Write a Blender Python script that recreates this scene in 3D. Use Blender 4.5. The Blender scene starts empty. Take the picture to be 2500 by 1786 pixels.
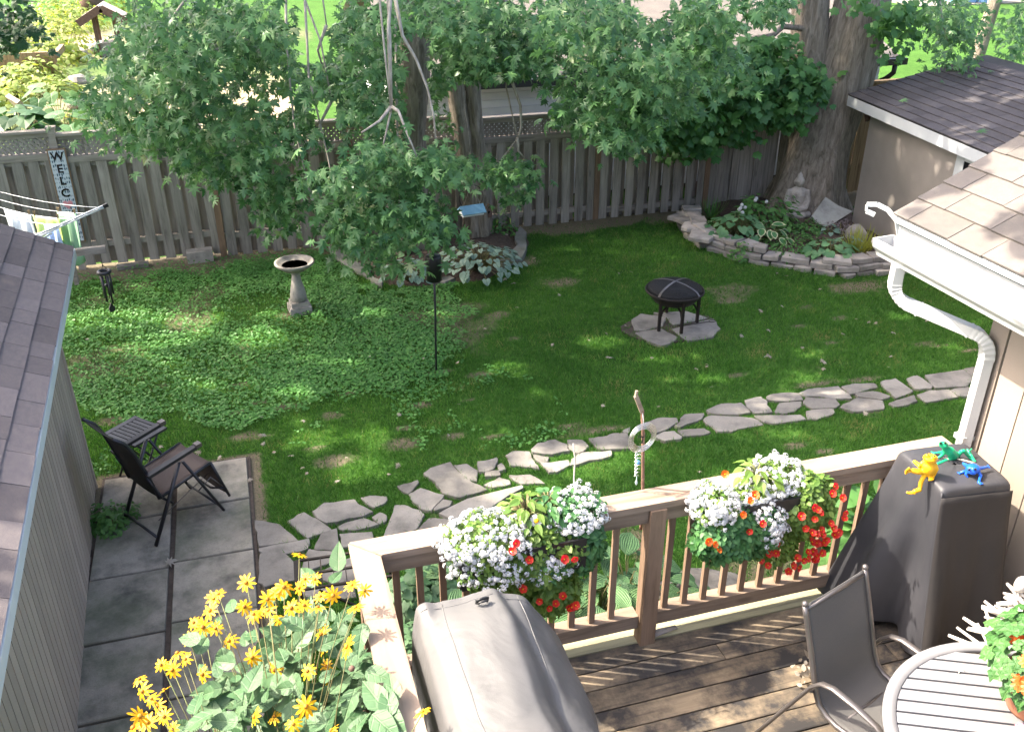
import bpy, bmesh, math, random
import numpy as np
from mathutils import Matrix, Vector, noise as mnoise
random.seed(7); RNG = np.random.default_rng(11)
PI = math.pi
sc = bpy.context.scene
COL = sc.collection
# ------------------------------------------------------------------ camera, sky, sun, exposure
# frame of the place: x along the deck front / fence, y away from the house, z up (metres)
FPX = 2043*1.1; PX, PY = 1250, 893
TILT = math.atan(.5257); YAW = math.radians(16.55)
CAM = np.array([-.252, -3.675, 4.85])
cam = bpy.data.cameras.new('camera'); camo = bpy.data.objects.new('camera', cam); COL.objects.link(camo)
cam.sensor_width = 36; cam.lens = 36*2043/2273; cam.clip_start = .05; cam.clip_end = 400
camo.location = CAM; camo.rotation_euler = (PI/2-TILT, 0, -YAW)
sc.camera = camo
SUN_EL = math.radians(48)
SUN_H = np.array([-.908, .42]); SUN_H = SUN_H/np.linalg.norm(SUN_H)
SUN_DIR = np.array([SUN_H[0]*math.cos(SUN_EL), SUN_H[1]*math.cos(SUN_EL), math.sin(SUN_EL)])
COT = 1/math.tan(SUN_EL)
w = bpy.data.worlds.new('World'); sc.world = w; w.use_nodes = True
nt = w.node_tree; nt.nodes.clear()
sky = nt.nodes.new('ShaderNodeTexSky'); sky.sky_type = 'NISHITA'; sky.sun_disc = False
sky.sun_elevation = SUN_EL; sky.sun_rotation = math.atan2(SUN_H[0], SUN_H[1]); sky.air_density = .85; sky.dust_density = 7.0; sky.ozone_density = .35
bg = nt.nodes.new('ShaderNodeBackground'); bg.inputs[1].default_value = .15
ow = nt.nodes.new('ShaderNodeOutputWorld')
nt.links.new(sky.outputs[0], bg.inputs[0]); nt.links.new(bg.outputs[0], ow.inputs[0])
sun = bpy.data.lights.new('sun', 'SUN'); sun.energy = 3.1; sun.angle = math.radians(.5); sun.color = (1, .90, .74)
suno = bpy.data.objects.new('sun', sun); COL.objects.link(suno); suno.location = (-6, 4, 14)
suno.rotation_euler = Vector(SUN_DIR).to_track_quat('Z', 'Y').to_euler()
sc.view_settings.view_transform = 'Standard'; sc.view_settings.look = 'None'
sc.view_settings.gamma = 1; sc.view_settings.use_curve_mapping = False; sc.view_settings.exposure = 2.35
sc.render.engine = 'CYCLES'
sc.cycles.max_bounces = 8; sc.cycles.diffuse_bounces = 4; sc.cycles.transmission_bounces = 4; sc.cycles.transparent_max_bounces = 8

# ------------------------------------------------------------------ survey helpers: photo measurements -> places
TILE = dict(A1=(0,0),A2=(600,0),A3=(1200,0),A4=(1800,0),B1=(0,400),B2=(600,400),B3=(1200,400),B4=(1800,400),
            C1=(0,850),C2=(600,850),C3=(1200,850),C4=(1800,850),E1=(0,1286),E2=(600,1286),E3=(1200,1286),E4=(1800,1286))
ct, st = math.cos(TILT), math.sin(TILT); cy, sy = math.cos(YAW), math.sin(YAW)
def S(t, x, y):
    if t == 'D': return x*1.1, y*1.1
    if t == 'S': return x, y
    o = TILE[t]; return o[0]+x/3.2471, o[1]+y/3.2471
def ray(p):
    dx, dy = p[0]-PX, p[1]-PY
    X, Y, Z = dx, FPX*ct-dy*st, -FPX*st-dy*ct
    return np.array([X*cy+Y*sy, -X*sy+Y*cy, Z])
def az(t, x, y, z=0.): r = ray(S(t,x,y)); return CAM+r*(z-CAM[2])/r[2]
def an(t, x, y, n): r = ray(S(t,x,y)); return CAM+r*(n-CAM[1])/r[1]
def proj(P):
    d = np.asarray(P, float)-CAM
    X = d[...,0]*cy-d[...,1]*sy; Y = d[...,0]*sy+d[...,1]*cy
    zf = Y*ct-d[...,2]*st; up = Y*st+d[...,2]*ct
    zf = np.where(zf < .05, .05, zf)
    return PX+FPX*X/zf, PY-FPX*up/zf

# ------------------------------------------------------------------ mesh helpers
class MB:
    def __init__(s): s.v = []; s.f = []; s.sm = []
    def add(s, vs, fs, smooth=False):
        b = len(s.v); s.v += [tuple(map(float, p)) for p in vs]
        for f in fs: s.f.append(tuple(i+b for i in f)); s.sm.append(smooth)
        return s
    def box(s, c, d, R=None):
        hx, hy, hz = d[0]/2, d[1]/2, d[2]/2
        vs = [Vector((x,y,z)) for z in (-hz,hz) for y in (-hy,hy) for x in (-hx,hx)]
        if R is not None: vs = [R @ p for p in vs]
        c = Vector(c); vs = [p+c for p in vs]
        return s.add(vs, [(0,2,3,1),(4,5,7,6),(0,1,5,4),(2,6,7,3),(0,4,6,2),(1,3,7,5)])
    def bar(s, a, b, wd, th, up=(0,0,1)):
        a, b = Vector(a), Vector(b); z = (b-a); L = z.length; z.normalize()
        x = Vector(up).cross(z)
        if x.length < 1e-4: x = Vector((1,0,0)).cross(z)
        x.normalize(); y = z.cross(x)
        R = Matrix((x,y,z)).transposed()
        return s.box((a+b)/2, (wd,th,L), R)
    def tube(s, pts, rad, n=8, caps=True, sx=1., sy_=1., twist=0.):
        pts = [Vector(p) for p in pts]; m = len(pts)
        if not hasattr(rad, '__len__'): rad = [rad]*m
        tang = []
        for i in range(m):
            t = pts[min(i+1,m-1)]-pts[max(i-1,0)]; t.normalize(); tang.append(t)
        ref = Vector((0,0,1)) if abs(tang[0].z) < .9 else Vector((1,0,0))
        x = ref.cross(tang[0]); x.normalize()
        vs = []; fs = []
        for i in range(m):
            x = x-tang[i]*x.dot(tang[i]); x.normalize(); y = tang[i].cross(x)
            for k in range(n):
                a = 2*PI*k/n+twist
                vs.append(pts[i]+(x*math.cos(a)*sx+y*math.sin(a)*sy_)*rad[i])
        for i in range(m-1):
            for k in range(n):
                fs.append((i*n+k, i*n+(k+1)%n, (i+1)*n+(k+1)%n, (i+1)*n+k))
        if caps: fs += [tuple(range(n-1,-1,-1)), tuple((m-1)*n+k for k in range(n))]
        return s.add(vs, fs, True)
    def lathe(s, prof, n=24, c=(0,0,0), smooth=True):
        vs = []; fs = []; m = len(prof)
        for r, z in prof:
            for k in range(n):
                a = 2*PI*k/n; vs.append((c[0]+r*math.cos(a), c[1]+r*math.sin(a), c[2]+z))
        for i in range(m-1):
            for k in range(n): fs.append((i*n+k, i*n+(k+1)%n, (i+1)*n+(k+1)%n, (i+1)*n+k))
        if prof[0][0] > 1e-5: fs.append(tuple(range(n-1,-1,-1)))
        if prof[-1][0] > 1e-5: fs.append(tuple((m-1)*n+k for k in range(n)))
        return s.add(vs, fs, smooth)
    def ball(s, c, r, nu=10, nv=6, R=None):
        if not hasattr(r, '__len__'): r = (r,r,r)
        vs = []; fs = []
        for j in range(nv+1):
            t = PI*j/nv
            for i in range(nu):
                a = 2*PI*i/nu; p = Vector((r[0]*math.sin(t)*math.cos(a), r[1]*math.sin(t)*math.sin(a), r[2]*math.cos(t)))
                if R is not None: p = R @ p
                vs.append(p+Vector(c))
        for j in range(nv):
            for i in range(nu): fs.append((j*nu+i, (j+1)*nu+i, (j+1)*nu+(i+1)%nu, j*nu+(i+1)%nu))
        return s.add(vs, fs, True)
    def prism(s, poly, z0, z1, bev=0.):
        n = len(poly); cx = sum(p[0] for p in poly)/n; cyy = sum(p[1] for p in poly)/n
        a = 0
        for i in range(n): a += poly[i][0]*poly[(i+1)%n][1]-poly[(i+1)%n][0]*poly[i][1]
        if a < 0: poly = poly[::-1]
        vs = [(x,y,z0) for x,y in poly]
        if bev:
            vs += [(x,y,z1-bev) for x,y in poly]
            ins = []
            for x,y in poly:
                d = math.hypot(cx-x, cyy-y); k = min(.3, bev/d) if d else 0
                ins.append((x+(cx-x)*k, y+(cyy-y)*k, z1))
            vs += ins; L = 2
        else: vs += [(x,y,z1) for x,y in poly]; L = 1
        fs = []
        for l in range(L):
            for i in range(n): fs.append((l*n+i, l*n+(i+1)%n, (l+1)*n+(i+1)%n, (l+1)*n+i))
        fs += [tuple(range(n-1,-1,-1)), tuple(L*n+i for i in range(n))]
        return s.add(vs, fs)
    def mesh(s, name, m=None):
        me = bpy.data.meshes.new(name); me.from_pydata(s.v, [], s.f)
        me.polygons.foreach_set('use_smooth', s.sm); 
        if m: me.materials.append(m)
        me.update(); return me
    def build(s, name, m=None, parent=None, loc=None, rotz=0):
        o = bpy.data.objects.new(name, s.mesh(name, m)); COL.objects.link(o)
        if parent: o.parent = parent
        if loc is not None: o.location = loc
        if rotz: o.rotation_euler.z = rotz
        return o
def inst(name, me, parent=None, loc=(0,0,0), R=None, scale=None):
    o = bpy.data.objects.new(name, me); COL.objects.link(o)
    if parent: o.parent = parent
    M = Matrix.Translation(loc)
    if R is not None: M = M @ R.to_4x4()
    if scale is not None: M = M @ Matrix.Diagonal((*scale, 1)) if hasattr(scale,'__len__') else M @ Matrix.Scale(scale,4)
    o.matrix_local = M; return o
def rot(ax, a): return Matrix.Rotation(a, 3, ax)
def frame(normal, tip):
    z = Vector(normal).normalized(); y = Vector(tip); y = y-z*y.dot(z)
    if y.length < 1e-5: y = Vector((1,0,0))-z*z.x
    y.normalize(); x = y.cross(z); return Matrix((x,y,z)).transposed()
def thing(name, label, cat, loc=(0,0,0), rotz=0, group=None):
    o = bpy.data.objects.new(name, None); COL.objects.link(o); o.location = loc; o.rotation_euler = (0,0,rotz)
    o.empty_display_size = .1
    return tag(o, label, cat, group)
def tag(o, label, cat, group=None):
    o['label'] = label; o['category'] = cat
    if group: o['group'] = group
    return o
def kind(o, k): o['kind'] = k; return o
def remesh(o, vox):
    m = o.modifiers.new('skin', 'REMESH'); m.mode = 'VOXEL'; m.voxel_size = vox; m.use_smooth_shade = True
    s = o.modifiers.new('soft', 'SMOOTH'); s.iterations = 4; s.factor = .5
    return o

# numpy scatter of one small template into one mesh
def basis(nrm, tip):
    z = nrm/np.linalg.norm(nrm,axis=1,keepdims=True)
    y = tip-z*np.sum(tip*z,axis=1,keepdims=True); y /= np.linalg.norm(y,axis=1,keepdims=True)+1e-9
    x = np.cross(y,z); return np.stack([x,y,z],axis=2)
def scatter(name, tv, tf, pos, R, scl, tint, m, parent=None, smooth=False):
    tv = np.asarray(tv,np.float32); tf = np.asarray(tf,np.int32); N = len(pos); k = len(tv); q = tf.shape[1]
    scl = np.asarray(scl,np.float32)
    if scl.ndim == 1: scl = scl[:,None,None]
    else: scl = scl[:,None,:]
    V = np.einsum('nij,nkj->nki', R, tv[None]*scl)+pos[:,None,:]
    Fc = (tf[None]+(np.arange(N,dtype=np.int32)*k)[:,None,None]).reshape(-1,q)
    me = bpy.data.meshes.new(name)
    me.vertices.add(N*k); me.vertices.foreach_set('co', V.reshape(-1).astype(np.float32))
    me.loops.add(Fc.size); me.loops.foreach_set('vertex_index', Fc.reshape(-1))
    me.polygons.add(len(Fc)); me.polygons.foreach_set('loop_start', np.arange(0,Fc.size,q,dtype=np.int32))
    me.polygons.foreach_set('loop_total', np.full(len(Fc),q,np.int32))
    if smooth: me.polygons.foreach_set('use_smooth', np.ones(len(Fc),bool))
    a = me.attributes.new('tint','FLOAT','POINT'); a.data.foreach_set('value', np.repeat(np.asarray(tint,np.float32),k))
    me.materials.append(m); me.update(calc_edges=True)
    o = bpy.data.objects.new(name, me); COL.objects.link(o)
    if parent: o.parent = parent
    return o
def inpoly(x, y, poly):
    x = np.asarray(x); y = np.asarray(y); r = np.zeros(x.shape,bool); n = len(poly); j = n-1
    for i in range(n):
        xi,yi = poly[i]; xj,yj = poly[j]
        c = ((yi > y) != (yj > y)) & (x < (xj-xi)*(y-yi)/(yj-yi+1e-12)+xi); r ^= c; j = i
    return r
def vnoise(x, y, seed=0):     # cheap smooth value noise, numpy
    xi = np.floor(x).astype(np.int64); yi = np.floor(y).astype(np.int64); fx = x-xi; fy = y-yi
    def h(a,b):
        n = (a*374761393+b*668265263+seed*1442695041) & 0x7fffffff
        n = ((n ^ (n>>13))*1274126177) & 0x7fffffff
        return (n ^ (n>>16))/2147483647.
    u = fx*fx*(3-2*fx); v = fy*fy*(3-2*fy)
    return (h(xi,yi)*(1-u)+h(xi+1,yi)*u)*(1-v)+(h(xi,yi+1)*(1-u)+h(xi+1,yi+1)*u)*v
def fbm(x, y, seed=0): return (vnoise(x,y,seed)+.5*vnoise(x*2.1,y*2.1,seed+1)+.25*vnoise(x*4.3,y*4.3,seed+2))/1.75

# ------------------------------------------------------------------ materials
class NT:
    def __init__(s, name):
        s.m = bpy.data.materials.new(name); s.m.use_nodes = True; s.t = s.m.node_tree; s.t.nodes.clear()
        s.out = s.n('ShaderNodeOutputMaterial')
    def n(s, ty, **kw):
        nd = s.t.nodes.new(ty)
        for k, v in kw.items(): setattr(nd, k, v)
        return nd
    def l(s, a, b): s.t.links.new(a, b)
    def ramp(s, fac, stops):
        r = s.n('ShaderNodeValToRGB'); e = r.color_ramp.elements
        while len(e) < len(stops): e.new(.5)
        for i,(p,c) in enumerate(stops): e[i].position = p; e[i].color = (*c,1) if len(c) == 3 else c
        s.l(fac, r.inputs[0]); return r.outputs[0]
    def noise(s, scale, vec=None, detail=4, rough=.55, dist=0):
        nd = s.n('ShaderNodeTexNoise'); nd.inputs['Scale'].default_value = scale; nd.inputs['Detail'].default_value = detail
        nd.inputs['Roughness'].default_value = rough; nd.inputs['Distortion'].default_value = dist
        if vec is not None: s.l(vec, nd.inputs['Vector'])
        return nd.outputs[0]
    def mix(s, f, a, b, mode='MIX'):
        x = s.n('ShaderNodeMix', data_type='RGBA', blend_type=mode)
        for sock, v in ((x.inputs[0],f),(x.inputs[6],a),(x.inputs[7],b)):
            if hasattr(v,'is_linked'): s.l(v,sock)
            elif hasattr(v,'__len__'): sock.default_value = (*v,1)
            else: sock.default_value = v
        return x.outputs[2]
    def math(s, op, a, b=0.):
        x = s.n('ShaderNodeMath', operation=op)
        for i,v in enumerate((a,b)):
            if hasattr(v,'is_linked'): s.l(v,x.inputs[i])
            else: x.inputs[i].default_value = v
        return x.outputs[0]
    def coords(s, scale=(1,1,1), offset_random=True):
        tc = s.n('ShaderNodeTexCoord'); mp = s.n('ShaderNodeMapping'); mp.inputs['Scale'].default_value = scale
        v = tc.outputs['Object']
        if offset_random:
            oi = s.n('ShaderNodeObjectInfo'); ad = s.n('ShaderNodeVectorMath', operation='ADD'); mu = s.n('ShaderNodeVectorMath', operation='SCALE')
            cv = s.n('ShaderNodeCombineXYZ')
            for i in range(3): s.l(oi.outputs['Random'], cv.inputs[i])
            s.l(cv.outputs[0], mu.inputs[0]); mu.inputs['Scale'].default_value = 37.
            s.l(v, ad.inputs[0]); s.l(mu.outputs[0], ad.inputs[1]); v = ad.outputs[0]
        s.l(v, mp.inputs[0]); return mp.outputs[0]
    def rnd(s, lo, hi):
        oi = s.n('ShaderNodeObjectInfo'); mr = s.n('ShaderNodeMapRange'); mr.inputs[3].default_value = lo; mr.inputs[4].default_value = hi
        s.l(oi.outputs['Random'], mr.inputs[0]); return mr.outputs[0]
    def scale_col(s, c, f):
        x = s.n('ShaderNodeVectorMath', operation='SCALE'); s.l(c, x.inputs[0])
        if hasattr(f,'is_linked'): s.l(f, x.inputs['Scale'])
        else: x.inputs['Scale'].default_value = f
        return x.outputs[0]
    def bsdf(s, col, rough=.7, metal=0., bump=None, bstr=.3, bdist=.01, spec=.4, extra=None):
        b = s.n('ShaderNodeBsdfPrincipled')
        if hasattr(col,'is_linked'): s.l(col, b.inputs['Base Color'])
        else: b.inputs['Base Color'].default_value = (*col,1)
        if hasattr(rough,'is_linked'): s.l(rough, b.inputs['Roughness'])
        else: b.inputs['Roughness'].default_value = rough
        b.inputs['Metallic'].default_value = metal; b.inputs['Specular IOR Level'].default_value = spec
        if bump is not None:
            bp = s.n('ShaderNodeBump'); bp.inputs['Strength'].default_value = bstr; bp.inputs['Distance'].default_value = bdist
            s.l(bump, bp.inputs['Height']); s.l(bp.outputs[0], b.inputs['Normal'])
        s.l(b.outputs[0], s.out.inputs[0]); return b
def flat(name, col, col2=None, scale=8., rough=.7, metal=0., bump=.2, bscale=None, var=.12, spec=.4, bdist=.01):
    t = NT(name); v = t.coords(); n = t.noise(scale, v, 6, .6)
    col2 = col2 or tuple(c*.7 for c in col)
    c = t.ramp(n, [(.32,col2),(.68,col)])
    c = t.scale_col(c, t.rnd(1-var,1+var))
    b = t.noise(bscale or scale*4, v, 5, .6)
    t.bsdf(c, rough, metal, b, bump, bdist, spec); return t.m
def wood(name, c1, c2, cdark, axis=2, grain=22., var=.2, rough=.8, dirt=None):
    t = NT(name); s_ = [grain]*3; s_[axis] = grain*.07
    v = t.coords(tuple(s_)); n = t.noise(1., v, 8, .65, .6)
    lo = [3.]*3; lo[axis] = 1.; v2 = t.coords(tuple(lo)); n2 = t.noise(1.3, v2, 5, .6)
    c = t.ramp(n, [(.3,cdark),(.48,c2),(.7,c1)])
    c = t.mix(t.ramp(n2,[(.35,(0,0,0)),(.7,(1,1,1))]), c, t.scale_col(c,.72))
    # knots
    vo = t.n('ShaderNodeTexVoronoi'); ks = [5.]*3; ks[axis] = 1.6; t.l(t.coords(tuple(ks)), vo.inputs['Vector']); vo.inputs['Scale'].default_value = 1.
    k = t.ramp(vo.outputs['Distance'], [(.05,(1,1,1)),(.11,(0,0,0))])
    c = t.mix(t.math('MULTIPLY', k, .7), c, cdark)
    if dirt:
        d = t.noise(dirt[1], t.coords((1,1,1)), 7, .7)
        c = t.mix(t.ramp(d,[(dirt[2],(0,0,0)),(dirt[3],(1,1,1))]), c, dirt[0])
    c = t.scale_col(c, t.rnd(1-var,1+var))
    t.bsdf(c, rough, 0, n, .5, .004, .25); return t.m
def leafmat(name, c1, c2, trans=.35, rough=.5, tc=None, spec=.4, c3=None):
    t = NT(name); at = t.n('ShaderNodeAttribute', attribute_name='tint')
    oi = t.n('ShaderNodeObjectInfo'); f = t.math('FRACT', t.math('ADD', at.outputs['Fac'], oi.outputs['Random']))
    n = t.noise(2.2, t.coords((1,1,1), False), 3)
    f2 = t.math('ADD', t.math('MULTIPLY', f, .75), t.math('MULTIPLY', t.math('SUBTRACT', n, .35), .9))
    st_ = [(.05,c1),(.85,c2)]
    if c3: st_.append((1.,c3))
    c = t.ramp(f2, st_)
    b = t.bsdf(c, rough, 0, None, spec=spec)
    tr = t.n('ShaderNodeBsdfTranslucent'); mx = t.n('ShaderNodeMixShader'); mx.inputs[0].default_value = trans
    hs = t.n('ShaderNodeHueSaturation'); hs.inputs['Hue'].default_value = .485; hs.inputs['Saturation'].default_value = 1.1; hs.inputs['Value'].default_value = 1.5
    t.l(c, hs.inputs['Color']); t.l(hs.outputs[0], tr.inputs[0])
    t.l(b.outputs[0], mx.inputs[1]); t.l(tr.outputs[0], mx.inputs[2]); t.l(mx.outputs[0], t.out.inputs[0]); return t.m
def veinmat(name, c1, c2, cv, vstr=.6, rough=.5, freq=26.):
    t = NT(name); tc = t.n('ShaderNodeTexCoord'); sp = t.n('ShaderNodeSeparateXYZ'); t.l(tc.outputs['Object'], sp.inputs[0])
    ax = t.math('ABSOLUTE', sp.outputs[0]); s_ = t.math('SINE', t.math('MULTIPLY', t.math('SUBTRACT', sp.outputs[1], t.math('MULTIPLY', ax, .75)), freq))
    side = t.ramp(s_, [(.80,(0,0,0)),(.98,(1,1,1))]); mid = t.ramp(ax, [(.012,(1,1,1)),(.035,(0,0,0))]); v = t.math('MAXIMUM', mid, t.math('MULTIPLY', side, .6))
    n = t.noise(3.5, t.coords((1,1,1)), 4); c = t.mix(t.rnd(0,1), c1, c2); c = t.mix(t.math('MULTIPLY', n, .5), c, c1); c = t.mix(t.math('MULTIPLY', v, vstr), c, cv)
    b = t.bsdf(c, rough, 0, t.math('SUBTRACT', n, v), .35, .01, .35); tr = t.n('ShaderNodeBsdfTranslucent'); mx = t.n('ShaderNodeMixShader'); mx.inputs[0].default_value = .22
    t.l(c, tr.inputs[0]); t.l(b.outputs[0], mx.inputs[1]); t.l(tr.outputs[0], mx.inputs[2]); t.l(mx.outputs[0], t.out.inputs[0]); return t.m
def shingle_mat(name, c1, c2, cd, var=.16):
    t = NT(name); v = t.coords(); g = t.noise(260., v, 2, .5); n = t.noise(5., v, 4, .6); big = t.noise(1.3, t.coords((1,1,1),False), 4)
    c = t.ramp(n, [(.3,c2),(.7,c1)]); c = t.mix(t.ramp(g,[(.42,(0,0,0)),(.66,(1,1,1))]), cd, c)
    c = t.mix(t.math('MULTIPLY', big, .35), c, c2)
    c = t.scale_col(c, t.rnd(1-var,1+var)); t.bsdf(c, .95, 0, g, .5, .003, .15); return t.m
def stone_mat(name, c1, c2, c3, scale=3., var=.15, moss=None):
    t = NT(name); v = t.coords(); n = t.noise(scale, v, 8, .62); f = t.noise(scale*22, v, 4, .6)
    c = t.ramp(n, [(.3,c3),(.5,c2),(.72,c1)]); c = t.mix(t.ramp(f,[(.35,(.75,)*3),(.7,(1.1,)*3)]), c, c, 'MULTIPLY') if False else t.mix(t.math('MULTIPLY', t.ramp(f,[(.5,(0,0,0)),(.72,(1,1,1))]), .35), c, c3)
    if moss:
        d = t.noise(1.7, v, 6, .7); c = t.mix(t.ramp(d,[(.45,(0,0,0)),(.75,(1,1,1))]), c, moss)
    c = t.scale_col(c, t.rnd(1-var,1+var)); mx = t.math('ADD', n, t.math('MULTIPLY', f, .25))
    t.bsdf(c, .85, 0, mx, .55, .02, .3); return t.m
M = {}
M['grass'] = leafmat('grass_blades', (.038,.125,.022), (.105,.25,.045), .32, .55, spec=.25, c3=(.26,.25,.10))
M['clover'] = leafmat('ground_ivy', (.036,.135,.03), (.11,.275,.065), .28, .5, spec=.3)
M['maple'] = leafmat('silver_maple_leaf', (.032,.105,.035), (.15,.30,.11), .38, .38, c3=(.33,.38,.20))
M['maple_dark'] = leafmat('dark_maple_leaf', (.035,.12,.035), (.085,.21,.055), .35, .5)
M['crown'] = leafmat('upper_leaf', (.04,.11,.045), (.10,.20,.09), .12, .5)
M['hosta'] = leafmat('hosta_leaf', (.06,.17,.07), (.15,.29,.13), .25, .45)
M['brunnera'] = leafmat('silver_leaf', (.12,.22,.16), (.26,.37,.29), .2, .5)
M['shrub'] = leafmat('shrub_leaf', (.045,.14,.035), (.11,.25,.06), .3, .5)
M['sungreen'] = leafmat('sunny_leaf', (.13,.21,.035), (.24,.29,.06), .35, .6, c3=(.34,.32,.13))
M['corner'] = leafmat('painted_shade_leaf', (.012,.05,.014), (.03,.09,.025), .2, .5)  # leaf green darkened to near black, shade painted into the colour
M['lime'] = leafmat('lime_grass', (.20,.26,.04), (.34,.36,.08), .3, .5)
M['sunleaf'] = leafmat('sunflower_leaf', (.045,.115,.045), (.10,.185,.09), .25, .5)
M['sunleaf_v'] = veinmat('veined_sunflower_leaf', (.040,.105,.042), (.115,.20,.10), (.16,.24,.13), .5)
M['brunnera_v'] = veinmat('veined_silver_leaf', (.17,.27,.21), (.27,.37,.30), (.045,.13,.06), .8)
M['broad_v'] = veinmat('veined_broad_leaf', (.03,.10,.025), (.09,.19,.045), (.14,.22,.08), .5)
M['dahlia_v'] = veinmat('veined_dahlia_leaf', (.025,.095,.02), (.085,.20,.055), (.10,.19,.06), .5)
M['fill'] = leafmat('planter_leaf', (.07,.155,.025), (.16,.25,.05), .35, .5)
M['filldark'] = leafmat('planter_dark_leaf', (.035,.12,.04), (.08,.20,.06), .3, .5)
M['potleaf'] = leafmat('dahlia_leaf', (.025,.10,.02), (.075,.19,.05), .3, .45)
M['white'] = leafmat('white_petal', (.50,.52,.54), (.66,.66,.66), .25, .6)
M['red'] = leafmat('red_petal', (.50,.018,.012), (.62,.045,.02), .3, .5)
M['orange'] = leafmat('orange_petal', (.65,.10,.015), (.75,.20,.03), .3, .5)
M['yellow'] = leafmat('yellow_petal', (.66,.36,.008), (.74,.46,.012), .3, .5)
M['disc'] = flat('flower_disc', (.45,.20,.01), (.25,.09,.01), 60)
M['stem'] = flat('green_stem', (.13,.17,.06), (.17,.12,.06), 6)
M['fence'] = wood('weathered_fence_wood', (.38,.345,.30), (.295,.265,.23), (.14,.125,.105), 2, 20, .2)
M['fence_rail'] = wood('weathered_fence_rail', (.38,.345,.30), (.31,.275,.235), (.15,.13,.11), 0, 20, .12)
M['post_brown'] = wood('brown_post_wood', (.30,.20,.125), (.235,.155,.10), (.12,.08,.05), 2, 20, .15)
M['fence_tan'] = wood('tan_fence_wood', (.40,.29,.16), (.31,.215,.12), (.15,.10,.06), 2, 20, .2)
M['cap'] = wood('rail_cap_wood', (.36,.28,.215), (.31,.235,.18), (.19,.13,.09), 0, 14, .06)
M['cap_y'] = wood('side_cap_wood', (.36,.28,.215), (.31,.235,.18), (.19,.13,.09), 1, 14, .06)
M['baluster'] = wood('baluster_wood', (.29,.195,.135), (.23,.155,.105), (.115,.075,.05), 2, 24, .14)
M['rail'] = wood('rail_wood', (.33,.25,.185), (.265,.195,.145), (.13,.095,.07), 0, 18, .1)
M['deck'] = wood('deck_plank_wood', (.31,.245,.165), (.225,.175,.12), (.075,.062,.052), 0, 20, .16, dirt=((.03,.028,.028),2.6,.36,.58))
M['deck_mossy_lit'] = wood('mossy_sunlit_wood', (.40,.375,.24), (.33,.305,.19), (.17,.15,.10), 0, 18, .06)  # edge plank: yellowish moss, with sunlight painted into the pale tone
M['shL'] = shingle_mat('grey_brown_shingle', (.29,.245,.225), (.18,.16,.165), (.075,.068,.075), .22)
M['shR'] = shingle_mat('dark_grey_shingle', (.165,.148,.15), (.11,.102,.11), (.045,.043,.047), .18)
M['shH'] = shingle_mat('tan_shingle', (.25,.222,.198), (.155,.142,.14), (.10,.09,.082), .14)
M['roof_dark'] = flat('roof_underlay', (.03,.03,.032), None, 10)
M['sidingL'] = flat('taupe_siding', (.41,.335,.27), (.37,.30,.245), 3, .75, bump=.12, bscale=90)
M['sidingH'] = flat('tan_siding', (.285,.24,.205), (.265,.225,.19), 2, .7, bump=.08, bscale=90)
M['groove'] = flat('siding_groove', (.05,.04,.035), None, 5)
M['trimL'] = flat('pale_metal_trim', (.62,.65,.66), (.56,.59,.60), 4, .5, bump=.05)
M['white_metal'] = flat('white_painted_metal', (.50,.51,.52), (.44,.45,.46), 2.5, .42, bump=.04, var=.02)
M['gutter_in'] = flat('dusty_gutter_inside', (.22,.22,.215), (.13,.127,.12), 6, .6)
M['white_paint'] = flat('white_paint', (.62,.64,.66), (.55,.57,.60), 3, .5, bump=.08)
M['stucco'] = flat('grey_stucco', (.34,.30,.275), (.29,.26,.24), 2.5, .95, bump=.3, bscale=120)
M['dark_glass'] = flat('dark_pane', (.012,.013,.016), None, 3, .15, spec=.6)
M['bark'] = None
t = NT('tree_bark'); v = t.coords((9,9,1.6), False); n = t.noise(1.6, v, 9, .68, .8); n2 = t.noise(.9, t.coords((1,1,1),False), 5)
c = t.ramp(n, [(.30,(.085,.068,.055)),(.5,(.27,.225,.185)),(.72,(.46,.40,.345))]); c = t.mix(t.math('MULTIPLY',n2,.4), c, (.13,.14,.09)); t.bsdf(c,.95,0,n,.95,.05,.15); M['bark'] = t.m
t = NT('twig_bark'); n = t.noise(30, t.coords((1,1,.3),False), 5); t.bsdf(t.ramp(n,[(.3,(.22,.19,.16)),(.7,(.48,.44,.385))]), .85, 0, n, .4, .003); M['twig'] = t.m
M['concrete'] = stone_mat('patio_concrete', (.33,.30,.25), (.245,.222,.185), (.09,.086,.074), 4., .12, moss=(.085,.10,.06))
M['flag'] = stone_mat('flagstone', (.28,.262,.232), (.215,.20,.18), (.105,.10,.09), 3.4, .2)
M['ledge'] = stone_mat('ledge_stone', (.40,.365,.33), (.31,.28,.255), (.15,.14,.125), 4., .18)
M['mossstone'] = stone_mat('edging_stone', (.25,.24,.235), (.20,.195,.185), (.11,.11,.10), 4., .12, moss=(.13,.15,.10))
M['cast'] = stone_mat('cast_stone', (.40,.37,.33), (.31,.285,.255), (.16,.145,.13), 6., .06)
M['statue'] = stone_mat('statue_stone', (.48,.44,.39), (.40,.365,.325), (.22,.20,.18), 7., .04)
M['slate'] = stone_mat('slate_slab', (.43,.43,.39), (.35,.35,.32), (.21,.21,.195), 4., .04)
M['soil'] = flat('dark_soil', (.085,.066,.053), (.04,.03,.025), 14, .95, bump=.7, bscale=40)
M['mulch'] = flat('bark_mulch', (.11,.078,.06), (.045,.03,.024), 30, .95, bump=.9, bscale=55)
M['sand'] = flat('pale_dry_soil', (.42,.35,.27), (.30,.24,.18), 5, .95, bump=.5, bscale=30)
M['iron'] = flat('black_iron', (.022,.021,.022), (.035,.024,.018), 9, .55, .4, bump=.15)
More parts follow.
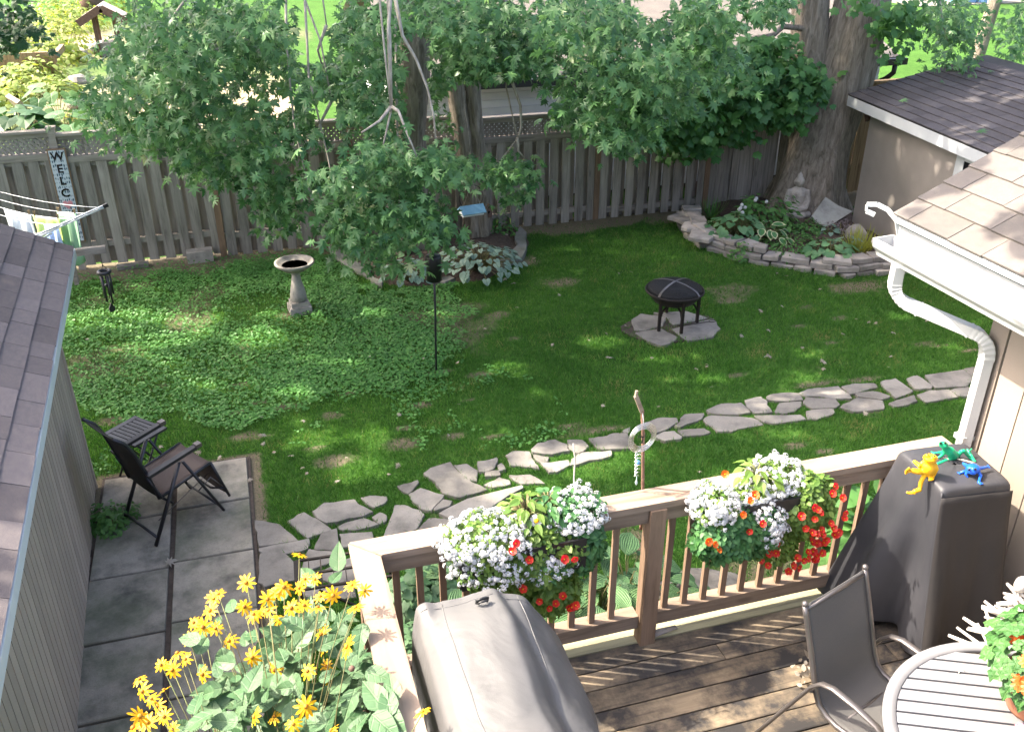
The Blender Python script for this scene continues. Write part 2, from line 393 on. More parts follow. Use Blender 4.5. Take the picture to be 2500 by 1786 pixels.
M['dkmetal'] = flat('dark_grey_metal', (.055,.055,.062), (.04,.04,.045), 9, .42, .6, bump=.05)
M['greymetal'] = flat('brushed_grey_metal', (.16,.145,.14), (.12,.11,.11), 6, .38, .7, bump=.05)
M['silver'] = flat('polished_steel', (.75,.75,.74), (.62,.62,.62), 8, .2, .95, bump=.03)
M['rust'] = flat('rusty_bar', (.26,.16,.12), (.16,.085,.06), 24, .8, .3, bump=.5)
M['alu'] = flat('aluminium_arm', (.62,.68,.76), (.52,.58,.66), 5, .4, .5, bump=.03)
M['cord'] = flat('white_cord', (.75,.76,.78), None, 5, .5)
M['blackplastic'] = flat('black_plastic', (.02,.02,.022), None, 5, .4)
M['driftwood'] = flat('bleached_driftwood', (.62,.585,.54), (.42,.385,.35), 18, .85, bump=.4)
M['driftgrey'] = flat('grey_driftwood', (.42,.38,.34), (.24,.21,.19), 18, .85, bump=.4)
M['frog_y'] = flat('yellow_enamel', (.72,.40,.012), (.60,.31,.01), 10, .28, bump=.05, var=0)
M['frog_g'] = flat('green_enamel', (.015,.36,.17), (.01,.26,.12), 10, .28, bump=.05, var=0)
M['frog_b'] = flat('blue_enamel', (.015,.12,.62), (.01,.08,.45), 10, .22, bump=.05, var=0)
M['eye'] = flat('dark_eye', (.01,.008,.006), None, 3, .2)
M['teal'] = flat('teal_plastic', (.06,.42,.37), (.05,.33,.29), 5, .35, bump=.03)
M['bluefeed'] = flat('pale_blue_roof', (.20,.42,.60), (.16,.34,.50), 12, .6)
M['brownwood'] = flat('brown_birdhouse', (.17,.10,.075), (.11,.065,.05), 12, .8)
M['table'] = flat('silver_painted_slat', (.24,.24,.25), (.205,.205,.215), 3, .42, .2, bump=.04, var=.03)
M['terracotta'] = flat('clay_pot', (.36,.15,.08), (.28,.11,.06), 8, .8)
M['deadleaf'] = leafmat('dry_leaf', (.20,.17,.13), (.36,.33,.28), .2, .7, c3=(.36,.17,.07))
M['bluebin'] = flat('pale_blue_bin', (.22,.42,.66), (.18,.34,.56), 5, .5)
def sling(name, c1, c2, sc_=260.):
    t = NT(name); tc = t.coords((1,1,1), False); wv = t.n('ShaderNodeTexWave', wave_type='BANDS', bands_direction='X'); wv.inputs['Scale'].default_value = sc_/6.28; t.l(tc, wv.inputs[0])
    wz = t.n('ShaderNodeTexWave', wave_type='BANDS', bands_direction='Z'); wz.inputs['Scale'].default_value = sc_/6.28; t.l(tc, wz.inputs[0])
    f = t.noise(700, tc, 2); n = t.noise(5, tc, 4)
    c = t.ramp(f, [(.2,c2),(.6,c1)]); c = t.mix(t.math('MULTIPLY',n,.3), c, c2); t.bsdf(c,.6,.0,f,.4,.002,.3); return t.m
M['sling'] = sling('grey_sling_mesh', (.095,.092,.09), (.05,.049,.05))
M['sling_brown'] = sling('brown_sling_mesh', (.115,.08,.068), (.05,.035,.03))
def covermat(name, base, pale, dark):
    t = NT(name); v = t.coords((1,1,1), False); n = t.noise(1.6, v, 5, .6); f = t.noise(420, v, 2); s2 = t.noise(9, t.coords((1,1,.25),False), 6, .7)
    c = t.ramp(n, [(.3,base),(.7,pale)]); c = t.mix(t.math('MULTIPLY', t.ramp(s2,[(.56,(0,0,0)),(.72,(1,1,1))]), .35), c, dark)
    wr = t.noise(3.2, t.coords((1,1,.35),False), 3, .5, 1.2); w2 = t.noise(15., t.coords((1,1,.5),False), 4, .5, 1.)
    h = t.math('ADD', t.math('MULTIPLY', f, .03), t.math('ADD', t.math('MULTIPLY', wr, 1.1), t.math('MULTIPLY', w2, .10))); t.bsdf(c, .52, 0, h, .22, .045, .45); return t.m
M['cover'] = covermat('grey_vinyl_cover', (.075,.074,.076), (.105,.103,.103), (.03,.03,.033))
M['cover2'] = covermat('dark_canvas_cover', (.024,.025,.031), (.046,.046,.053), (.013,.014,.018))
M['cover_shade'] = flat('brown_black_cover', (.024,.021,.021), (.016,.015,.016), 3, .7)  # darker cover tone with the unlit side's shade painted in
for k, c in dict(cl_white=(.74,.77,.82), cl_lime=(.58,.72,.22), cl_blue=(.10,.36,.68), cl_pale=(.42,.54,.80), cl_mint=(.36,.58,.40), cl_navy=(.05,.08,.25)).items():
    M[k] = flat(k.replace('cl_','cloth_'), c, tuple(x*.85 for x in c), 6, .85, bump=.3)
# ------------------------------------------------------------------ surveyed outlines (stones, beds, lawn areas)
STONES = [('C2',s) for s in (
 [(70,1350),(265,1378),(410,1500),(105,1550),(85,1450)],
 [(330,1350),(455,1290),(560,1340),(680,1420),(480,1485),(400,1410)],
 [(535,1285),(620,1215),(850,1188),(1000,1280),(900,1320),(640,1370),(570,1330)],
 [(910,1165),(980,1150),(1115,1155),(1120,1190),(1020,1240),(960,1215)],
 [(1200,1075),(1360,1025),(1370,1060),(1280,1140),(1215,1090)],
 [(1300,1140),(1385,1095),(1570,1150),(1555,1180),(1470,1270),(1380,1250),(1310,1180)],
 [(1490,1260),(1560,1185),(1635,1195),(1610,1240),(1500,1272)],
 [(1415,980),(1470,945),(1610,900),(1740,1030),(1905,1105),(1700,1160),(1660,1160),(1560,1130),(1500,1045)],
 [(1650,912),(1750,900),(1835,950),(1830,1030),(1755,1028),(1690,955)],
 [(1840,890),(1990,855),(2000,890),(1960,950),(1890,965),(1840,960)],
 [(1995,915),(2030,898),(2060,945),(2010,965)],
 [(1900,965),(2005,955),(2020,995),(1895,1005)],
 [(1880,1060),(2010,1005),(2090,1030),(2100,1060),(1960,1085)],
 [(1540,1290),(1750,1180),(2180,1080),(2190,1100),(1890,1285),(1660,1345)],
 [(720,1385),(940,1320),(1050,1380),(850,1420),(740,1412)],
 [(1000,1320),(1060,1280),(1120,1300),(1110,1350),(1060,1372)],
 [(1180,1230),(1280,1230),(1410,1300),(1390,1340),(1345,1410),(1280,1440),(1190,1470),(1080,1490),(1130,1380)],
 [(1340,1440),(1450,1330),(1600,1335),(1640,1420),(1560,1500),(1380,1500)],
 [(740,1450),(1000,1440),(1005,1500),(870,1540),(760,1560)],
 [(540,1580),(600,1450),(725,1415),(732,1590),(620,1580)],
 [(105,1565),(495,1490),(490,1560),(380,1600),(200,1620),(110,1590)])]
STONES += [('E2',s) for s in ([(115,200),(290,190),(430,320),(400,400),(150,450),(120,420)],
 [(495,160),(730,180),(700,240),(600,290),(430,350),(460,250)],
 [(540,360),(690,285),(830,225),(900,420),(700,430)],
 [(380,470),(680,440),(850,450),(870,540),(640,570),(480,530)])]
STONES += [('C3',s) for s in ([(140,990),(300,985),(420,1045),(230,1060)],
 [(120,830),(170,800),(300,800),(330,870),(380,930),(150,905)],
 [(320,790),(370,740),(500,715),(590,745),(612,795),(480,828),(330,812)],
 [(330,822),(450,842),(450,880),(380,885),(345,860)],
 [(603,715),(720,715),(780,770),(690,820),(620,790)],
 [(385,892),(610,870),(620,910),(520,960),(460,965)],
 [(640,860),(720,812),(950,795),(945,840),(700,900),(625,915)],
 [(775,700),(880,690),(970,660),(1080,662),(1130,780),(870,790),(830,760)],
 [(1035,640),(1100,610),(1090,658),(1050,653)],
 [(1210,580),(1320,540),(1465,535),(1480,570),(1370,640),(1310,658),(1290,662)],
 [(1470,605),(1530,510),(1685,497),(1670,540),(1500,612)],
 [(1480,632),(1620,622),(1690,617),(1740,650),(1640,670),(1520,680)],
 [(1295,690),(1370,652),(1450,645),(1510,688),(1500,705),(1380,720)],
 [(1710,480),(1820,430),(1980,422),(2050,500),(1900,513),(1730,498)],
 [(1680,550),(1740,517),(2080,532),(2150,580),(1900,640),(1800,640)])]
STONES += [('C4',s) for s in ([(60,400),(190,375),(228,410),(278,490),(130,498),(80,450)],
 [(142,522),(500,510),(545,545),(300,580),(220,570)],
 [(235,370),(310,345),(480,345),(522,395),(330,408),(240,398)],
 [(300,490),(330,417),(510,407),(512,440),(460,480),(370,500)],
 [(490,340),(560,310),(800,280),(908,378),(830,378),(560,363)],
 [(527,422),(547,377),(780,387),(812,430),(780,458),(600,463)],
 [(545,475),(760,467),(775,500),(640,545),(560,543)],
 [(830,290),(920,265),(1090,262),(1115,298),(1000,322),(900,348)],
 [(812,450),(930,392),(960,380),(1160,402),(1165,465),(930,485)],
 [(945,350),(1080,327),(1218,370),(1150,392),(960,373)],
 [(1142,250),(1250,225),(1400,325),(1260,383),(1175,310)],
 [(1347,230),(1430,206),(1550,285),(1540,308),(1405,308)],
 [(1202,420),(1400,357),(1425,405),(1340,440),(1250,450)],
 [(1432,355),(1540,322),(1680,317),(1745,370),(1500,415)],
 [(1492,200),(1790,155),(1860,210),(1820,288),(1580,303)],
 [(1685,312),(1840,297),(1850,340),(1830,367),(1755,365)],
 [(1800,150),(1990,120),(2010,190),(1870,205)],[(1860,300),(2060,260),(2060,330),(1850,362)],[(2030,120),(2200,100),(2220,210),(2050,230)])]
PATHPOLY = [[tuple(az(t,x,y,.03)[:2]) for x,y in s] for t,s in STONES]
PITPOLY = [[tuple(az('B3',x,y,.025)[:2]) for x,y in s] for s in (
 [(1110,1230),(1180,1185),(1385,1212),(1355,1278),(1210,1312),(1140,1310)],
 [(1140,1335),(1350,1302),(1478,1370),(1400,1420),(1320,1430)],
 [(1432,1302),(1760,1222),(1810,1300),(1750,1360),(1560,1390)],
 [(1290,1180),(1540,1165),(1715,1213),(1432,1268),(1400,1215)])]
BED1 = [tuple(az('B2',x,y,0)[:2]) for x,y in ((650,640),(740,760),(860,840),(970,900),(1150,960),(1400,985),(1600,950),(1900,930),(2080,830),(2230,720),(2270,600),(2200,490),(1900,480),(1500,500),(1000,560))]
BED2 = [tuple(az('B4',x,y,.05)[:2]) for x,y in ((-480,60),(-420,160),(-330,230),(-250,300),(-150,350),(0,640),(120,740),(370,770),(560,815),(830,850),(1060,835),(1290,820),(1400,600),(1000,500),(880,330),(560,300),(250,230),(-100,100))]
CLOVER = [tuple(az('D',x,y,0)[:2]) for x,y in ((60,560),(300,565),(720,552),(770,600),(850,640),(1000,650),(1015,760),(960,830),(880,860),(700,905),(520,930),(340,955),(230,930),(150,900),(100,760))]
BARE = [(az(t,x,y)[:2],rx,ry) for t,x,y,rx,ry in (('C2',300,450,.24,.1),('C2',830,340,.2,.08),('C2',690,520,.2,.1),('C2',1250,620,.15,.1),('C2',1390,440,.18,.1),('C2',1260,740,.22,.15),
 ('C2',700,880,.26,.16),('C2',1760,390,.14,.06),('C2',1850,200,.2,.1),('C2',1560,170,.22,.08),('C2',1660,680,.2,.1),('C2',560,780,.16,.07),('C2',1960,690,.2,.06),('C2',100,690,.2,.06),('C2',120,410,.2,.06),
 ('B2',1720,1110,.15,.07),('B2',1680,1190,.15,.06),('B2',1550,1250,.16,.08),('B2',1960,1200,.24,.12),('B2',400,1180,.36,.2),('B2',2200,760,.3,.3),('B3',560,930,.36,.2),('B3',60,1180,.2,.1),('B3',1900,1070,.34,.12),('B3',180,1370,.15,.07),
 ('B4',550,1120,.13,.06),('B4',500,1275,.2,.06),('B4',815,1210,.18,.08),('B4',750,1410,.15,.08),('B4',960,960,.62,.26),('B4',1480,1410,.25,.08),('B4',1830,1470,.2,.08),('B4',1620,1425,.2,.05),
 ('C3',1940,200,.2,.08),('C3',620,600,.2,.08),('C3',830,640,.5,.1),('C4',460,760,.2,.09),('C4',690,810,.16,.08),('C4',1000,235,.4,.08),('C4',620,270,.5,.07),
 ('C1',1920,270,.18,.09),('C1',880,560,.3,.12),('C1',1880,490,.15,.07),('C1',1930,680,.22,.09),('C1',1280,290,.15,.05),('C1',1990,1100,.12,.35),('C1',2010,1300,.12,.3),('E3',1150,120,.22,.3),('E3',1500,370,.2,.1))]
def bare_at(x, y):
    x = np.asarray(x); y = np.asarray(y); b = np.zeros(x.shape)
    wob = .6+.8*fbm(x*7, y*7, 5)
    for (cx,cyy),rx,ry in BARE:
        d = ((x-cx)/rx)**2+((y-cyy)/ry)**2; b = np.maximum(b, np.clip((1.35-d*(.35+1.3*fbm(x*4.5+cx*3,y*4.5,5)))*.5,0,.7))
    b = np.maximum(b, np.clip((y-9.15+.35*(fbm(x*2,y*2,9)-.5)*2)/.25,0,1)*((y < 9.95)))      # worn strip at the fence foot
    b = np.maximum(b, np.clip(1-np.abs(np.maximum(np.abs(x+1.2)-.68, np.maximum(-y, y-4.12)))/.12*wob,0,1))
    pat = fbm(x*.9+3, y*.9, 21); b = np.maximum(b, np.clip((pat-.60)*3.2,0,.5))
    return b

# ------------------------------------------------------------------ ground, one sheet, dense where the yard is
gx = np.unique(np.concatenate([np.linspace(-180,-7,26),np.arange(-7,13,.07),np.linspace(13,180,26)]))
gy = np.unique(np.concatenate([np.linspace(-60,-1,14),np.arange(-1,10.4,.07),np.linspace(10.4,190,34)]))
GX,GY = np.meshgrid(gx,gy); X_,Y_ = GX.ravel(),GY.ravel()
Zg = (fbm(X_*1.3,Y_*1.3,3)-.5)*.03*((X_>-7)&(X_<13)&(Y_<10))-.02
me = bpy.data.meshes.new('ground'); nx,ny = len(gx),len(gy)
me.vertices.add(nx*ny); me.vertices.foreach_set('co', np.stack([X_,Y_,Zg],1).astype(np.float32).ravel())
ii = (np.arange(ny-1)[:,None]*nx+np.arange(nx-1)[None]).ravel()
quads = np.stack([ii,ii+1,ii+1+nx,ii+nx],1).astype(np.int32)
me.loops.add(quads.size); me.loops.foreach_set('vertex_index',quads.ravel()); me.polygons.add(len(quads))
me.polygons.foreach_set('loop_start',np.arange(0,quads.size,4,dtype=np.int32)); me.polygons.foreach_set('loop_total',np.full(len(quads),4,np.int32))
a = me.attributes.new('bare','FLOAT','POINT'); a.data.foreach_set('value',bare_at(X_,Y_).astype(np.float32))
gd = np.clip((fbm(X_*.35,Y_*.35,77)-.33)*5,0,1)*((X_ < -4.2)|((X_<1.2)&(Y_>11.5)&(X_<(Y_-9)*.22)))*(Y_>10)*(Y_<33)
a = me.attributes.new('sandy','FLOAT','POINT'); a.data.foreach_set('value',gd.astype(np.float32))
me.update(calc_edges=True)
t = NT('lawn_ground'); v = t.coords((1,1,1),False); n = t.noise(9,v,7,.65); n2 = t.noise(.7,v,5,.6); f = t.noise(70,v,4,.7)
g = t.ramp(n,[(.3,(.025,.07,.012)),(.6,(.045,.105,.018)),(.8,(.09,.13,.03))]); g = t.mix(t.ramp(n2,[(.4,(0,0,0)),(.7,(1,1,1))]), g, t.scale_col(g,1.35))
so = t.ramp(f,[(.3,(.085,.075,.05)),(.7,(.22,.185,.125))]); at = t.n('ShaderNodeAttribute',attribute_name='bare')
c = t.mix(t.ramp(t.math('ADD',at.outputs['Fac'],t.math('MULTIPLY',t.math('SUBTRACT',n,.5),.7)),[(.3,(0,0,0)),(.62,(1,1,1))]), g, so)
a2 = t.n('ShaderNodeAttribute',attribute_name='sandy'); sd = t.ramp(n,[(.35,(.20,.155,.10)),(.65,(.36,.30,.225))]); c = t.mix(a2.outputs['Fac'],c,sd)
t.bsdf(c,.95,0,t.math('ADD',f,n),.6,.02,.1); me.materials.append(t.m)
go = bpy.data.objects.new('ground',me); COL.objects.link(go); kind(go,'structure')

def in_any(x,y,polys):
    r = np.zeros(x.shape,bool)
    for p in polys:
        xs=[q[0] for q in p]; ys=[q[1] for q in p]
        m = (x>min(xs))&(x<max(xs))&(y>min(ys))&(y<max(ys))
        if m.any(): idx=np.where(m)[0]; r[idx[inpoly(x[idx],y[idx],p)]] = True
    return r
def visible(P, mg=40):
    u,v_ = proj(P); return (u>-mg)&(u<2500+mg)&(v_>-mg)&(v_<1786+mg)
ALLST = PATHPOLY+PITPOLY
def in_clover(x,y): return inpoly(x+1.3*(fbm(x*1.5,y*1.5,51)-.5)+.5*(fbm(x*7,y*7,53)-.5),y+1.1*(fbm(x*1.5,y*1.5,52)-.5),CLOVER)
# grass blades (nobody could count them)
def yard_mask(x,y):
    ok = ~((x<-.5)&(x>-1.92)&(y<4.12)) & ~((x<-1.88)&(y<4.05)) & ~((x>-.05)&(x<3.75)&(y<.1)) & ~((x>3.6)&(y<.1)) & (y<9.7)
    ok &= ~inpoly(x,y,BED1) & ~inpoly(x,y,BED2) & ~((x>8.75)&(y>4))
    return ok
def grass(N, seed):
    r = np.random.default_rng(seed)
    x = r.uniform(-4,11,N); y = r.uniform(0,9.6,N)
    d = np.hypot(x-CAM[0],y-CAM[1]); keep = r.random(N) < np.clip(1.35-d/16,.5,1)
    x,y = x[keep],y[keep]; P = np.stack([x,y,np.zeros_like(x)],1)
    m = visible(P)&yard_mask(x,y); x,y = x[m],y[m]
    b = bare_at(x,y); cl = in_clover(x,y); m = (r.random(len(x)) > b*.93)&~in_any(x,y,ALLST)
    m &= (~cl)|(r.random(len(x)) < .45)
    return x[m],y[m],b[m]
x,y,b = grass(640000,3)
N = len(x); r = np.random.default_rng(5)
len_ = (.030+.035*fbm(x*1.7,y*1.7,31))*r.uniform(.6,1.5,N)*(1-.4*b)
edge = np.zeros(N)
ang = r.uniform(0,2*PI,N); lean = r.uniform(.15,1.0,N)
tip = np.stack([np.cos(ang)*lean,np.sin(ang)*lean,np.ones(N)],1); tip/=np.linalg.norm(tip,axis=1,keepdims=True)
nr = np.stack([-np.sin(ang+r.normal(0,.9,N)),np.cos(ang),r.uniform(-.2,.5,N)],1)
tv = [(-.09,0,0),(.09,0,0),(.05,.55,.02),(0,1,.10)]; tf = [(0,1,2),(0,2,3)]
tint = np.clip(fbm(x*.8,y*.8,8)*.55+r.normal(.15,.14,N)+b*.25,0,.97)
sc3 = np.stack([np.full(N,.040)*r.uniform(.7,1.3,N),len_,len_],1)
P = np.stack([x,y,np.full(N,-.015)],1)
kind(scatter('grass',tv,tf,P,basis(nr,tip),sc3,tint,M['grass']),'stuff')
# ground ivy
N = 105000; r = np.random.default_rng(6); x = r.uniform(-4,3,N); y = r.uniform(3.5,9.6,N)
den = np.where(in_clover(x,y), np.clip(.15+1.9*(fbm(x*.9,y*.9,41)-.18),0,1), np.clip((fbm(x*1.4,y*1.4,42)-.66)*3,0,.3)*(x<2.6))
m = (r.random(N)<den)&yard_mask(x,y)&~in_any(x,y,ALLST)&(r.random(N)>bare_at(x,y)*.85); x,y = x[m],y[m]; N = len(x)
h = .02+.05*fbm(x*2.5,y*2.5,43)*r.random(N)
k6 = [(0,0,.0)]+[(math.cos(a),math.sin(a),.12) for a in np.linspace(.35,2*PI-.35,6)]
tf = [(0,i,i+1) for i in range(1,6)]
nr = np.stack([r.normal(0,.32,N),r.normal(-.12,.32,N),np.ones(N)],1); an_ = r.uniform(0,2*PI,N); tp = np.stack([np.cos(an_),np.sin(an_),np.zeros(N)],1)
kind(scatter('ground_ivy',k6,tf,np.stack([x,y,h],1),basis(nr,tp),r.uniform(.011,.020,N),np.clip(fbm(x,y,44)*.6+r.normal(.1,.15,N),0,.97),M['clover']),'stuff')

# ------------------------------------------------------------------ paths and patio: every stone and slab is a piece of its own
def empty_struct(name): o = bpy.data.objects.new(name,None); COL.objects.link(o); o.empty_display_size=.1; return kind(o,'structure')
def rough_poly(p, sub=3, amp=.012, rr=None):
    out = []; n = len(p)
    for i in range(n):
        a_,b_ = np.array(p[i]),np.array(p[(i+1)%n]); L = np.linalg.norm(b_-a_)
        for k in range(sub):
            q = a_+(b_-a_)*k/sub
            if k == 0: q = q+( (np.array(p[i-1])+b_)/2-a_)*.03
            nn = np.array([-(b_-a_)[1],(b_-a_)[0]])/(L+1e-6)
            out.append(tuple(q+nn*random.gauss(0,amp)*min(1,L*4)))
    return out
def stones(root, polys, m, h=(.006,.020)):
    for p in polys:
        c = np.mean(p,axis=0); q = [((a[0]-c[0])*1.05,(a[1]-c[1])*1.05) for a in p]
        b_ = MB().prism(rough_poly(q,3,.008),-.05,random.uniform(*h),.005)
        o = b_.build('stone',m,root,(c[0],c[1],0)); o.rotation_euler = (random.gauss(0,.012),random.gauss(0,.012),0)
path = empty_struct('path'); stones(path,PATHPOLY,M['flag'])
pad = empty_struct('fire_pit_pad'); stones(pad,PITPOLY,M['flag'],(.012,.02))
pm = MB(); cpt = np.mean([np.mean(p,axis=0) for p in PITPOLY],axis=0)
pm.prism([(cpt[0]+.60*math.cos(a)*(1+.1*math.sin(3*a)),cpt[1]+.43*math.sin(a)*(1+.12*math.cos(2*a))) for a in np.linspace(0,2*PI,20)[:-1]],-.04,.006)
pm.build('joint_sand',M['soil'],pad)
patio = empty_struct('patio')
def slab(x0,x1,y0,y1,cut=None):
    p = [(x0,y0),(x1,y0),(x1,y1),(x0,y1)]
    if cut: p = cut
    cx,cyy = (x0+x1)/2,(y0+y1)/2
    o = MB().prism([(a-cx,b-cyy) for a,b in p],-.06,.02,.008).build('slab',M['concrete'],patio,(cx,cyy,random.uniform(-.004,.006)))
    o.rotation_euler = (random.gauss(0,.008),random.gauss(0,.008),random.gauss(0,.004))
for y0,y1 in ((3.416,4.075),(2.665,3.398),(1.955,2.648),(1.215,1.94),(.465,1.2),(-.29,.45),(-1.04,-.305)): slab(-1.198,-.582,y0,y1)
for y0,y1 in ((3.37,4.04),(2.63,3.355),(1.895,2.612),(1.145,1.877),(.395,1.13),(-.35,.38),(-1.1,-.365)): slab(-1.83,-1.24,y0,y1)
gb = MB(); gb.prism([(-1.86,-1.2),(-.55,-1.2),(-.55,4.12),(-1.86,4.12)],-.05,-.004); kind(gb.build('joint_soil',M['soil']),'structure')

# ------------------------------------------------------------------ deck and railing
DZ = 1.0
deck = thing('wooden_deck','raised wooden deck of worn brown planks beside the tan house wall','deck',(0,0,0))
edges = [.02,-.117,-.249,-.375,-.519,-.656,-.789]
while edges[-1] > -3.5: edges.append(edges[-1]-.1365)
pmesh = {}
def plank(x0,x1,y0,y1,m):
    L = x1-x0; W_ = abs(y1-y0)-.008
    b_ = MB(); nseg = 10; vs=[]; 
    for i in range(nseg+1):
        xx = -L/2+L*i/nseg; wz = random.gauss(0,.0012)
        vs += [(xx,-W_/2,-.035),(xx,W_/2,-.035),(xx,W_/2,-.003+wz),(xx,W_/2-.006,wz),(xx,-W_/2+.006,wz+random.gauss(0,.0008)),(xx,-W_/2,-.003+wz)]
    fs = []
    for i in range(nseg):
        for k in range(6): fs.append((i*6+k,i*6+(k+1)%6,(i+1)*6+(k+1)%6,(i+1)*6+k))
    fs += [tuple(range(5,-1,-1)),tuple(nseg*6+k for k in range(6))]
    b_.add(vs,fs); return b_.build('plank',m,deck,((x0+x1)/2,(y0+y1)/2,DZ))
cuts = {2:[1.98],4:[2.9],6:[1.15],8:[2.4],10:[.8],12:[2.0]}
for i in range(len(edges)-1):
    xs = [-.01]+cuts.get(i,[])+[3.66]
    for k in range(len(xs)-1): plank(xs[k]+(.003 if k else 0),xs[k+1]-.003,edges[i+1],edges[i],M['deck_mossy_lit'] if i==0 else M['deck'])
fb = MB(); fb.box((1.83,-.005,.875),(3.66,.035,.18)); fb.build('front_fascia',M['rail'],deck)
fb = MB(); fb.box((-.025,-1.75,.875),(.03,3.5,.18)); fb.build('side_fascia',M['rail'],deck)
for px,py_ in ((.1,-.12),(1.83,-.12),(3.5,-.12),(.1,-1.8),(.1,-3.4)): 
    MB().box((0,0,.39),(.09,.09,.78)).build('support_post',M['baluster'],deck,(px,py_,0))
rl = thing('deck_railing','wooden railing with pale flat cap and square balusters round the deck','railing',(0,0,0))
def capbeam(x0,x1,y0,y1,z0,z1,m,poly=None,name='cap_board'):
    p = poly or [(x0,y0),(x1,y0),(x1,y1),(x0,y1)]; c = np.mean(p,axis=0)
    return MB().prism([(a-c[0],b-c[1]) for a,b in p],z0,z1,.006).build(name,m,rl,(c[0],c[1],0))
capbeam(0,0,0,0,1.942,1.982,M['cap'],[(.004,0),(.142,-.138),(1.905,-.138),(1.905,0)])
capbeam(0,0,0,0,1.942,1.982,M['cap'],[(1.909,0),(1.909,-.138),(3.47,-.138),(3.47,0)])
capbeam(0,0,0,0,1.942,1.982,M['cap_y'],[(0,-.004),(0,-3.4),(.138,-3.4),(.138,-.142)])
for x0,x1 in ((.12,1.553),(1.647,3.5)):
    MB().box((0,0,0),(x1-x0,.036,.088)).build('top_rail',M['rail'],rl,((x0+x1)/2,-.105,1.896))
    MB().box((0,0,0),(x1-x0,.085,.088)).build('bottom_rail',M['rail'],rl,((x0+x1)/2,-.060,1.142))
for y0,y1 in ((-.12,-1.65),(-1.75,-3.4)):
    MB().box((0,0,0),(.036,y0-y1,.088)).build('top_rail',M['rail'],rl,(.105,(y0+y1)/2,1.896))
    MB().box((0,0,0),(.085,y0-y1,.088)).build('bottom_rail',M['rail'],rl,(.085,(y0+y1)/2,1.132))
bal = MB().box((0,0,0),(.034,.026,.764)).mesh('baluster',M['baluster'])
bx = [.214+.1185*i for i in range(11)]+[1.725+.1215*i for i in range(14)]
for x_ in bx:
    if abs(x_-1.6) < .07 or x_ > 3.4: continue
    inst('baluster',bal,rl,(x_,-.066,1.563),rot('Z',random.gauss(0,.03)))
for i in range(26):
    y_ = -.24-.122*i
    if abs(y_+1.7) > .07: inst('baluster',bal,rl,(.066,y_,1.558))
for x_,y_,z0 in ((1.6,-.105,1.0),(.07,-.07,.3),(3.5,-.105,1.0),(.07,-1.7,1.0)):
    MB().box((0,0,0),(.09,.09,1.94-z0)).build('post',M['baluster'],rl,(x_,y_,(1.94+z0)/2))

# ------------------------------------------------------------------ roofs made of single shingles
def shingle_roof(root, P0, U, V, rows, width, expo, tab, m, overhang=0., th=.012, lo=.75, hi=1.25):
    """P0 eave corner, U along the eave, V up the slope"""
    U = Vector(U).normalized(); V = Vector(V).normalized(); Nn = U.cross(V); Nn = Nn if Nn.z > 0 else -Nn
    R0 = Matrix((U,V,U.cross(V))).transposed(); sgn = 1 if U.cross(V).z > 0 else -1
    base = MB(); L = expo*1.25
    vs = [(-.5,0,-th/2),(.5,0,-th/2),(.5,1,-th/2),(-.5,1,-th/2),(-.5,0,th/2),(.5,0,th/2),(.5,1,th/2),(-.5,1,th/2)]
    base.add(vs,[(0,3,2,1),(4,5,6,7),(0,1,5,4),(1,2,6,5),(2,3,7,6),(3,0,4,7)]); me_ = base.mesh('shingle',m)
    tilt = rot('X',-sgn*th/expo*.95)
    for r_ in range(rows):
        x_ = -random.uniform(0,tab*.8)
        while x_ < width:
            w_ = tab*random.uniform(lo,hi); a_,b_ = max(x_,0),min(x_+w_,width); x_ += w_
            if b_-a_ < .03: continue
            c = Vector(P0)+U*((a_+b_)/2)+V*(expo*r_+random.gauss(0,.002))+Nn*(th*1.05+random.uniform(0,.003))
            inst('shingle',me_,root,c,R0 @ tilt,(b_-a_-.005,L,1))

# house on the right
house = thing('house','tan sided house corner with shingle roof, white gutter and downspout','house',(3.69,.05,0))
def H(x,y,z): return (x-3.69,y-.05,z)
bm_ = MB(); bm_.box(H(6.2,-2.98,1.6),(4.98,5.98,3.2)); bm_.build('wall_core',M['groove'],house)
yy = [.05,-.078]; 
while yy[-1] > -5.5: yy.append(yy[-1]-.19)
sb = MB().box((0,0,0),(.02,.182,3.1)).mesh('siding_board',M['sidingH']); sb0 = MB().box((0,0,0),(.03,.124,3.1)).mesh('corner_board',M['sidingH'])
inst('corner_board',sb0,house,H(3.685,-.013,1.55))
for i in range(1,len(yy)-1): inst('siding_board',sb,house,H(3.69,(yy[i]+yy[i+1])/2,1.55))
fs_ = MB().box((0,0,0),(.182,.02,3.1)).mesh('siding_board',M['sidingH'])
for i in range(20): inst('siding_board',fs_,house,H(3.8+.19*i,.062,1.55))
SL = .53; VV = Vector((1,0,SL)).normalized()
rd = MB(); q0,q1 = Vector(H(3.36,.60,3.135)),Vector(H(3.36,-5.5,3.135)); up = Vector((1,0,SL))*3.6
rd.add([q0,q1,q1+up,q0+up]+[p-Vector((0,0,.05)) for p in (q0,q1,q1+up,q0+up)],[(0,1,2,3),(7,6,5,4),(0,4,5,1),(1,5,6,2),(2,6,7,3),(3,7,4,0)]); roofo = rd.build('roof_deck',M['roof_dark'],house)
shingle_roof(house,H(3.335,-2.1,3.135),(0,1,0),(1,0,SL),12,2.72,.172,.32,M['shH'],lo=.8,hi=1.2)
fa = MB(); fa.box(H(3.385,-2.45,3.0),(.03,6.08,.25)); fa.build('fascia',M['white_metal'],house)
fa = MB(); fa.box(H(3.350,-2.45,3.118),(.035,6.1,.028)); fa.build('drip_edge',M['trimL'],house)
so_ = MB(); so_.box(H(3.54,-2.45,2.885),(.28,6.05,.015)); so_.build('soffit',M['white_metal'],house)
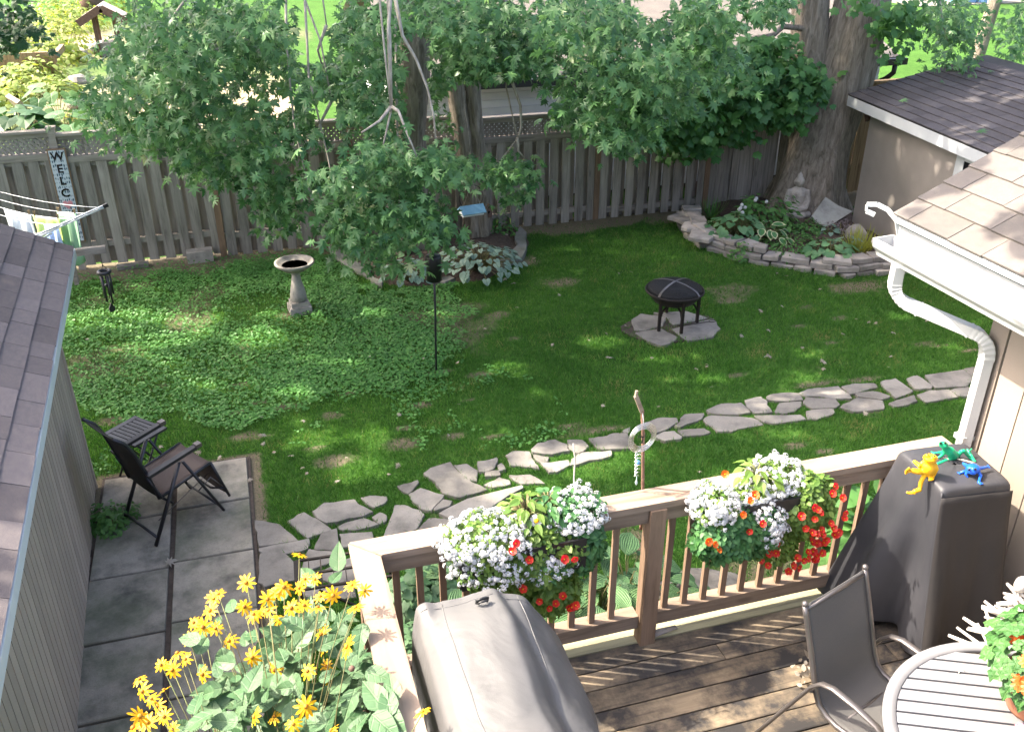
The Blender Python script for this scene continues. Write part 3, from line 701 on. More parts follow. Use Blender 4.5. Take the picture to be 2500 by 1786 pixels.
# rake board following the slope
rk = MB(); a_ = Vector(H(3.40,.585,3.04)); rk.bar(a_,a_+Vector((1,0,SL))*3.4,.03,.17,(0,0,1)); rk.build('rake_board',M['white_metal'],house)
# K-style gutter: open trough with a rolled front lip
prof = [(3.365,3.015),(3.365,2.90),(3.27,2.90),(3.262,2.925),(3.235,2.955),(3.222,2.985),(3.222,3.006),(3.236,3.010),(3.238,2.998)]
gv=[];gf=[]; ys=[.62,-5.3]
out = prof; inn = [(3.361,3.014),(3.361,2.905),(3.272,2.905),(3.266,2.928),(3.239,2.958),(3.227,2.986),(3.227,3.003),(3.233,3.005),(3.236,2.998)]
for pr in (out,inn):
    for y_ in ys: gv += [H(px_,y_,pz_) for px_,pz_ in pr]
K = len(prof)
for base_ in (0,2*K):
    for i in range(K-1): gf.append((base_+i,base_+i+1,base_+K+i+1,base_+K+i))
gut = MB().add(gv,gf).build('gutter',M['white_metal'],house)
MB().add([H(px_,.622,pz_) for px_,pz_ in prof[:8]]+[H(px_,.612,pz_) for px_,pz_ in prof[:8]],[tuple(range(7,-1,-1)),tuple(range(8,16))]+[(i,(i+1)%8,8+(i+1)%8,8+i) for i in range(8)]).build('end_cap',M['white_metal'],gut)
MB().add([H(3.358,.60,2.909),H(3.358,-5.3,2.909),H(3.275,-5.3,2.909),H(3.275,.60,2.909)],[(0,1,2,3)]).build('gutter_dust',M['gutter_in'],gut)
# downspout: rectangular tube with two ribbed elbows
def rect_tube(b_, pts, wd, th, ribs=None):
    """pts: centre line; ribs: parallel list of radius multipliers"""
    pts = [Vector(p) for p in pts]; m_ = len(pts); vs=[];fs=[]; x0 = None
    for i in range(m_):
        t_ = (pts[min(i+1,m_-1)]-pts[max(i-1,0)]).normalized()
        side = Vector((.42,1,0)) if True else None
        x_ = side-t_*side.dot(t_)
        if x_.length < .2: x_ = Vector((1,-.3,0))-t_*Vector((1,-.3,0)).dot(t_)
        x_.normalize()
        if x0 is not None and x_.dot(x0) < 0: x_ = -x_
        x0 = x_; y_ = t_.cross(x_); k_ = ribs[i] if ribs else 1
        for sx_,sy2 in ((-1,-.86),(-.88,-1),(.88,-1),(1,-.86),(1,.86),(.88,1),(-.88,1),(-1,.86)):
            vs.append(pts[i]+x_*sx_*wd/2*k_+y_*sy2*th/2*k_)
    for i in range(m_-1):
        for k_ in range(8): fs.append((i*8+k_,i*8+(k_+1)%8,(i+1)*8+(k_+1)%8,(i+1)*8+k_))
    fs += [tuple(range(7,-1,-1)),tuple((m_-1)*8+k_ for k_ in range(8))]; b_.add(vs,fs)
DS = [H(*p) for p in ((3.29,.44,2.90),(3.29,.44,2.80))]; A1_ = Vector(H(3.29,.44,2.80)); B1_ = Vector(H(3.295,.40,2.715)); C1_ = Vector(H(3.345,.33,2.68))
def bez(a,b,c,n): return [(a*(1-t_)**2+b*2*t_*(1-t_)+c*t_*t_) for t_ in np.linspace(0,1,n)]
el1 = bez(A1_,Vector(H(3.29,.44,2.70)),Vector(H(3.36,.355,2.675)),15); S2 = Vector(H(3.575,.075,2.605)); el2 = bez(S2,Vector(H(3.635,-.005,2.585)),Vector(H(3.635,-.005,2.46)),15)
d_ = thing('x','x','x'); bpy.data.objects.remove(d_)
d1 = MB(); rect_tube(d1,[Vector(DS[0])]+el1+[S2],.085,.062,[1]+[1+.05*(i%2) for i in range(15)]+[1]); dsp = d1.build('downspout',M['white_metal'],house)
for f_ in (.12,.93):
    q_ = Vector(el1[-1]).lerp(S2,f_); MB().bar(q_,q_+(S2-Vector(el1[-1])).normalized()*.012,.066,.088,(.42,1,0)).build('joint_band',M['white_metal'],dsp)
for z_ in (1.95,1.2): MB().box(H(3.635,-.005,z_),(.10,.075,.03)).build('pipe_strap',M['white_metal'],dsp)
d1 = MB(); rect_tube(d1,el2,.087,.064,[1+.05*(i%2) for i in range(15)]); d1.build('elbow',M['white_metal'],dsp)
d1 = MB(); rect_tube(d1,[Vector(H(3.635,-.005,2.47)),Vector(H(3.635,-.005,.1))],.085,.06); d1.build('straight_pipe',M['white_metal'],dsp)
fl = MB(); 
pts = [H(3.40,.60,2.98),H(3.37,.625,3.10),H(3.34,.68,3.15),H(3.29,.72,3.175),H(3.24,.75,3.17),H(3.235,.735,3.135),H(3.27,.70,3.12)]
for i in range(len(pts)-1): fl.bar(pts[i],pts[i+1],.004,.028,(0,0,1) if i>0 else (1,0,0))
fl.build('bent_flashing',M['trimL'],house)

# shed on the left
shed = thing('tool_shed','low taupe shed with grey brown shingle roof and pale eave trim','shed',(-1.755,0,0),math.radians(3.07))
def LW(x,y,z):
    a_ = math.radians(-3.07); dx = x+1.755; return (dx*math.cos(a_)-y*math.sin(a_),dx*math.sin(a_)+y*math.cos(a_),z)
def L_(x,y,z): return (x+1.85,y,z)
MB().box(L_(-3.14,1.2,.84),(2.66,5.52,1.68)).build('wall_core',M['groove'],shed)
sbl = MB().box((0,0,0),(.022,.087,1.72)).mesh('siding_board',M['sidingL'])
for i in range(50): inst('siding_board',sbl,shed,L_(-1.80,3.90-.1*i,.86+random.uniform(-.01,.01)))
MB().box((0,0,0),(.04,.05,1.74)).build('corner_board',M['sidingL'],shed,L_(-1.795,3.975,.87))
MB().box((0,0,0),(.04,.09,.30)).build('end_board',M['fence_rail'],shed,L_(-1.74,5.45,1.56))
sbb = MB().box((0,0,0),(.094,.022,1.72)).mesh('siding_board',M['sidingL'])
for i in range(24): inst('siding_board',sbb,shed,L_(-1.95-.1*i,3.97,.86))
rd = MB(); q0,q1 = Vector(L_(-1.73,5.48,1.745)),Vector(L_(-1.73,-1.6,1.745)); up = Vector((-1,0,.54))*1.55
rd.add([q0,q1,q1+up,q0+up]+[p-Vector((0,0,.04)) for p in (q0,q1,q1+up,q0+up)],[(3,2,1,0),(4,5,6,7),(1,5,4,0),(2,6,5,1),(3,7,6,2),(0,4,7,3)]); rd.build('roof_deck',M['roof_dark'],shed)
shingle_roof(shed,L_(-1.705,5.5,1.745),(0,-1,0),(-1,0,.54),10,6.9,.172,.33,M['shL'])
MB().box((0,0,0),(.018,7.1,.085)).build('eave_trim',M['trimL'],shed,L_(-1.702,1.95,1.70))
rk = MB(); a_ = Vector(L_(-1.72,5.485,1.70)); rk.bar(a_,a_+Vector((-1,0,.54))*1.5,.02,.09); rk.build('rake_board',M['trimL'],shed)
pk = MB(); pk.box((0,0,0),(.40,.045,.07)); pk.build('bracket_plank',M['fence_rail'],shed,LW(-1.84,5.60,1.67))
pk = MB(); pk.tube([LW(-1.70,5.60,1.635),LW(-1.70,5.60,1.50)],.004,6); pk.build('hook',M['iron'],shed)

# grey shed on the right, turned a few degrees
shr = thing('garden_shed','grey stucco shed with dark shingle roof and white fascia behind the stone bed','shed',(8.9,8.7,0)); ANG = math.radians(-7.4); shr.rotation_euler.z = ANG
cA,sA = math.cos(-ANG),math.sin(-ANG)
MB().box((2.6,-3.3,.9),(4.9,5.9,1.8)).build('wall',M['stucco'],shr,(0,0,0))
sl2 = .245
rd = MB(); q0,q1 = Vector((-.02,.1,1.93)),Vector((-.02,-6.2,1.93)); up = Vector((1,0,sl2))*2.2
rd.add([q0,q1,q1+up,q0+up]+[p-Vector((0,0,.05)) for p in (q0,q1,q1+up,q0+up)],[(0,1,2,3),(7,6,5,4),(0,4,5,1),(1,5,6,2),(2,6,7,3),(3,7,4,0)]); rd.build('roof_deck',M['roof_dark'],shr)
rd = MB(); qa,qb = q0+up,q1+up; dn = Vector((2.8,0,-.95)); rd.add([qa,qb,qb+dn,qa+dn],[(0,1,2,3)]); rd.build('far_roof_slope',M['roof_dark'],shr)
shingle_roof(shr,(-.03,-5.2,1.935),(0,1,0),(1,0,sl2),13,5.3,.155,.34,M['shR'])
MB().box((0,0,0),(.024,6.3,.15)).build('fascia',M['white_paint'],shr,(-.015,-3.05,1.845))
MB().box((0,0,0),(.03,.17,1.2)).build('window_frame',M['white_paint'],shr,(.145,-2.725,1.17)); 
MB().box((0,0,0),(.03,.9,.10)).build('window_frame',M['white_paint'],shr,(.145,-3.262,1.72))
MB().box((0,0,0),(.02,.86,1.09)).build('window_pane',M['dark_glass'],shr,(.145,-3.242,1.12))
MB().bar((.15,-.22,1.75),(.15,-.30,1.62),.05,.10).build('bracket',M['brownwood'],shr)

# ------------------------------------------------------------------ fences
fence = thing('wooden_fence','long weathered grey wooden fence with lattice top along the back of the lawn','fence',(0,9.8,0))
posts = [-8.47,-6.52,-4.57,-2.62,-.68,1.27,3.22,5.15,7.10]
fbd = [MB().box((0,0,0),(.135,.018,1.49)).mesh('fence_board',M['fence']) for _ in range(1)][0]
for pi in range(len(posts)):
    s0 = posts[pi]; s1 = posts[pi+1] if pi+1 < len(posts) else 8.35
    dz = -.028*((s0+s1)/2+2.6); Wd = s1-s0
    tall = .13 if s0 < -2 else .02
    MB().box((0,0,0),(.088,.088,1.86+tall)).build('fence_post',M['post_brown'] if s0 > -1 else M['fence_rail'],fence,(s0,-.035 if s0>-1 else 0,(1.86+tall)/2+dz))
    if s0 < -2: MB().box((0,0,0),(.12,.12,.03)).build('post_cap',M['fence_rail'],fence,(s0,0,2.0+dz))
    for z_,h_,d_ in ((1.905,.035,.12),(1.855,.06,.03),(1.575,.085,.14),(1.50,.06,.084),(.36,.085,.084)):
        MB().box((0,0,0),(Wd-.09,d_,h_)).build('fence_rail',M['fence_rail'],fence,((s0+s1)/2,0,z_+dz))
    nb = 9; pitch = Wd/nb
    for k in range(nb):
        xk = s0+pitch*(k+.5)+.02; j = random.gauss(0,.008)
        if k < nb: inst('fence_board',fbd,fence,(xk+j,-.052,.805+dz+random.gauss(0,.008)),rot('Y',random.gauss(0,.007)) @ rot('Z',random.gauss(0,.02)))
        inst('fence_board',fbd,fence,(xk+pitch/2+j,.056,.805+dz),rot('Y',random.gauss(0,.006)))
    lt = MB(); n_ = int(Wd/.075)
    for k in range(-4,n_+1):
        for sg in (-1,1):
            xa = k*.075; xb = xa+.20
            if sg > 0: p0,p1 = [xa,0],[xb,.2]
            else: p0,p1 = [xa,.2],[xb,0]
            if p0[0] < 0: p0[1] += -p0[0]*sg; p0[0] = 0
            if p1[0] > Wd-.09: p1[1] -= (p1[0]-Wd+.09)*sg; p1[0] = Wd-.09
            if p1[0]-p0[0] < .03: continue
            lt.bar((p0[0]-Wd/2+.045,.006*sg,p0[1]),(p1[0]-Wd/2+.045,.006*sg,p1[1]),.038,.009,(0,1,0))
    # strips lie flat against the fence plane
    kind(lt.build('lattice',M['fence'],fence,((s0+s1)/2,.012,1.625+dz)),'stuff')
f2 = thing('tan_fence','tan vertical board fence between the big tree and the grey shed','fence',(10.4,9.75,0))
tb = MB().box((0,0,0),(.14,.02,1.85)).mesh('fence_board',M['fence_tan'])
for k in range(16): inst('fence_board',tb,f2,(-1.25+.155*k,random.choice((-.02,.02)),.95),rot('Y',random.gauss(0,.006)))
MB().box((0,0,0),(2.6,.10,.035)).build('top_rail',M['fence_tan'],f2,(0,0,1.90))
# ------------------------------------------------------------------ trees
LEAF_V = [(0,.30,.05)]; _h = [(0,0,0),(.28,-.09,-.05),(.14,.10,0),(.60,.25,-.12),(.21,.34,.01),(.53,.66,-.10),(.15,.52,.02),(.17,.76,0)]
LEAF_V += _h+[(0,1.0,-.14)]+[(-x,y,z) for x,y,z in _h[:0:-1]]
LEAF_F = [(0,i,i+1) for i in range(1,16)]+[(0,16,1)]
ROUND_V = [(0,.35,.04)]; _h2 = [(0,0,0),(.36,-.05,-.04),(.34,.12,0),(.60,.36,-.08),(.46,.46,-.02),(.46,.70,-.08),(.24,.66,0)]
ROUND_V += _h2+[(0,.95,-.12)]+[(-x,y,z) for x,y,z in _h2[:0:-1]]
ROUND_F = [(0,i,i+1) for i in range(1,14)]+[(0,14,1)]
LOW_V = [(0,.4,.03),(0,0,0),(.5,.12,-.06),(.42,.55,-.05),(0,1,-.1),(-.42,.55,-.05),(-.5,.12,-.06)]
LOW_F = [(0,1,2),(0,2,3),(0,3,4),(0,4,5),(0,5,6),(0,6,1)]
OVAL_V = [(0,.5,.0),(0,0,-.02),(.20,.16,.05),(.33,.42,.06),(.24,.72,.02),(0,1,-.08),(-.24,.72,.02),(-.33,.42,.06),(-.20,.16,.05)]
OVAL_F = [(0,i,i+1) for i in range(1,8)]+[(0,8,1)]
HEART_V = [(0,.38,.02),(0,.10,0),(.26,-.06,.03),(.46,.16,.04),(.40,.50,.0),(.20,.80,-.05),(0,1,-.12),(-.20,.80,-.05),(-.40,.50,0),(-.46,.16,.04),(-.26,-.06,.03)]
HEART_F = [(0,i,i+1) for i in range(1,10)]+[(0,10,1)]
def tmesh(name, V, F, m):
    me_ = bpy.data.meshes.new(name); me_.from_pydata(V,[],F); me_.materials.append(m); me_.update()
    return me_
def trunk(name, root, pts, rad, flare=0., n=18, sub=5, amp=.10):
    P_=[]; R_=[]
    for i in range(len(pts)-1):
        for k in range(sub): f=k/sub; P_.append([pts[i][j]*(1-f)+pts[i+1][j]*f for j in range(3)]); R_.append(rad[i]*(1-f)+rad[i+1]*f)
    P_.append(pts[-1]); R_.append(rad[-1]); b_ = MB(); b_.tube(P_,R_,n)
    z0 = pts[0][2]; ph = random.uniform(0,6)
    for i,v_ in enumerate(b_.v):
        k = i//n
        if k >= len(P_): continue
        c = P_[k]; a_ = 2*PI*(i%n)/n; zz = c[2]-z0
        f = 1+amp*(mnoise.noise((math.cos(a_)*2.2+ph,math.sin(a_)*2.2,zz*.5))*1.3+.6*math.sin(a_*5+zz*.6+ph))
        if flare: f += flare*math.exp(-max(zz,0)*2.6)*(.7+.6*math.sin(a_*5+ph))
        b_.v[i] = (c[0]+(v_[0]-c[0])*f, c[1]+(v_[1]-c[1])*f, v_[2])
    return b_.build(name,M['bark'],root)
def twigs(name, root, lines, r0=.014, r1=.005):
    b_ = MB()
    for ln in lines:
        n_ = len(ln); b_.tube(ln,[r0+(r1-r0)*i/(n_-1) for i in range(n_)],6)
    return b_.build(name,M['twig'],root)
def wiggle(a,b,n=6,amp=.06,sag=.0):
    a,b = np.array(a),np.array(b); out=[]
    for i in range(n+1):
        f = i/n; p = a*(1-f)+b*f; p = p+np.array([random.gauss(0,amp),random.gauss(0,amp),random.gauss(0,amp)])*(0 if i in(0,n) else 1); p[2] += sag*f*(1-f)*4; out.append(p)
    return out
PATCH = [('D',x_,y_,rx,ry) for x_,y_,rx,ry in ((300,712,150,20),(390,745,75,24),(270,770,36,10),(590,752,55,24),(790,700,75,14),(407,825,34,10),(460,853,40,14),(760,806,50,10),(655,880,50,14),(690,970,60,24),(835,970,42,20),(815,1030,60,26),(1130,818,50,18),
 (1195,870,34,12),(1330,755,50,14),(1280,960,36,8),(1300,1020,110,30),(1150,1090,100,24),(1420,1010,50,20),(600,700,30,8),(330,790,30,8),(1500,790,60,10),(1770,965,44,12),(1640,1050,70,16),(1800,780,50,10),(2040,560,30,8),(1790,830,60,12),(1560,840,80,12),(2120,770,30,10),(1990,700,30,8),(980,700,40,8),(1060,930,40,8))]
PW = [(az(t_,x_,y_,0)[:2],np.linalg.norm(az(t_,x_+rx,y_,0)[:2]-az(t_,x_-rx,y_,0)[:2])/2,np.linalg.norm(az(t_,x_,y_+ry,0)[:2]-az(t_,x_,y_-ry,0)[:2])/2) for t_,x_,y_,rx,ry in PATCH]
def lit_patch(lx,ly,k=1.):
    m_ = np.zeros(lx.shape,bool)
    for (cx,cyy),a_,b_ in PW:
        e = ((lx-cx)/a_*cy-(ly-cyy)/a_*sy)**2+((lx-cx)/b_*sy+(ly-cyy)/b_*cy)**2; m_ |= e*(.7+.6*fbm(lx*5,ly*5,62)) < k
    return m_
def foliage(polys, N, nr, clump, r, size, excl=(), sun=0, spread=.145):
    """leaf clumps hanging in a stretch of the crown; polys outline it, nr = near/far limits"""
    xs=[p[0] for po in polys for p in po]; ys=[p[1] for po in polys for p in po]; cs=[]
    while len(cs) < clump:
        x_ = r.uniform(min(xs),max(xs),400); y_ = r.uniform(min(ys),max(ys),400)
        m_ = np.zeros(400,bool)
        for po in polys: m_ |= inpoly(x_,y_,po)
        for po in excl: m_ &= ~inpoly(x_,y_,po)
        for a_,b_ in zip(x_[m_],y_[m_]):
            cs.append(an('D',a_,b_,r.uniform(*nr)))
    cs = np.array(cs[:clump]); id_ = r.integers(0,clump,N)
    sp = r.normal(0,1,(N,3))*np.array([spread,spread,spread*.62]); P_ = cs[id_]+sp; P_[:,2] -= np.abs(sp[:,0])*.35
    u,v_ = proj(P_); u/=1.1; v_/=1.1; keep = np.ones(N,bool)
    for po in excl: keep &= ~inpoly(u,v_,po)
    if sun: keep &= ~(lit_patch(P_[:,0]-P_[:,2]*COT*SUN_H[0],P_[:,1]-P_[:,2]*COT*SUN_H[1],1.5)&(r.random(N)<sun))
    P_ = P_[keep]; id_=id_[keep]; sp = sp[keep]; n_ = len(P_)
    out = sp.copy(); out[:,2] = 0; out += np.array([-.05,-.12,0]); tip = out/np.linalg.norm(out+1e-6,axis=1,keepdims=True)+r.normal(0,.4,(n_,3)); tip[:,2] -= 1.0
    nrm = np.stack([r.normal(-.15,.62,n_),r.normal(-.5,.6,n_),np.full(n_,.8)],1)
    return P_,basis(nrm,tip),size*r.uniform(.6,1.3,n_),np.clip(.36+.25*np.sin(id_*12.9898)+r.normal(0,.20,n_)+.35*(r.random(n_)<.04),0,.98),cs
r = np.random.default_rng(21)
# centre maple: tall single trunk in the small bed
maple = thing('maple_tree','big maple with one thick trunk in the small bed, leafy boughs over the lawn','tree',(2.03,9.35,0))
def loc(root,pts): l = root.location; return [tuple(np.array(p)-np.array(l)) for p in pts]
trunk('trunk',maple,loc(maple,[(2.03,9.35,-.1),(2.03,9.3,.7),(2.05,9.25,1.7),(2.2,9.2,2.9),(2.15,9.0,4.6),(1.9,8.8,6.5),(1.8,8.6,9.5)]),[.36,.29,.25,.24,.22,.18,.06],.6)
limb = []
for dx,dy,z0,z1 in ((-3.4,-3.2,3.9,6.0),(-1.2,-4.6,4.2,6.2),(1.8,-4.4,4.1,5.6),(-6.2,-1.0,4.6,6.4),(-5.5,-3.8,5.5,7.5),(-4.0,.8,5.2,7.0),(3.6,-2.6,4.5,6.0),(-2.2,-2.0,6.2,8.6)):
    limb.append(wiggle((2.1,9.0,z0),(2.1+dx,9+dy,z1),8,.09,.35))
b_ = MB()
for ln in limb: b_.tube(loc(maple,ln),[.10*(1-i/9)+.015 for i in range(9)],8)
b_.build('limb',M['bark'],maple)
LIMB = limb
GAP = [[(655,0),(748,0),(745,55),(725,140),(660,140)],[(893,75),(955,75),(960,180),(952,310),(905,320),(893,200)],[(985,185),(1080,180),(1235,168),(1230,262),(1062,262),(1000,272)]]
GAP2 = [[(690,210),(760,215),(758,290),(700,290)],[(598,205),(650,205),(655,240),(610,250)]]
G1 = foliage([[(290,0),(262,110),(228,160),(232,215),(215,265),(300,295),(385,285),(380,320),(450,365),(540,375),(620,350),(660,300),(720,275),(890,300),(890,0)]],6600,(5.2,8.6),330,r,.112,GAP[:2]+GAP2,.96)
G2 = foliage([[(380,330),(480,350),(520,400),(440,395)],[(560,380),(650,390),(655,430),(630,500),(598,515),(575,440)],[(300,290),(345,280),(350,330),(305,340)]],800,(5.6,7.2),44,r,.10,(),.96,.11)
G3 = foliage([[(690,360),(760,340),(850,310),(900,330),(1000,335),(1020,340),(1010,390),(950,455),(1000,520),(975,560),(925,510),(868,590),(840,615),(785,545),(740,505),(705,440)]],2200,(4.4,6.6),105,r,.116,[[(905,300),(940,300),(925,330),(900,330)]],.93,.13)
G4 = foliage([[(890,0),(1240,0),(1240,190),(1180,215),(1130,180),(1060,180),(1040,250),(985,270),(960,180),(960,40),(890,40)]],3300,(5.4,8.4),110,r,.105,GAP,.93)
G5 = foliage([[(1200,0),(1640,0),(1630,130),(1560,190),(1480,250),(1400,315),(1345,290),(1300,270),(1240,190)]],3600,(4.2,6.8),125,r,.115,(),.93)
G6 = foliage([[(1082,352),(1188,345),(1192,395),(1150,440),(1120,420),(1085,385)],[(1640,0),(1765,0),(1700,60),(1645,60)],[(1360,300),(1420,300),(1410,322),(1370,322)]],620,(5.6,6.8),30,r,.10,(),0,.10)
def cat_(gs): return [np.concatenate([g[i] for g in gs]) for i in range(4)]
# the leaves that show largest are pieces of their own, the rest of the crown is one mass
def variants(tv):
    tv = np.array(tv,float); a_ = tv.copy(); a_[:,2] -= .22*np.abs(a_[:,0]); b_ = tv.copy(); b_[:,0] *= .82; b_[:,2] -= .30*np.clip(b_[:,1]-.3,0,1)**1.5; b_[:,0] += .06*np.sin(b_[:,1]*5); c_ = tv.copy(); c_[:,2] += .16*np.abs(c_[:,0])-.15*c_[:,1]**2; c_[:,0] *= 1.08; c_[:,1] = c_[:,1]*.94+.05*c_[:,0]
    return [a_,b_,c_]
def crown(root, gs, tv, tf, m, nbig=300, low=None):
    P_,R_,s_,t_ = cat_(gs); l = np.array(root.location); vs_ = variants(tv)
    d = np.linalg.norm(P_-CAM,axis=1)/s_; u,v_ = proj(P_); d = np.where((u>0)&(u<2500)&(v_>0),d,1e9); o_ = np.argsort(d); big = o_[:nbig]; rest = o_[nbig:]
    ms = [tmesh('leaf',v_.tolist(),tf,m) for v_ in vs_]
    for q_,i in enumerate(big): inst('leaf',ms[q_%3],root,P_[i]-l,Matrix(R_[i].tolist()),float(s_[i]))
    for q_ in range(3):
        k_ = rest[q_::3]; kind(scatter('crown',vs_[q_],tf,P_[k_]-l,R_[k_],s_[k_],t_[k_],m,root),'stuff')
crown(maple,[G1,G2,G3,G4,G5,G6],LEAF_V,LEAF_F,M['maple'])
tw = []
def px(t_,pp,n0,n1=None):
    n1 = n1 if n1 is not None else n0
    return [an(t_,x_,y_,n0+(n1-n0)*i/(len(pp)-1)) for i,(x_,y_) in enumerate(pp)]
tw += [px('A2',[(1150,-60),(1130,240),(1140,560),(1155,860),(1120,1020),(1085,1170)],5.1,4.8),px('A2',[(1150,850),(1060,960),(920,1050)],4.9,4.7),px('A2',[(1160,850),(1210,880),(1280,1060),(1360,1250)],4.9,4.6),
 px('A2',[(1180,-40),(1240,280),(1350,470),(1440,700),(1490,920),(1510,1150)],5.2,4.9),px('A2',[(640,200),(570,400),(620,570)],6.4),px('A2',[(680,800),(600,960),(540,1110)],6.2),px('A3',[(540,470),(620,570),(710,760),(740,930)],6.2),
 px('A3',[(60,-80),(100,0),(170,110),(140,330),(100,450)],6.6),px('A3',[(160,640),(230,840),(235,1000),(215,1090),(60,1290)],6.4),px('A3',[(205,1090),(215,1200),(260,1250)],6.4),px('A1',[(1500,-60),(1470,0),(1340,170),(1320,310)],6.4),px('A1',[(1320,200),(1230,290)],6.4),
 px('A3',[(1040,-80),(1045,140),(1038,330)],5.4),px('A3',[(820,-60),(790,60),(770,100)],5.4),px('A3',[(760,280),(860,370)],5.6),px('B2',[(770,560),(780,420),(880,300)],5.6),px('B2',[(1220,435),(1340,460)],5.4),px('B2',[(500,200),(560,370),(680,500)],5.8)]
# every hanging spray is tied back to a limb above
for ln in list(tw):
    p = np.array(ln[0]); L_end = min((np.array(q) for l_ in LIMB for q in l_), key=lambda q: np.linalg.norm(q-p))
    if np.linalg.norm(L_end-p) < 4.5: tw.append(wiggle(L_end,p,5,.05))
twigs('twig',maple,[loc(maple,l_) for l_ in tw],.019,.008)
# upper crown, above the picture, that shades the lawn; its leaves and gaps are placed by where shadows land
ROOFLIT = [(az('A4',x_,y_,2.1),.35,.12) for x_,y_ in ((1780,960),(1590,985),(2100,770),(2230,740),(1880,825),(2200,880))]
def shade(lx,ly):
    d = np.zeros(lx.shape); wv = fbm(lx*1.6,ly*1.6,61)
    lawn = (lx>-4.5)&(lx<9.2)&(ly>1.9+.35*np.sin(lx*1.3))&(ly<10.0)&~((lx<-1.2)&(ly>9.8)); d[lawn] = 1
    nearl = (ly<=1.9+.35*np.sin(lx*1.3))&(ly>.55)&(lx>-.4)&(lx<6); d[nearl] = np.where(wv[nearl]>.47,.9,.04)
    ptio = (lx<-.3)&(lx>-2.6)&(ly>1.0)&(ly<4.4); d[ptio] = 1
    dim = lawn&(ly>3)&(ly<5.6)&(lx>1.5)&(wv>.64); d[dim] *= .35
    d[lit_patch(lx,ly,1.7)] = 0
    # the right-hand shed and the bed, the left shed roof, the house roof
    rs = (lx>=9.2)&(lx<14.5)&(ly>3.0)&(ly<9.9); d[rs] = 1
    for c,a_,b_ in ROOFLIT:
        e = ((lx-c[0]-c[2]*COT*.908)/a_)**2+((ly-c[1]+c[2]*COT*.42)/b_)**2; d[e<1] = 0
    ls = (lx>-1.6)&(lx<-.25)&(ly>-1.2)&(ly<4.9)&(fbm(lx*3.4,ly*2.6,63)<.53); d[ls] = np.maximum(d[ls],1.)
    hr = (lx>5.6)&(lx<8.2)&(ly>-2.1)&(ly<.2)&(fbm(lx*2.6,ly*3.0,64)>.56); d[hr] = .8
    return d
def upper(N, seed, box, zr):
    r = np.random.default_rng(seed); lx = r.uniform(box[0],box[1],N); ly = r.uniform(box[2],box[3],N); z = r.uniform(*zr,N)
    m_ = r.random(N) < shade(lx,ly); lx,ly,z = lx[m_],ly[m_],z[m_]
    P_ = np.stack([lx-z*COT*SUN_H[0]*-1,ly+z*COT*SUN_H[1],z],1)
    u,v_ = proj(P_); P_ = P_[(v_ < -70)|(u<-120)|(u>2620)]; P_ = P_[P_[:,2]>3.2]; P_=P_[np.linalg.norm(P_-CAM,axis=1)>3.2]; n_ = len(P_)
    nrm = np.stack([r.normal(0,.38,n_)+SUN_DIR[0],r.normal(0,.38,n_)+SUN_DIR[1],r.normal(0,.3,n_)+SUN_DIR[2]],1); a_ = r.uniform(0,2*PI,n_)
    return P_,basis(nrm,np.stack([np.cos(a_),np.sin(a_),np.full(n_,-.4)],1)),.15*r.uniform(.7,1.3,n_),np.clip(r.normal(.4,.2,n_),0,.93)
def split_crown(name, root, u, pick):
    m_ = pick(u[0]); kind(scatter(name,LOW_V,LOW_F,u[0][m_]-np.array(root.location),u[1][m_],u[2][m_],u[3][m_],M['crown'],root),'stuff')
u1 = upper(24000,31,(-4.6,9.2,.5,10.0),(9.0,15.5)); l0 = np.array(maple.location)
split_crown('upper_crown',maple,u1,lambda P_:P_[:,0]>-5.5)
b_ = MB()
for dx,dy,z0,z1 in ((-4,-1,8.5,12),(-5.5,1.5,9,13),(-2,2.5,9,13.5),(1.5,1.5,9,12.5),(-6,3.5,8.5,11.5),(1,-2,8,11)): b_.tube(loc(maple,wiggle((1.9,8.7,z0),(1.9+dx,8.7+dy,z1),7,.1,.4)),[.055*(1-i/8)+.01 for i in range(8)],7)
b_.build('limb',M['bark'],maple)
tall = thing('added_shade_tree','tall tree beyond the left edge whose high crown shades the lawn','tree',(-10.5,9.5,0))  # unseen tree, added to shade the lawn while leaving open sky overhead
trunk('trunk',tall,[(0,0,-.1),(.1,0,3),(.2,.1,8),(.4,.2,15)],[.38,.3,.24,.06],.4,14)
split_crown('crown',tall,u1,lambda P_:P_[:,0]<=-5.5)
b_ = MB()
for dx,dy,z0,z1 in ((-3,1,8,12),(3.5,-1,8,12),(2,2.5,9,13),(-2,-2,8.5,11),(4.5,1.5,9,13.5)): b_.tube(wiggle((.2,.1,z0),(dx,dy,z1),7,.1,.4),[.055*(1-i/8)+.01 for i in range(8)],7)
b_.build('limb',M['bark'],tall)
# double trunk beside the maple
dbl = thing('double_trunk_tree','slim tree with two grey stems rising side by side in front of the fence','tree',(2.95,9.45,0))
trunk('trunk',dbl,loc(dbl,[(3.05,9.45,-.05),(3.0,9.42,.7),(2.83,9.4,2.0),(2.7,9.4,3.4),(2.6,9.4,6.2)]),[.16,.13,.125,.12,.05],.25,14)
trunk('trunk',dbl,loc(dbl,[(3.15,9.42,-.05),(3.14,9.4,.7),(3.06,9.4,2.0),(3.0,9.4,3.4),(3.1,9.4,6.0)]),[.15,.12,.11,.105,.05],.25,14)
u4 = upper(700,35,(2.0,7.2,4.0,8.0),(5.6,8.0)); kind(scatter('crown',LOW_V,LOW_F,u4[0]-np.array(dbl.location),u4[1],u4[2],u4[3],M['crown'],dbl),'stuff')
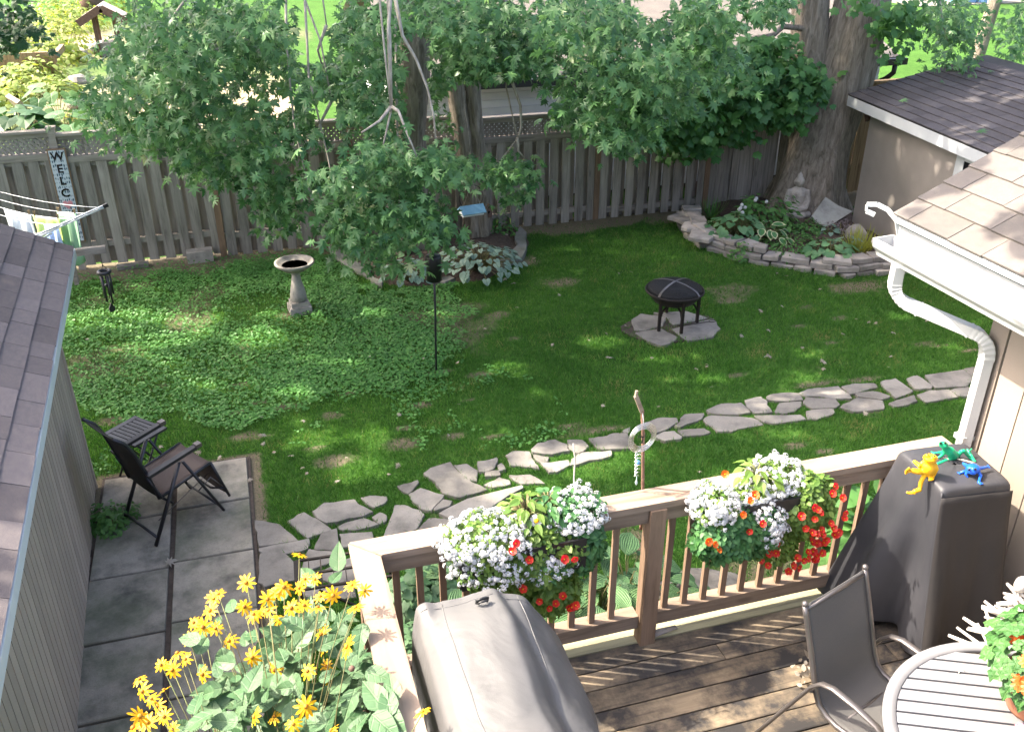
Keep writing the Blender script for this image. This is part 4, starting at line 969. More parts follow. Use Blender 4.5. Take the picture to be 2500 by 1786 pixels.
# old maple on the right with two stems
old = thing('old_maple_tree','massive old tree with furrowed bark splitting into two stems, seated statue at its foot','tree',(8.72,9.25,0))
trunk('trunk',old,loc(old,[(8.70,9.25,-.1),(8.74,9.25,.45),(8.86,9.3,1.1),(8.98,9.3,1.6),(9.10,9.3,2.2),(9.22,9.3,3.3),(9.3,9.3,6.0)]),[.60,.53,.48,.47,.45,.42,.25],.45,26,6,.09)
trunk('trunk',old,loc(old,[(8.62,9.5,.3),(8.66,9.52,1.2),(8.62,9.5,2.1),(8.45,9.5,3.3),(8.0,9.4,6.0)]),[.30,.33,.30,.27,.15],.0,20,6,.08)
DK = foliage([[(1240,185),(1300,230),(1420,235),(1600,150),(1640,115),(1700,70),(1770,110),(1835,160),(1825,190),(1750,262),(1660,290),(1600,320),(1510,325),(1440,285),(1270,255)]],4700,(8.5,9.6),105,r,.135,[[(1560,0),(1765,0),(1745,75),(1560,85)]])
DK2 = foliage([[(1880,0),(2040,0),(2000,80),(1965,118),(1940,60)]],300,(8.0,8.8),16,r,.12)
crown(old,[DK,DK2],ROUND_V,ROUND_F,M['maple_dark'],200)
u2 = upper(8600,32,(9.2,14.5,2.9,9.9),(8.,13.)); kind(scatter('upper_crown',LOW_V,LOW_F,u2[0]-np.array(old.location),u2[1],u2[2],u2[3],M['crown'],old),'stuff')
b_ = MB()
for dx,dy,z0,z1 in ((-2.2,-1.0,4.2,6),(1.8,-2.5,4.4,6.5),(3.2,-1.0,4.5,6.6),(-3.0,.3,3.4,5.0)): b_.tube(loc(old,wiggle((9.0,9.3,z0),(9+dx,9.3+dy,z1),7,.08,.3)),[.13*(1-i/8)+.02 for i in range(8)],8)
b_.tube(loc(old,wiggle((8.6,9.4,2.9),(6.0,9.0,2.1),8,.05,.2)),[.05*(1-i/9)+.008 for i in range(9)],6); b_.build('limb',M['bark'],old)
# slim grey tree behind the right-hand shed
slim = thing('slim_tree','slim pale grey leaning trunk behind the right shed roof with hanging sprays','tree',(15.85,14,0))
trunk('trunk',slim,[(0,0,-.1),(.05,0,1.2),(.2,0,2.6),(.42,0,4.2),(.7,0,6.5)],[.17,.15,.14,.12,.05],.3,12,4,.05)
R2 = foliage([[(2062,0),(2178,0),(2150,120),(2165,165),(2120,170),(2085,120)]],560,(7.6,9.5),34,r,.115); R3 = foliage([[(2235,40),(2285,0),(2285,140),(2245,115)]],220,(8,9),14,r,.115)
crown(slim,[R2,R3],LEAF_V,LEAF_F,M['maple'],120)
sl_ = [px('A4',[(1600,-60),(1620,120),(1640,230),(1700,420)],8.6)]; sl_.append(wiggle((16.3,14,4.6),sl_[0][0],7,.08,.4)); twigs('twig',slim,[loc(slim,l_) for l_ in sl_],.016,.006)
# tree whose leaves hang into the upper left corner
ltree = thing('neighbour_tree','dark leaves of a tree hanging into the upper left corner over the sunny garden','tree',(-8.2,12.6,0))
trunk('trunk',ltree,[(0,0,-.1),(.1,0,2.5),(.2,0,6)],[.22,.19,.08],.3,12)
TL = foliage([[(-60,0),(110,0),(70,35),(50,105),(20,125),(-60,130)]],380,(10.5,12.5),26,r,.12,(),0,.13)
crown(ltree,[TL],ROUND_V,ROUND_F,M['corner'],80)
twigs('twig',ltree,[loc(ltree,wiggle((-8.0,12.6,4.2),an('D',20,40,11.5),6,.06)),loc(ltree,wiggle((-8.0,12.6,4.0),an('D',80,5,11.5),6,.06))],.03,.008)
# unseen tree beyond the left edge, crown placed for its dappled shadow on the shed roof
yt = thing('unseen_shade_tree','broad tree outside the left edge that throws dappled shade on the shed roof','tree',(-8.0,4.2,0))
trunk('trunk',yt,[(0,0,-.1),(.1,0,2.5),(.3,0,5.0),(.4,0,8)],[.25,.2,.16,.06],.4,14)
u3 = upper(3400,33,(-2.7,-.25,-1.2,4.9),(6.,9.)); kind(scatter('crown',LOW_V,LOW_F,u3[0]-np.array(yt.location),u3[1],u3[2],u3[3],M['crown'],yt),'stuff')
b_ = MB()
for dx,dy,z0,z1 in ((3.,-1,4.4,6),(2.2,1.2,4.5,6.3),(1.5,-2.6,4,5.6),(1,2.8,4.6,6)): b_.tube(wiggle((.25,0,z0),(dx,dy,z1),6,.06,.2),[.08*(1-i/7)+.012 for i in range(7)],7)
b_.build('limb',M['bark'],yt)
u5 = upper(1500,36,(5.6,8.2,-2.1,.3),(6.6,8.4)); kind(scatter('roof_shade_leaves',LOW_V,LOW_F,u5[0]-l0,u5[1],u5[2],u5[3],M['crown'],maple),'stuff')  # unseen leaves added to dapple the house roof

# ------------------------------------------------------------------ neighbour's garage and sunny garden beyond the fence
gar = thing('neighbour_garage','white sided garage with tan roof and black gutter behind the fence and old tree','garage',(2.4,11,0))
MB().box((4.35,3.0,1.0),(8.6,5.98,2.0)).build('wall_core',M['groove'],gar)
cb = MB().box((0,0,0),(8.62,.03,.118)).mesh('clapboard',M['white_paint'])
for i in range(17): inst('clapboard',cb,gar,(4.35,0,.1+.12*i),rot('X',.10))
cs_ = MB().box((0,0,0),(.03,6,.118)).mesh('clapboard',M['white_paint'])
for i in range(17): inst('clapboard',cs_,gar,(.04,3.0,.1+.12*i),rot('Y',.10))
rd = MB(); rd.add([(-.25,-.4,2.12),(8.75,-.4,2.12),(8.75,3.2,3.35),(-.25,3.2,3.35),(-.25,-.4,2.06),(8.75,-.4,2.06),(8.75,3.2,3.29),(-.25,3.2,3.29)],[(0,1,2,3),(7,6,5,4),(0,4,5,1),(1,5,6,2),(2,6,7,3),(3,7,4,0)]); rd.add([(-.25,3.2,3.35),(8.75,3.2,3.35),(8.75,6.6,2.2),(-.25,6.6,2.2)],[(0,1,2,3)]); rd.build('roof',M['shH'],gar)
MB().box((0,0,0),(9.1,.11,.11)).build('gutter',M['blackplastic'],gar,(4.28,-.46,2.05))
dp = MB(); dp.tube([(8.62,-.46,2.0),(8.62,-.46,1.86),(8.55,-.36,1.74),(8.30,-.12,1.55),(8.24,-.08,1.45),(8.24,-.08,.1)],.045,8); dp.build('downspout',M['blackplastic'],gar)
# rustic well shelter
c = az('D',247,122,0); well = thing('well_shelter','small brown roofed garden shelter on posts in the sunny garden, upper left','garden shelter',tuple(c))
for sx_ in (-.32,.32):
    for sy2 in (-.3,.5): MB().box((0,0,0),(.11,.11,1.5)).build('post',M['brownwood'],well,(sx_,sy2,.75))
for sg in (-1,1):
    b_ = MB(); b_.bar((0,.1,1.86),(sg*.78,.1,1.34),.05,1.35,(0,1,0)); b_ = MB(); 
    p0,p1 = Vector((0,-.6,1.90)),Vector((sg*.80,-.6,1.38)); e_ = Vector((0,1.4,0)); dn = Vector((0,0,-.09))
    b_.add([p0,p1,p1+e_,p0+e_,p0+dn,p1+dn,p1+e_+dn,p0+e_+dn],[(0,1,2,3),(7,6,5,4),(0,4,5,1),(1,5,6,2),(2,6,7,3),(3,7,4,0)]); b_.build('roof_slope',M['driftgrey'],well)
    b_ = MB(); b_.bar(p0+Vector((0,-.03,-.10)),p1+Vector((0,-.03,-.10)),.26,.06,(0,1,0)); b_.build('barge_board',M['brownwood'],well)
MB().box((0,0,0),(.75,.7,.5)).build('well_box',M['driftgrey'],well,(0,.1,.25))
well.scale = (.9,.9,.80)
rb = thing('raised_bed','pale timber raised bed beside the brown roofed shelter','raised bed',(-5.9,25.4,0))
for i in range(4): MB().box((0,0,0),(2.2,.12,.17)).build('timber',M['fence_tan'],rb,(0,0,.09+.175*i))
for i in range(2): MB().box((0,0,0),(.12,1.4,.17)).build('timber',M['fence_tan'],rb,(-1.1+2.2*i,.75,.6))
def rock(name,label,c,s_,m,cat='rock',group=None,seed=0,root=None,squash=1.):
    b_ = MB(); b_.ball((0,0,0),s_,12,8)
    for i,v_ in enumerate(b_.v):
        k = 1+.28*mnoise.noise((v_[0]/s_[0]*1.3+seed*3.1,v_[1]/s_[1]*1.3,v_[2]/s_[2]*1.3)); b_.v[i]=(v_[0]*k,v_[1]*k,v_[2]*k*squash)
    b_.sm = [False]*len(b_.sm); o = b_.build(name,m,root,c); return tag(o,label,cat,group) if label else o
for i,(x_,y_,z_,sx_,lab) in enumerate(((640,430,.1,.34,'pale squarish boulder in the sunny garden below the shelter'),(770,380,.15,.3,'rounded tan boulder leaning at the foot of the shelter post'),(610,820,.1,.26,'flat tan stone near the orange spot in the sunny garden'),(930,800,.15,.30,'tan stone half hidden by maple leaves behind the fence'),(620,640,.05,.30,'low pale stone in the middle of the dry garden path'),(330,700,.05,.25,'small stone among plants left in the sunny garden'))):
    p = az('A1',x_,y_,z_); rock('garden_boulder',lab,tuple(p),(sx_,sx_*.7,sx_*.55),M['cast'],'boulder','boulders in the sunny garden',i)
p = az('A1',190,880,.35); o = MB().box((0,0,0),(.10,.5,.75)).build('leaning_board',M['sand'],None,tuple(p)); o.rotation_euler=(.2,-.55,.5); tag(o,'pale stone slab standing tilted among big leaves behind the fence','stone slab')
p = az('A1',565,760,.25); b_ = MB(); b_.lathe([(.0,.30),(.05,.26),(.10,.05),(.11,0)],10); o=b_.build('garden_cone',M['orange'],None,(p[0],p[1],.0)); tag(o,'small orange cone shaped ornament in the sunny garden','ornament')
p = az('A1',730,20,.5); b_ = MB(); b_.lathe([(.45,0),(.5,.9),(.44,.92),(.4,.75)],16); o=b_.build('garden_pot',M['brownwood'],None,(p[0],p[1],0)); tag(o,'brown tub at the top edge beyond the sunny garden','tub')
for i,(x_,lab) in enumerate(((2345,'pale blue bin at the top edge beyond the right lawn'),(2408,'blue grey bin nearest the slim tree at the top edge'))):
    p = az('S',x_,6,0); b_ = MB(); b_.prism([(-.5,-.4),(.5,-.4),(.5,.4),(-.5,.4)],0,1.0,.08); b_.prism([(-.56,-.46),(.56,-.46),(.56,.46),(-.56,.46)],1.0,1.1,.03); o=b_.build('storage_bin',M['bluebin'],None,(p[0],p[1],0)); tag(o,lab,'bin','blue bins on the far paving')
p = az('S',2390,8,0); pv = MB(); pv.box((0,0,0),(7,3.2,.05)); kind(pv.build('far_paving',M['concrete'],None,(p[0],p[1]+1.2,.0)),'structure')
# planting in the sunny garden: individual bushes built of leaves
def bush(name,label,c,rad,h,N,tv,tf,m,size,seed,cat='shrub',group=None,up=.6,droop=.2):
    r = np.random.default_rng(seed); root = thing(name,label,cat,tuple(c),0,group)
    d = r.normal(0,1,(N,3)); d /= np.linalg.norm(d,axis=1,keepdims=True); d[:,2] = np.abs(d[:,2]); k = r.uniform(.35,1,N)**.6
    lump = 1+.25*np.sin(d[:,0]*5+seed)*np.cos(d[:,1]*4+seed*2)
    P_ = d*k[:,None]*np.array([rad,rad,h])*lump[:,None]
    nrm = d*.7+np.array([0,-.15,up])+r.normal(0,.3,(N,3)); tip = d*np.array([1,1,.1])+r.normal(0,.35,(N,3)); tip[:,2] -= droop
    kind(scatter('foliage',tv,tf,P_,basis(nrm,tip),size*r.uniform(.6,1.3,N),np.clip(r.normal(.42,.2,N),0,.95),m,root),'stuff')
    b_ = MB(); 
    for i in range(5): a_=i*1.257; b_.tube([(0,0,0),(rad*.3*math.cos(a_),rad*.3*math.sin(a_),h*.4),(rad*.5*math.cos(a_),rad*.5*math.sin(a_),h*.7)],[.012,.01,.006],5)
    b_.build('stem',M['stem'],root); return root
GARD = [('A1',60,430,1.0,.9,'tall sunlit weedy clump at the far left of the sunny garden'),('A1',200,330,1.0,1.0,'high yellow green bush in the middle of the sunny garden'),('A1',380,200,.9,.8,'bright bush under the corner leaves of the sunny garden'),('A1',430,420,.9,.8,'grassy sunlit bush left of the timber raised bed'),('A1',560,330,.8,.9,'feathery bush in front of the raised bed'),('A1',300,540,.8,.6,'low olive green bush on the dry slope'),('A1',140,600,.7,.6,'bush with pale tips on the left of the dry path'),('A1',480,650,.5,.35,'small round bush in the dry path'),('A1',330,640,.6,.45,'loose bush beside the small bush in the dry path'),('A1',60,720,.6,.5,'shaded bush at the left edge above the big leaves'),('A1',640,170,1.0,.8,'bush at the back of the sunny garden under the shelter roof'),('A1',760,30,1.2,1.0,'far bush at the top edge left of the maple leaves'),('A1',480,90,1.2,.9,'far pale bush at the top edge of the sunny garden'),('A1',560,900,.5,.35,'low bush just over the fence beside the post'),('A1',720,880,.4,.3,'low leafy plant above the fence cap near the maple leaves')]
for i,(t_,x_,y_,rd_,h_,lab) in enumerate(GARD):
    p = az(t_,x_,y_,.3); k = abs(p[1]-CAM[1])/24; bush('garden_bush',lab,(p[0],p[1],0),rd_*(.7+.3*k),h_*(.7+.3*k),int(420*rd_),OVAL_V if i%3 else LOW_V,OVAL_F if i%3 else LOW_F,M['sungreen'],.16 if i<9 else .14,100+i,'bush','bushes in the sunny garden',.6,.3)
def bigleaf(name,label,c,N,size,m,seed,cat='plant',spread=.5,h=.4,tv=HEART_V,tf=HEART_F,group=None,leafname='leaf',lean=.55):
    """plant whose large leaves are pieces of their own on arching stalks"""
    r = random.Random(seed); root = thing(name,label,cat,tuple(c),0,group); me_ = tmesh(leafname,tv,tf,m); st_ = MB()
    for i in range(N):
        f = math.sqrt((i+.5)/N); a_ = i*2.39996+r.gauss(0,.25); rr_ = spread*f
        P_ = Vector((rr_*math.cos(a_),rr_*math.sin(a_),h*(1-.55*f*f)*r.uniform(.85,1.1)))
        out = Vector((math.cos(a_),math.sin(a_),0)); nrm = Vector((0,0,1))+out*lean*f+Vector((r.gauss(0,.16),r.gauss(-.12,.16),0)); tip = out*(1 if f>.25 else .4)+Vector((r.gauss(0,.25),r.gauss(-.1,.25),-.45*f))
        s_ = size*r.uniform(.72,1.18); Rm = frame(nrm,tip); inst(leafname,me_,root,P_,Rm,s_)
        st_.tube([(0,0,0),P_*.5+Vector((0,0,h*.25)),P_],[.006,.005,.004],5)
    st_.build('stalk',M['stem'],root); return root
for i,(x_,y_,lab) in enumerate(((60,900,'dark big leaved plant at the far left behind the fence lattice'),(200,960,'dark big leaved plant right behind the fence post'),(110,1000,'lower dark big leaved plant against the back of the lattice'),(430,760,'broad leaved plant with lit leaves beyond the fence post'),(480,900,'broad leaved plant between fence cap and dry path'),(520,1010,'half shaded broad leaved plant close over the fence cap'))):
    p = az('A1',x_,y_,.5); bigleaf('rhubarb_plant',lab,(p[0],max(p[1],10.6),0),14,.42,M['corner'] if i<3 else M['broad_v'],300+i,'plant',.75,.75,group='big leaved plants beyond the fence')  # first three plants use the leaf colour with shade painted in
# ------------------------------------------------------------------ back of the lawn
def blobs(name, m, parts, vox, root=None, c=(0,0,0)):
    """one continuous body grown from tapered limbs and rounded masses"""
    b_ = MB()
    for p in parts:
        if p[0] == 'b': b_.ball(p[1],p[2],14,10,p[3] if len(p)>3 else None)
        else:
            b_.tube(p[1],p[2],10)
            for q,rr in zip(p[1],p[2] if hasattr(p[2],'__len__') else [p[2]]*len(p[1])): b_.ball(q,rr*1.0,10,6)
    o = b_.build(name,m,root,c); remesh(o,vox); return o
# bird bath
bb = thing('bird_bath','stone bird bath on a flared pedestal standing in the ground ivy','bird bath',tuple(az('B2',430,1165,0)))
b_ = MB(); b_.box((0,0,.045),(.27,.27,.09)); b_.box((0,0,.12),(.22,.22,.06)); b_.build('plinth',M['cast'],bb,rotz=.1)
b_ = MB(); b_.lathe([(.085,.14),(.105,.17),(.10,.24),(.085,.32),(.062,.42),(.052,.49),(.06,.53),(.085,.55)],20); b_.build('pedestal',M['cast'],bb)
b_ = MB(); b_.lathe([(.06,.545),(.15,.575),(.225,.63),(.245,.655),(.245,.675),(.225,.678),(.205,.655),(.12,.612),(0,.598)],32); bo = b_.build('bowl',M['cast'],bb)
b_ = MB(); b_.lathe([(.0,.632),(.165,.632)],28); t = NT('dark_bath_water'); t.bsdf((.085,.055,.028),.3,0,None,spec=.15); b_.build('water',t.m,bo)
# feeder pole with squirrel baffle
P0 = az('B2',1508,1650,0); fp = thing('feeder_pole','thin dark metal pole with a black cylindrical squirrel baffle on the lawn','pole',tuple(P0))
MB().tube([(0,0,-.1),(.02,0,.7),(.035,.02,1.62)],.012,8).build('pole',M['dkmetal'],fp)
b_ = MB(); b_.lathe([(.082,1.10),(.082,1.36),(.07,1.385),(.0,1.39)],20); b_.lathe([(.075,1.10),(.075,1.36)],20); b_.build('baffle',M['blackplastic'],fp,(.028,.012,0))
# blue roofed hanging feeder and brown bird house
P0 = an('B2',1790,345,7.9); bf = thing('hanging_bird_feeder','bird feeder with faded blue roof hanging on wires beside the double trunk','bird feeder',tuple(P0),.15)
rfm = MB(); rfm.bar((0,-.11,-.06),(0,.005,.03),.34,.015); rfm.bar((0,.11,-.06),(0,-.005,.03),.34,.015); rfm.build('roof',M['bluefeed'],bf)
MB().box((0,0,-.075),(.30,.14,.05)).build('tray',M['white_paint'],bf)
b_ = MB()
for sx_ in (-.13,.13): b_.tube([(sx_,0,.0),(0.02,0,.36)],.003,5)
b_.tube([(.02,0,.36),(.03,.1,.9),(.05,.3,1.3)],.003,5); b_.build('wire',M['twig'],bf)
rg = MB(); rg.tube([(.02+.17*math.cos(a),.05,.12+.17*math.sin(a)) for a in np.linspace(0,2*PI,28)],.004,5); rg.build('hoop',M['iron'],bf)
P0 = az('B2',1915,585,0); bh = thing('bird_house','tiny brown bird house on a thin stake in front of the fence','bird house',tuple(P0),.3)
MB().tube([(0,0,-.1),(0,0,.32)],.008,6).build('stake',M['rust'],bh)
MB().box((0,0,.41),(.12,.10,.15)).build('box',M['brownwood'],bh)
b_ = MB(); b_.bar((-.085,0,.47),(0.005,0,.55),.14,.012); b_.bar((.085,0,.47),(-.005,0,.55),.14,.012); b_.build('roof',M['post_brown'],bh)
b_ = MB(); b_.lathe([(0,0),(.018,0),(.018,.004),(0,.004)],12); o = b_.build('entrance',M['eye'],bh,(0.0,-.052,.42)); o.rotation_euler.x = PI/2
# welcome sign leaning on the fence post
P0 = np.array([-2.6,9.70,.42]); sg = thing('welcome_sign','tall narrow patterned WELCOME sign fixed on the fence post','sign',tuple(P0)); sg.rotation_euler=(-.02,0,0)
MB().box((0,0,.64),(.235,.025,1.30)).build('backing',M['post_brown'],sg)
t = NT('sign_face'); v = t.coords((1,1,1),False); br = t.n('ShaderNodeTexBrick'); mp = t.n('ShaderNodeMapping'); mp.inputs['Rotation'].default_value=(PI/2,0,PI/2); t.l(v,mp.inputs[0])
vo = t.n('ShaderNodeTexVoronoi'); m2 = t.n('ShaderNodeMapping'); m2.inputs['Scale'].default_value=(38,1,17); t.l(v,m2.inputs[0]); t.l(m2.outputs[0],vo.inputs['Vector']); vo.inputs['Scale'].default_value=1.; vo.inputs['Randomness'].default_value=.35
t.bsdf(t.ramp(vo.outputs['Distance'],[(.30,(.045,.09,.13)),(.40,(.52,.56,.60))]),.6); MB().box((0,-.015,.64),(.195,.012,1.26)).build('face',t.m,sg)
def letter(ch,root,x,y,z,size,m,rx=PI/2):
    cu = bpy.data.curves.new('glyph','FONT'); cu.body = ch; cu.size = size; cu.extrude = .003; cu.offset = .0035; cu.align_x='CENTER'; cu.align_y='CENTER'
    tmp = bpy.data.objects.new('glyph',cu); COL.objects.link(tmp); dg = bpy.context.evaluated_depsgraph_get(); me_ = bpy.data.meshes.new_from_object(tmp.evaluated_get(dg)); bpy.data.objects.remove(tmp)
    me_.name='letter'; me_.materials.clear(); me_.materials.append(m); o = bpy.data.objects.new('letter',me_); COL.objects.link(o); o.parent=root; o.location=(x,y,z); o.rotation_euler=(rx,0,0); return o
for i,ch in enumerate('WELC'): letter(ch,sg,0,-.023,1.185-.165*i,.155,M['eye'])
hv=[(0,-.07)]; 
hp = [(.062*(16*math.sin(a)**3)/16,.055*(13*math.cos(a)-5*math.cos(2*a)-2*math.cos(3*a)-math.cos(4*a))/13) for a in np.linspace(0,2*PI,24)[:-1]]
b_ = MB().prism(hp,0,.006); o = b_.build('heart',flat('pink_paint',(.80,.33,.36),None,9),sg,(0,-.021,.535)); o.rotation_euler.x=PI/2
for ch,z_ in (('M',.385),('E',.22)): letter(ch,sg,0,-.023,z_,.155,M['eye'])
# seated stone statue
P0 = az('B4',452,428,.06); stt = blobs('seated_statue',M['statue'],[('b',(0,0,.06),(.25,.17,.075)),('t',[(-.20,-.02,.07),(-.08,-.15,.075),(.10,-.14,.08)],[.065,.06,.05]),('t',[(.20,-.02,.07),(.08,-.13,.09),(-.10,-.145,.085)],[.065,.06,.05]),
 ('t',[(0,.02,.10),(0,.02,.28),(0,.01,.42)],[.13,.125,.135]),('b',(0,.015,.46),(.165,.085,.07)),('t',[(-.145,0,.45),(-.175,-.02,.30),(-.13,-.10,.20),(-.02,-.14,.18)],[.055,.052,.045,.04]),('t',[(.145,0,.45),(.175,-.02,.30),(.13,-.10,.20),(.02,-.145,.18)],[.055,.052,.045,.04]),
 ('t',[(0,.01,.48),(0,0,.56)],[.05,.045]),('b',(0,-.005,.635),(.078,.085,.10)),('b',(0,.01,.735),(.045,.045,.035)),('t',[(0,.01,.74),(0,.01,.79)],[.025,.012]),('b',(-.08,.0,.62),(.014,.02,.045)),('b',(.08,.0,.62),(.014,.02,.045)),('t',[(0,-.085,.655),(0,-.10,.62)],[.008,.014]),('b',(0,-.085,.585),(.03,.012,.010)),('b',(-.03,-.08,.655),(.016,.01,.006)),('b',(.03,-.08,.655),(.016,.01,.006)),('b',(0,.04,-.02),(.24,.16,.03))],.011,None,tuple(P0))
tag(stt,'pale stone statue of a figure seated cross legged against the old tree','statue'); stt.rotation_euler.z=-.35; stt.scale=(.95,.95,.95)
# leaning slate slab
V4 = [an('B4',x_,y_,n_) for x_,y_,n_ in ((700,262,8.55),(915,375,8.35),(715,508,8.08),(590,415,8.35))]; nn = Vector(np.cross(V4[1]-V4[0],V4[3]-V4[0])).normalized(); nn = nn if nn.y<0 else -nn
mid = [V4[0]*.5+V4[1]*.5+np.array([0,0,-.03]),V4[1]*.45+V4[2]*.55+np.array([.02,0,.02]),V4[2]*.5+V4[3]*.5+np.array([0,0,-.03]),V4[3]*.5+V4[0]*.5]
ring = [V4[0],mid[0],V4[1],mid[1],V4[2],mid[2],V4[3],mid[3]]; ring=[Vector(p) for p in ring]; b_ = MB(); b_.add(ring+[p-nn*.05 for p in ring],[tuple(range(8)),tuple(range(15,7,-1))]+[(i,8+i,8+(i+1)%8,(i+1)%8) for i in range(8)])
cc = sum(ring,Vector())/8; b_.v=[tuple(Vector(p)-cc) for p in b_.v]; o = b_.build('slate_slab',M['slate'],None,cc); tag(o,'large flat grey stone slab leaning beside the seated statue','stone slab')
# dry stone wall edging the right bed
wl = thing('stone_wall','low dry stacked stone wall edging the shade bed on the right','stone wall',(6.5,8,0))
line = [az('B3',x_,y_,.0)[:2] for x_,y_ in ((1520,420),(1560,520),(1610,590),(1720,650))]+[az('B4',x_,y_,0)[:2] for x_,y_ in ((110,760),(300,790),(480,815),(640,845),(840,870),(1060,850),(1240,835),(1420,820))]
line = [np.array(p) for p in line]; seg = [np.linalg.norm(line[i+1]-line[i]) for i in range(len(line)-1)]; tot = sum(seg)
def along(d):
    for i,s_ in enumerate(seg):
        if d <= s_ or i == len(seg)-1: u_ = (line[i+1]-line[i])/s_; return line[i]+u_*d,u_
        d -= s_
for course in range(3):
    d = random.uniform(0,.1)
    while d < tot-.08:
        L = random.uniform(.18,.42); h_ = .075+random.uniform(-.012,.012); p,u_ = along(min(d+L/2,tot)); nrm_=np.array([-u_[1],u_[0]])
        if course==2 and random.random()<.25: d += L; continue
        p = p+nrm_*(.045*course+random.gauss(0,.012)); hw,hd = L/2-.008,random.uniform(.11,.16)
        q = rough_poly([(-hw,-hd),(hw,-hd*random.uniform(.8,1.1)),(hw*random.uniform(.85,1),hd),(-hw*random.uniform(.85,1),hd)],2,.010)
        o = MB().prism(q,0,h_-.006,.010).build('stone',M['ledge'],wl,(p[0]-6.5,p[1]-8,-.02+.078*course)); o.rotation_euler=(random.gauss(0,.03),random.gauss(0,.03),math.atan2(u_[1],u_[0])+random.gauss(0,.05)); d += L
for x_,y_,k_ in ((1530,420,.30),(1600,490,.30),(1660,560,.34)):
    p = az('B3',x_,y_,.16); q = rough_poly([(-k_,-.14),(k_*.8,-.19),(k_,.15),(-k_*.8,.18)],3,.02); o = MB().prism(q,0,.06,.012).build('stone',M['ledge'],wl,(p[0]-6.5,p[1]-8,.13)); o.rotation_euler=(.03,.05,random.uniform(.6,1.1))
def bedmesh(name,poly,z,m):
    c = np.mean(poly,axis=0); b_ = MB(); n_=len(poly); vs=[(0,0,z+.05)]; fs=[]
    for k_ in (.35,.7,1.): vs += [((x_-c[0])*k_,(y_-c[1])*k_,(z+.04*random.random()) if k_<1 else z-.06) for x_,y_ in poly]
    for i in range(n_): fs.append((0,1+i,1+(i+1)%n_)); 
    for l_ in range(2):
        for i in range(n_): fs.append((1+l_*n_+i,1+(l_+1)*n_+i,1+(l_+1)*n_+(i+1)%n_,1+l_*n_+(i+1)%n_))
    b_.add(vs,fs,True); return kind(b_.build(name,m,None,(c[0],c[1],0)),'structure')
bedmesh('garden_bed',BED2,.07,M['mulch']); bedmesh('garden_bed',BED1,.025,M['mulch'])
# flat stones edging the small bed round the maple
edge_ = empty_struct('bed_edging')
for pts_ in ([(650,650),(690,640),(800,720),(990,830),(985,890),(880,850),(760,780)],[(2130,560),(2190,490),(2220,540),(2235,640),(2190,740),(2110,770),(2090,720),(2150,640)],[(1460,910),(1620,885),(1665,905),(1580,940),(1500,930)],[(1000,880),(1090,930),(1070,960),(990,920)],[(2010,740),(2080,725),(2100,770),(2030,800)]):
    p = [tuple(az('B2',x_,y_,.05)[:2]) for x_,y_ in pts_]; c = np.mean(p,axis=0); MB().prism(rough_poly([(a-c[0],b-c[1]) for a,b in p],2,.012),-.05,.055,.012).build('stone',M['mossstone'],edge_,(c[0],c[1],0))
bl = [('concrete_block','grey block lying at the fence foot below the maple leaves','block',(1590,715,0),(.36,.2,.16),M['cast']),('stone_piece','pale flat stone half buried at the fence foot on the left','stone',(1060,775,0),(.42,.14,.05),M['flag'])]
for nm,lab,ct_,(x_,y_,z_),d_,m_ in bl:
    p = az('B1',x_,y_,0); o = MB().box((0,0,0),d_).build(nm,m_,None,(p[0],min(p[1],9.65),d_[2]/2-.02),.05); tag(o,lab,ct_)
# plants of the two beds
def P3(t_,x_,y_,z_=0): return tuple(az(t_,x_,y_,z_))
p = P3('B2',1290,880,.1); bigleaf('silver_leaf_plant','left silver leaved plant clump in the maple bed',(p[0],p[1],0),46,.11,M['brunnera_v'],1,'plant',.36,.28)
p = P3('B2',1850,800,.12); bigleaf('silver_leaf_plant','large silver leaved plant mound right of the black baffle pole',(p[0],p[1],0),120,.112,M['brunnera_v'],2,'plant',.62,.36)
p = P3('B2',1160,610,.1); bigleaf('silver_leaf_plant','small lone silver leaved plant behind the hanging maple boughs',(p[0],p[1],0),8,.12,M['brunnera_v'],3,'plant',.15,.2)
p = P3('B2',1270,690,.1); bigleaf('hosta_plant','small green leaved plant on the bark mulch behind the silver clump',(p[0],p[1],0),9,.13,M['hosta'],4,'hosta',.16,.24)
p = P3('B2',2000,540,.0); bush('low_bush','low dark bush at the fence foot behind the silver mound',p,.32,.25,240,OVAL_V,OVAL_F,M['shrub'],.06,5)
t = NT('variegated_leaf'); tc_ = t.n('ShaderNodeTexCoord'); sp = t.n('ShaderNodeSeparateXYZ'); t.l(tc_.outputs['Object'],sp.inputs[0])
e = t.math('ABSOLUTE',sp.outputs[0]); yy_ = t.math('SUBTRACT',sp.outputs[1],.46); e2_ = t.math('ADD',t.math('MULTIPLY',t.math('MULTIPLY',e,e),1/(.31**2)),t.math('MULTIPLY',t.math('MULTIPLY',yy_,yy_),1/(.50**2)))
t.bsdf(t.ramp(e2_,[(.42,(.05,.16,.05)),(.58,(.46,.47,.27))]),.5); M['varieg']=t.m
p = P3('B4',240,560,.15); bigleaf('variegated_hosta','cream edged hosta in the middle of the shade bed',(p[0],p[1],.05),20,.20,M['varieg'],6,'hosta',.30,.26,OVAL_V,OVAL_F)
p = P3('B3',1930,540,.15); bigleaf('ribbed_hosta','dense rounded green hosta left of the cream edged one',(p[0],p[1],.05),64,.135,M['hosta'],7,'hosta',.42,.36)
p = P3('B3',2050,440,.2); bush('hydrangea_bush','dark green bush with small white blooms against the old tree foot',(p[0]+.25,p[1],.0),.55,.55,520,OVAL_V,OVAL_F,M['shrub'],.10,8)
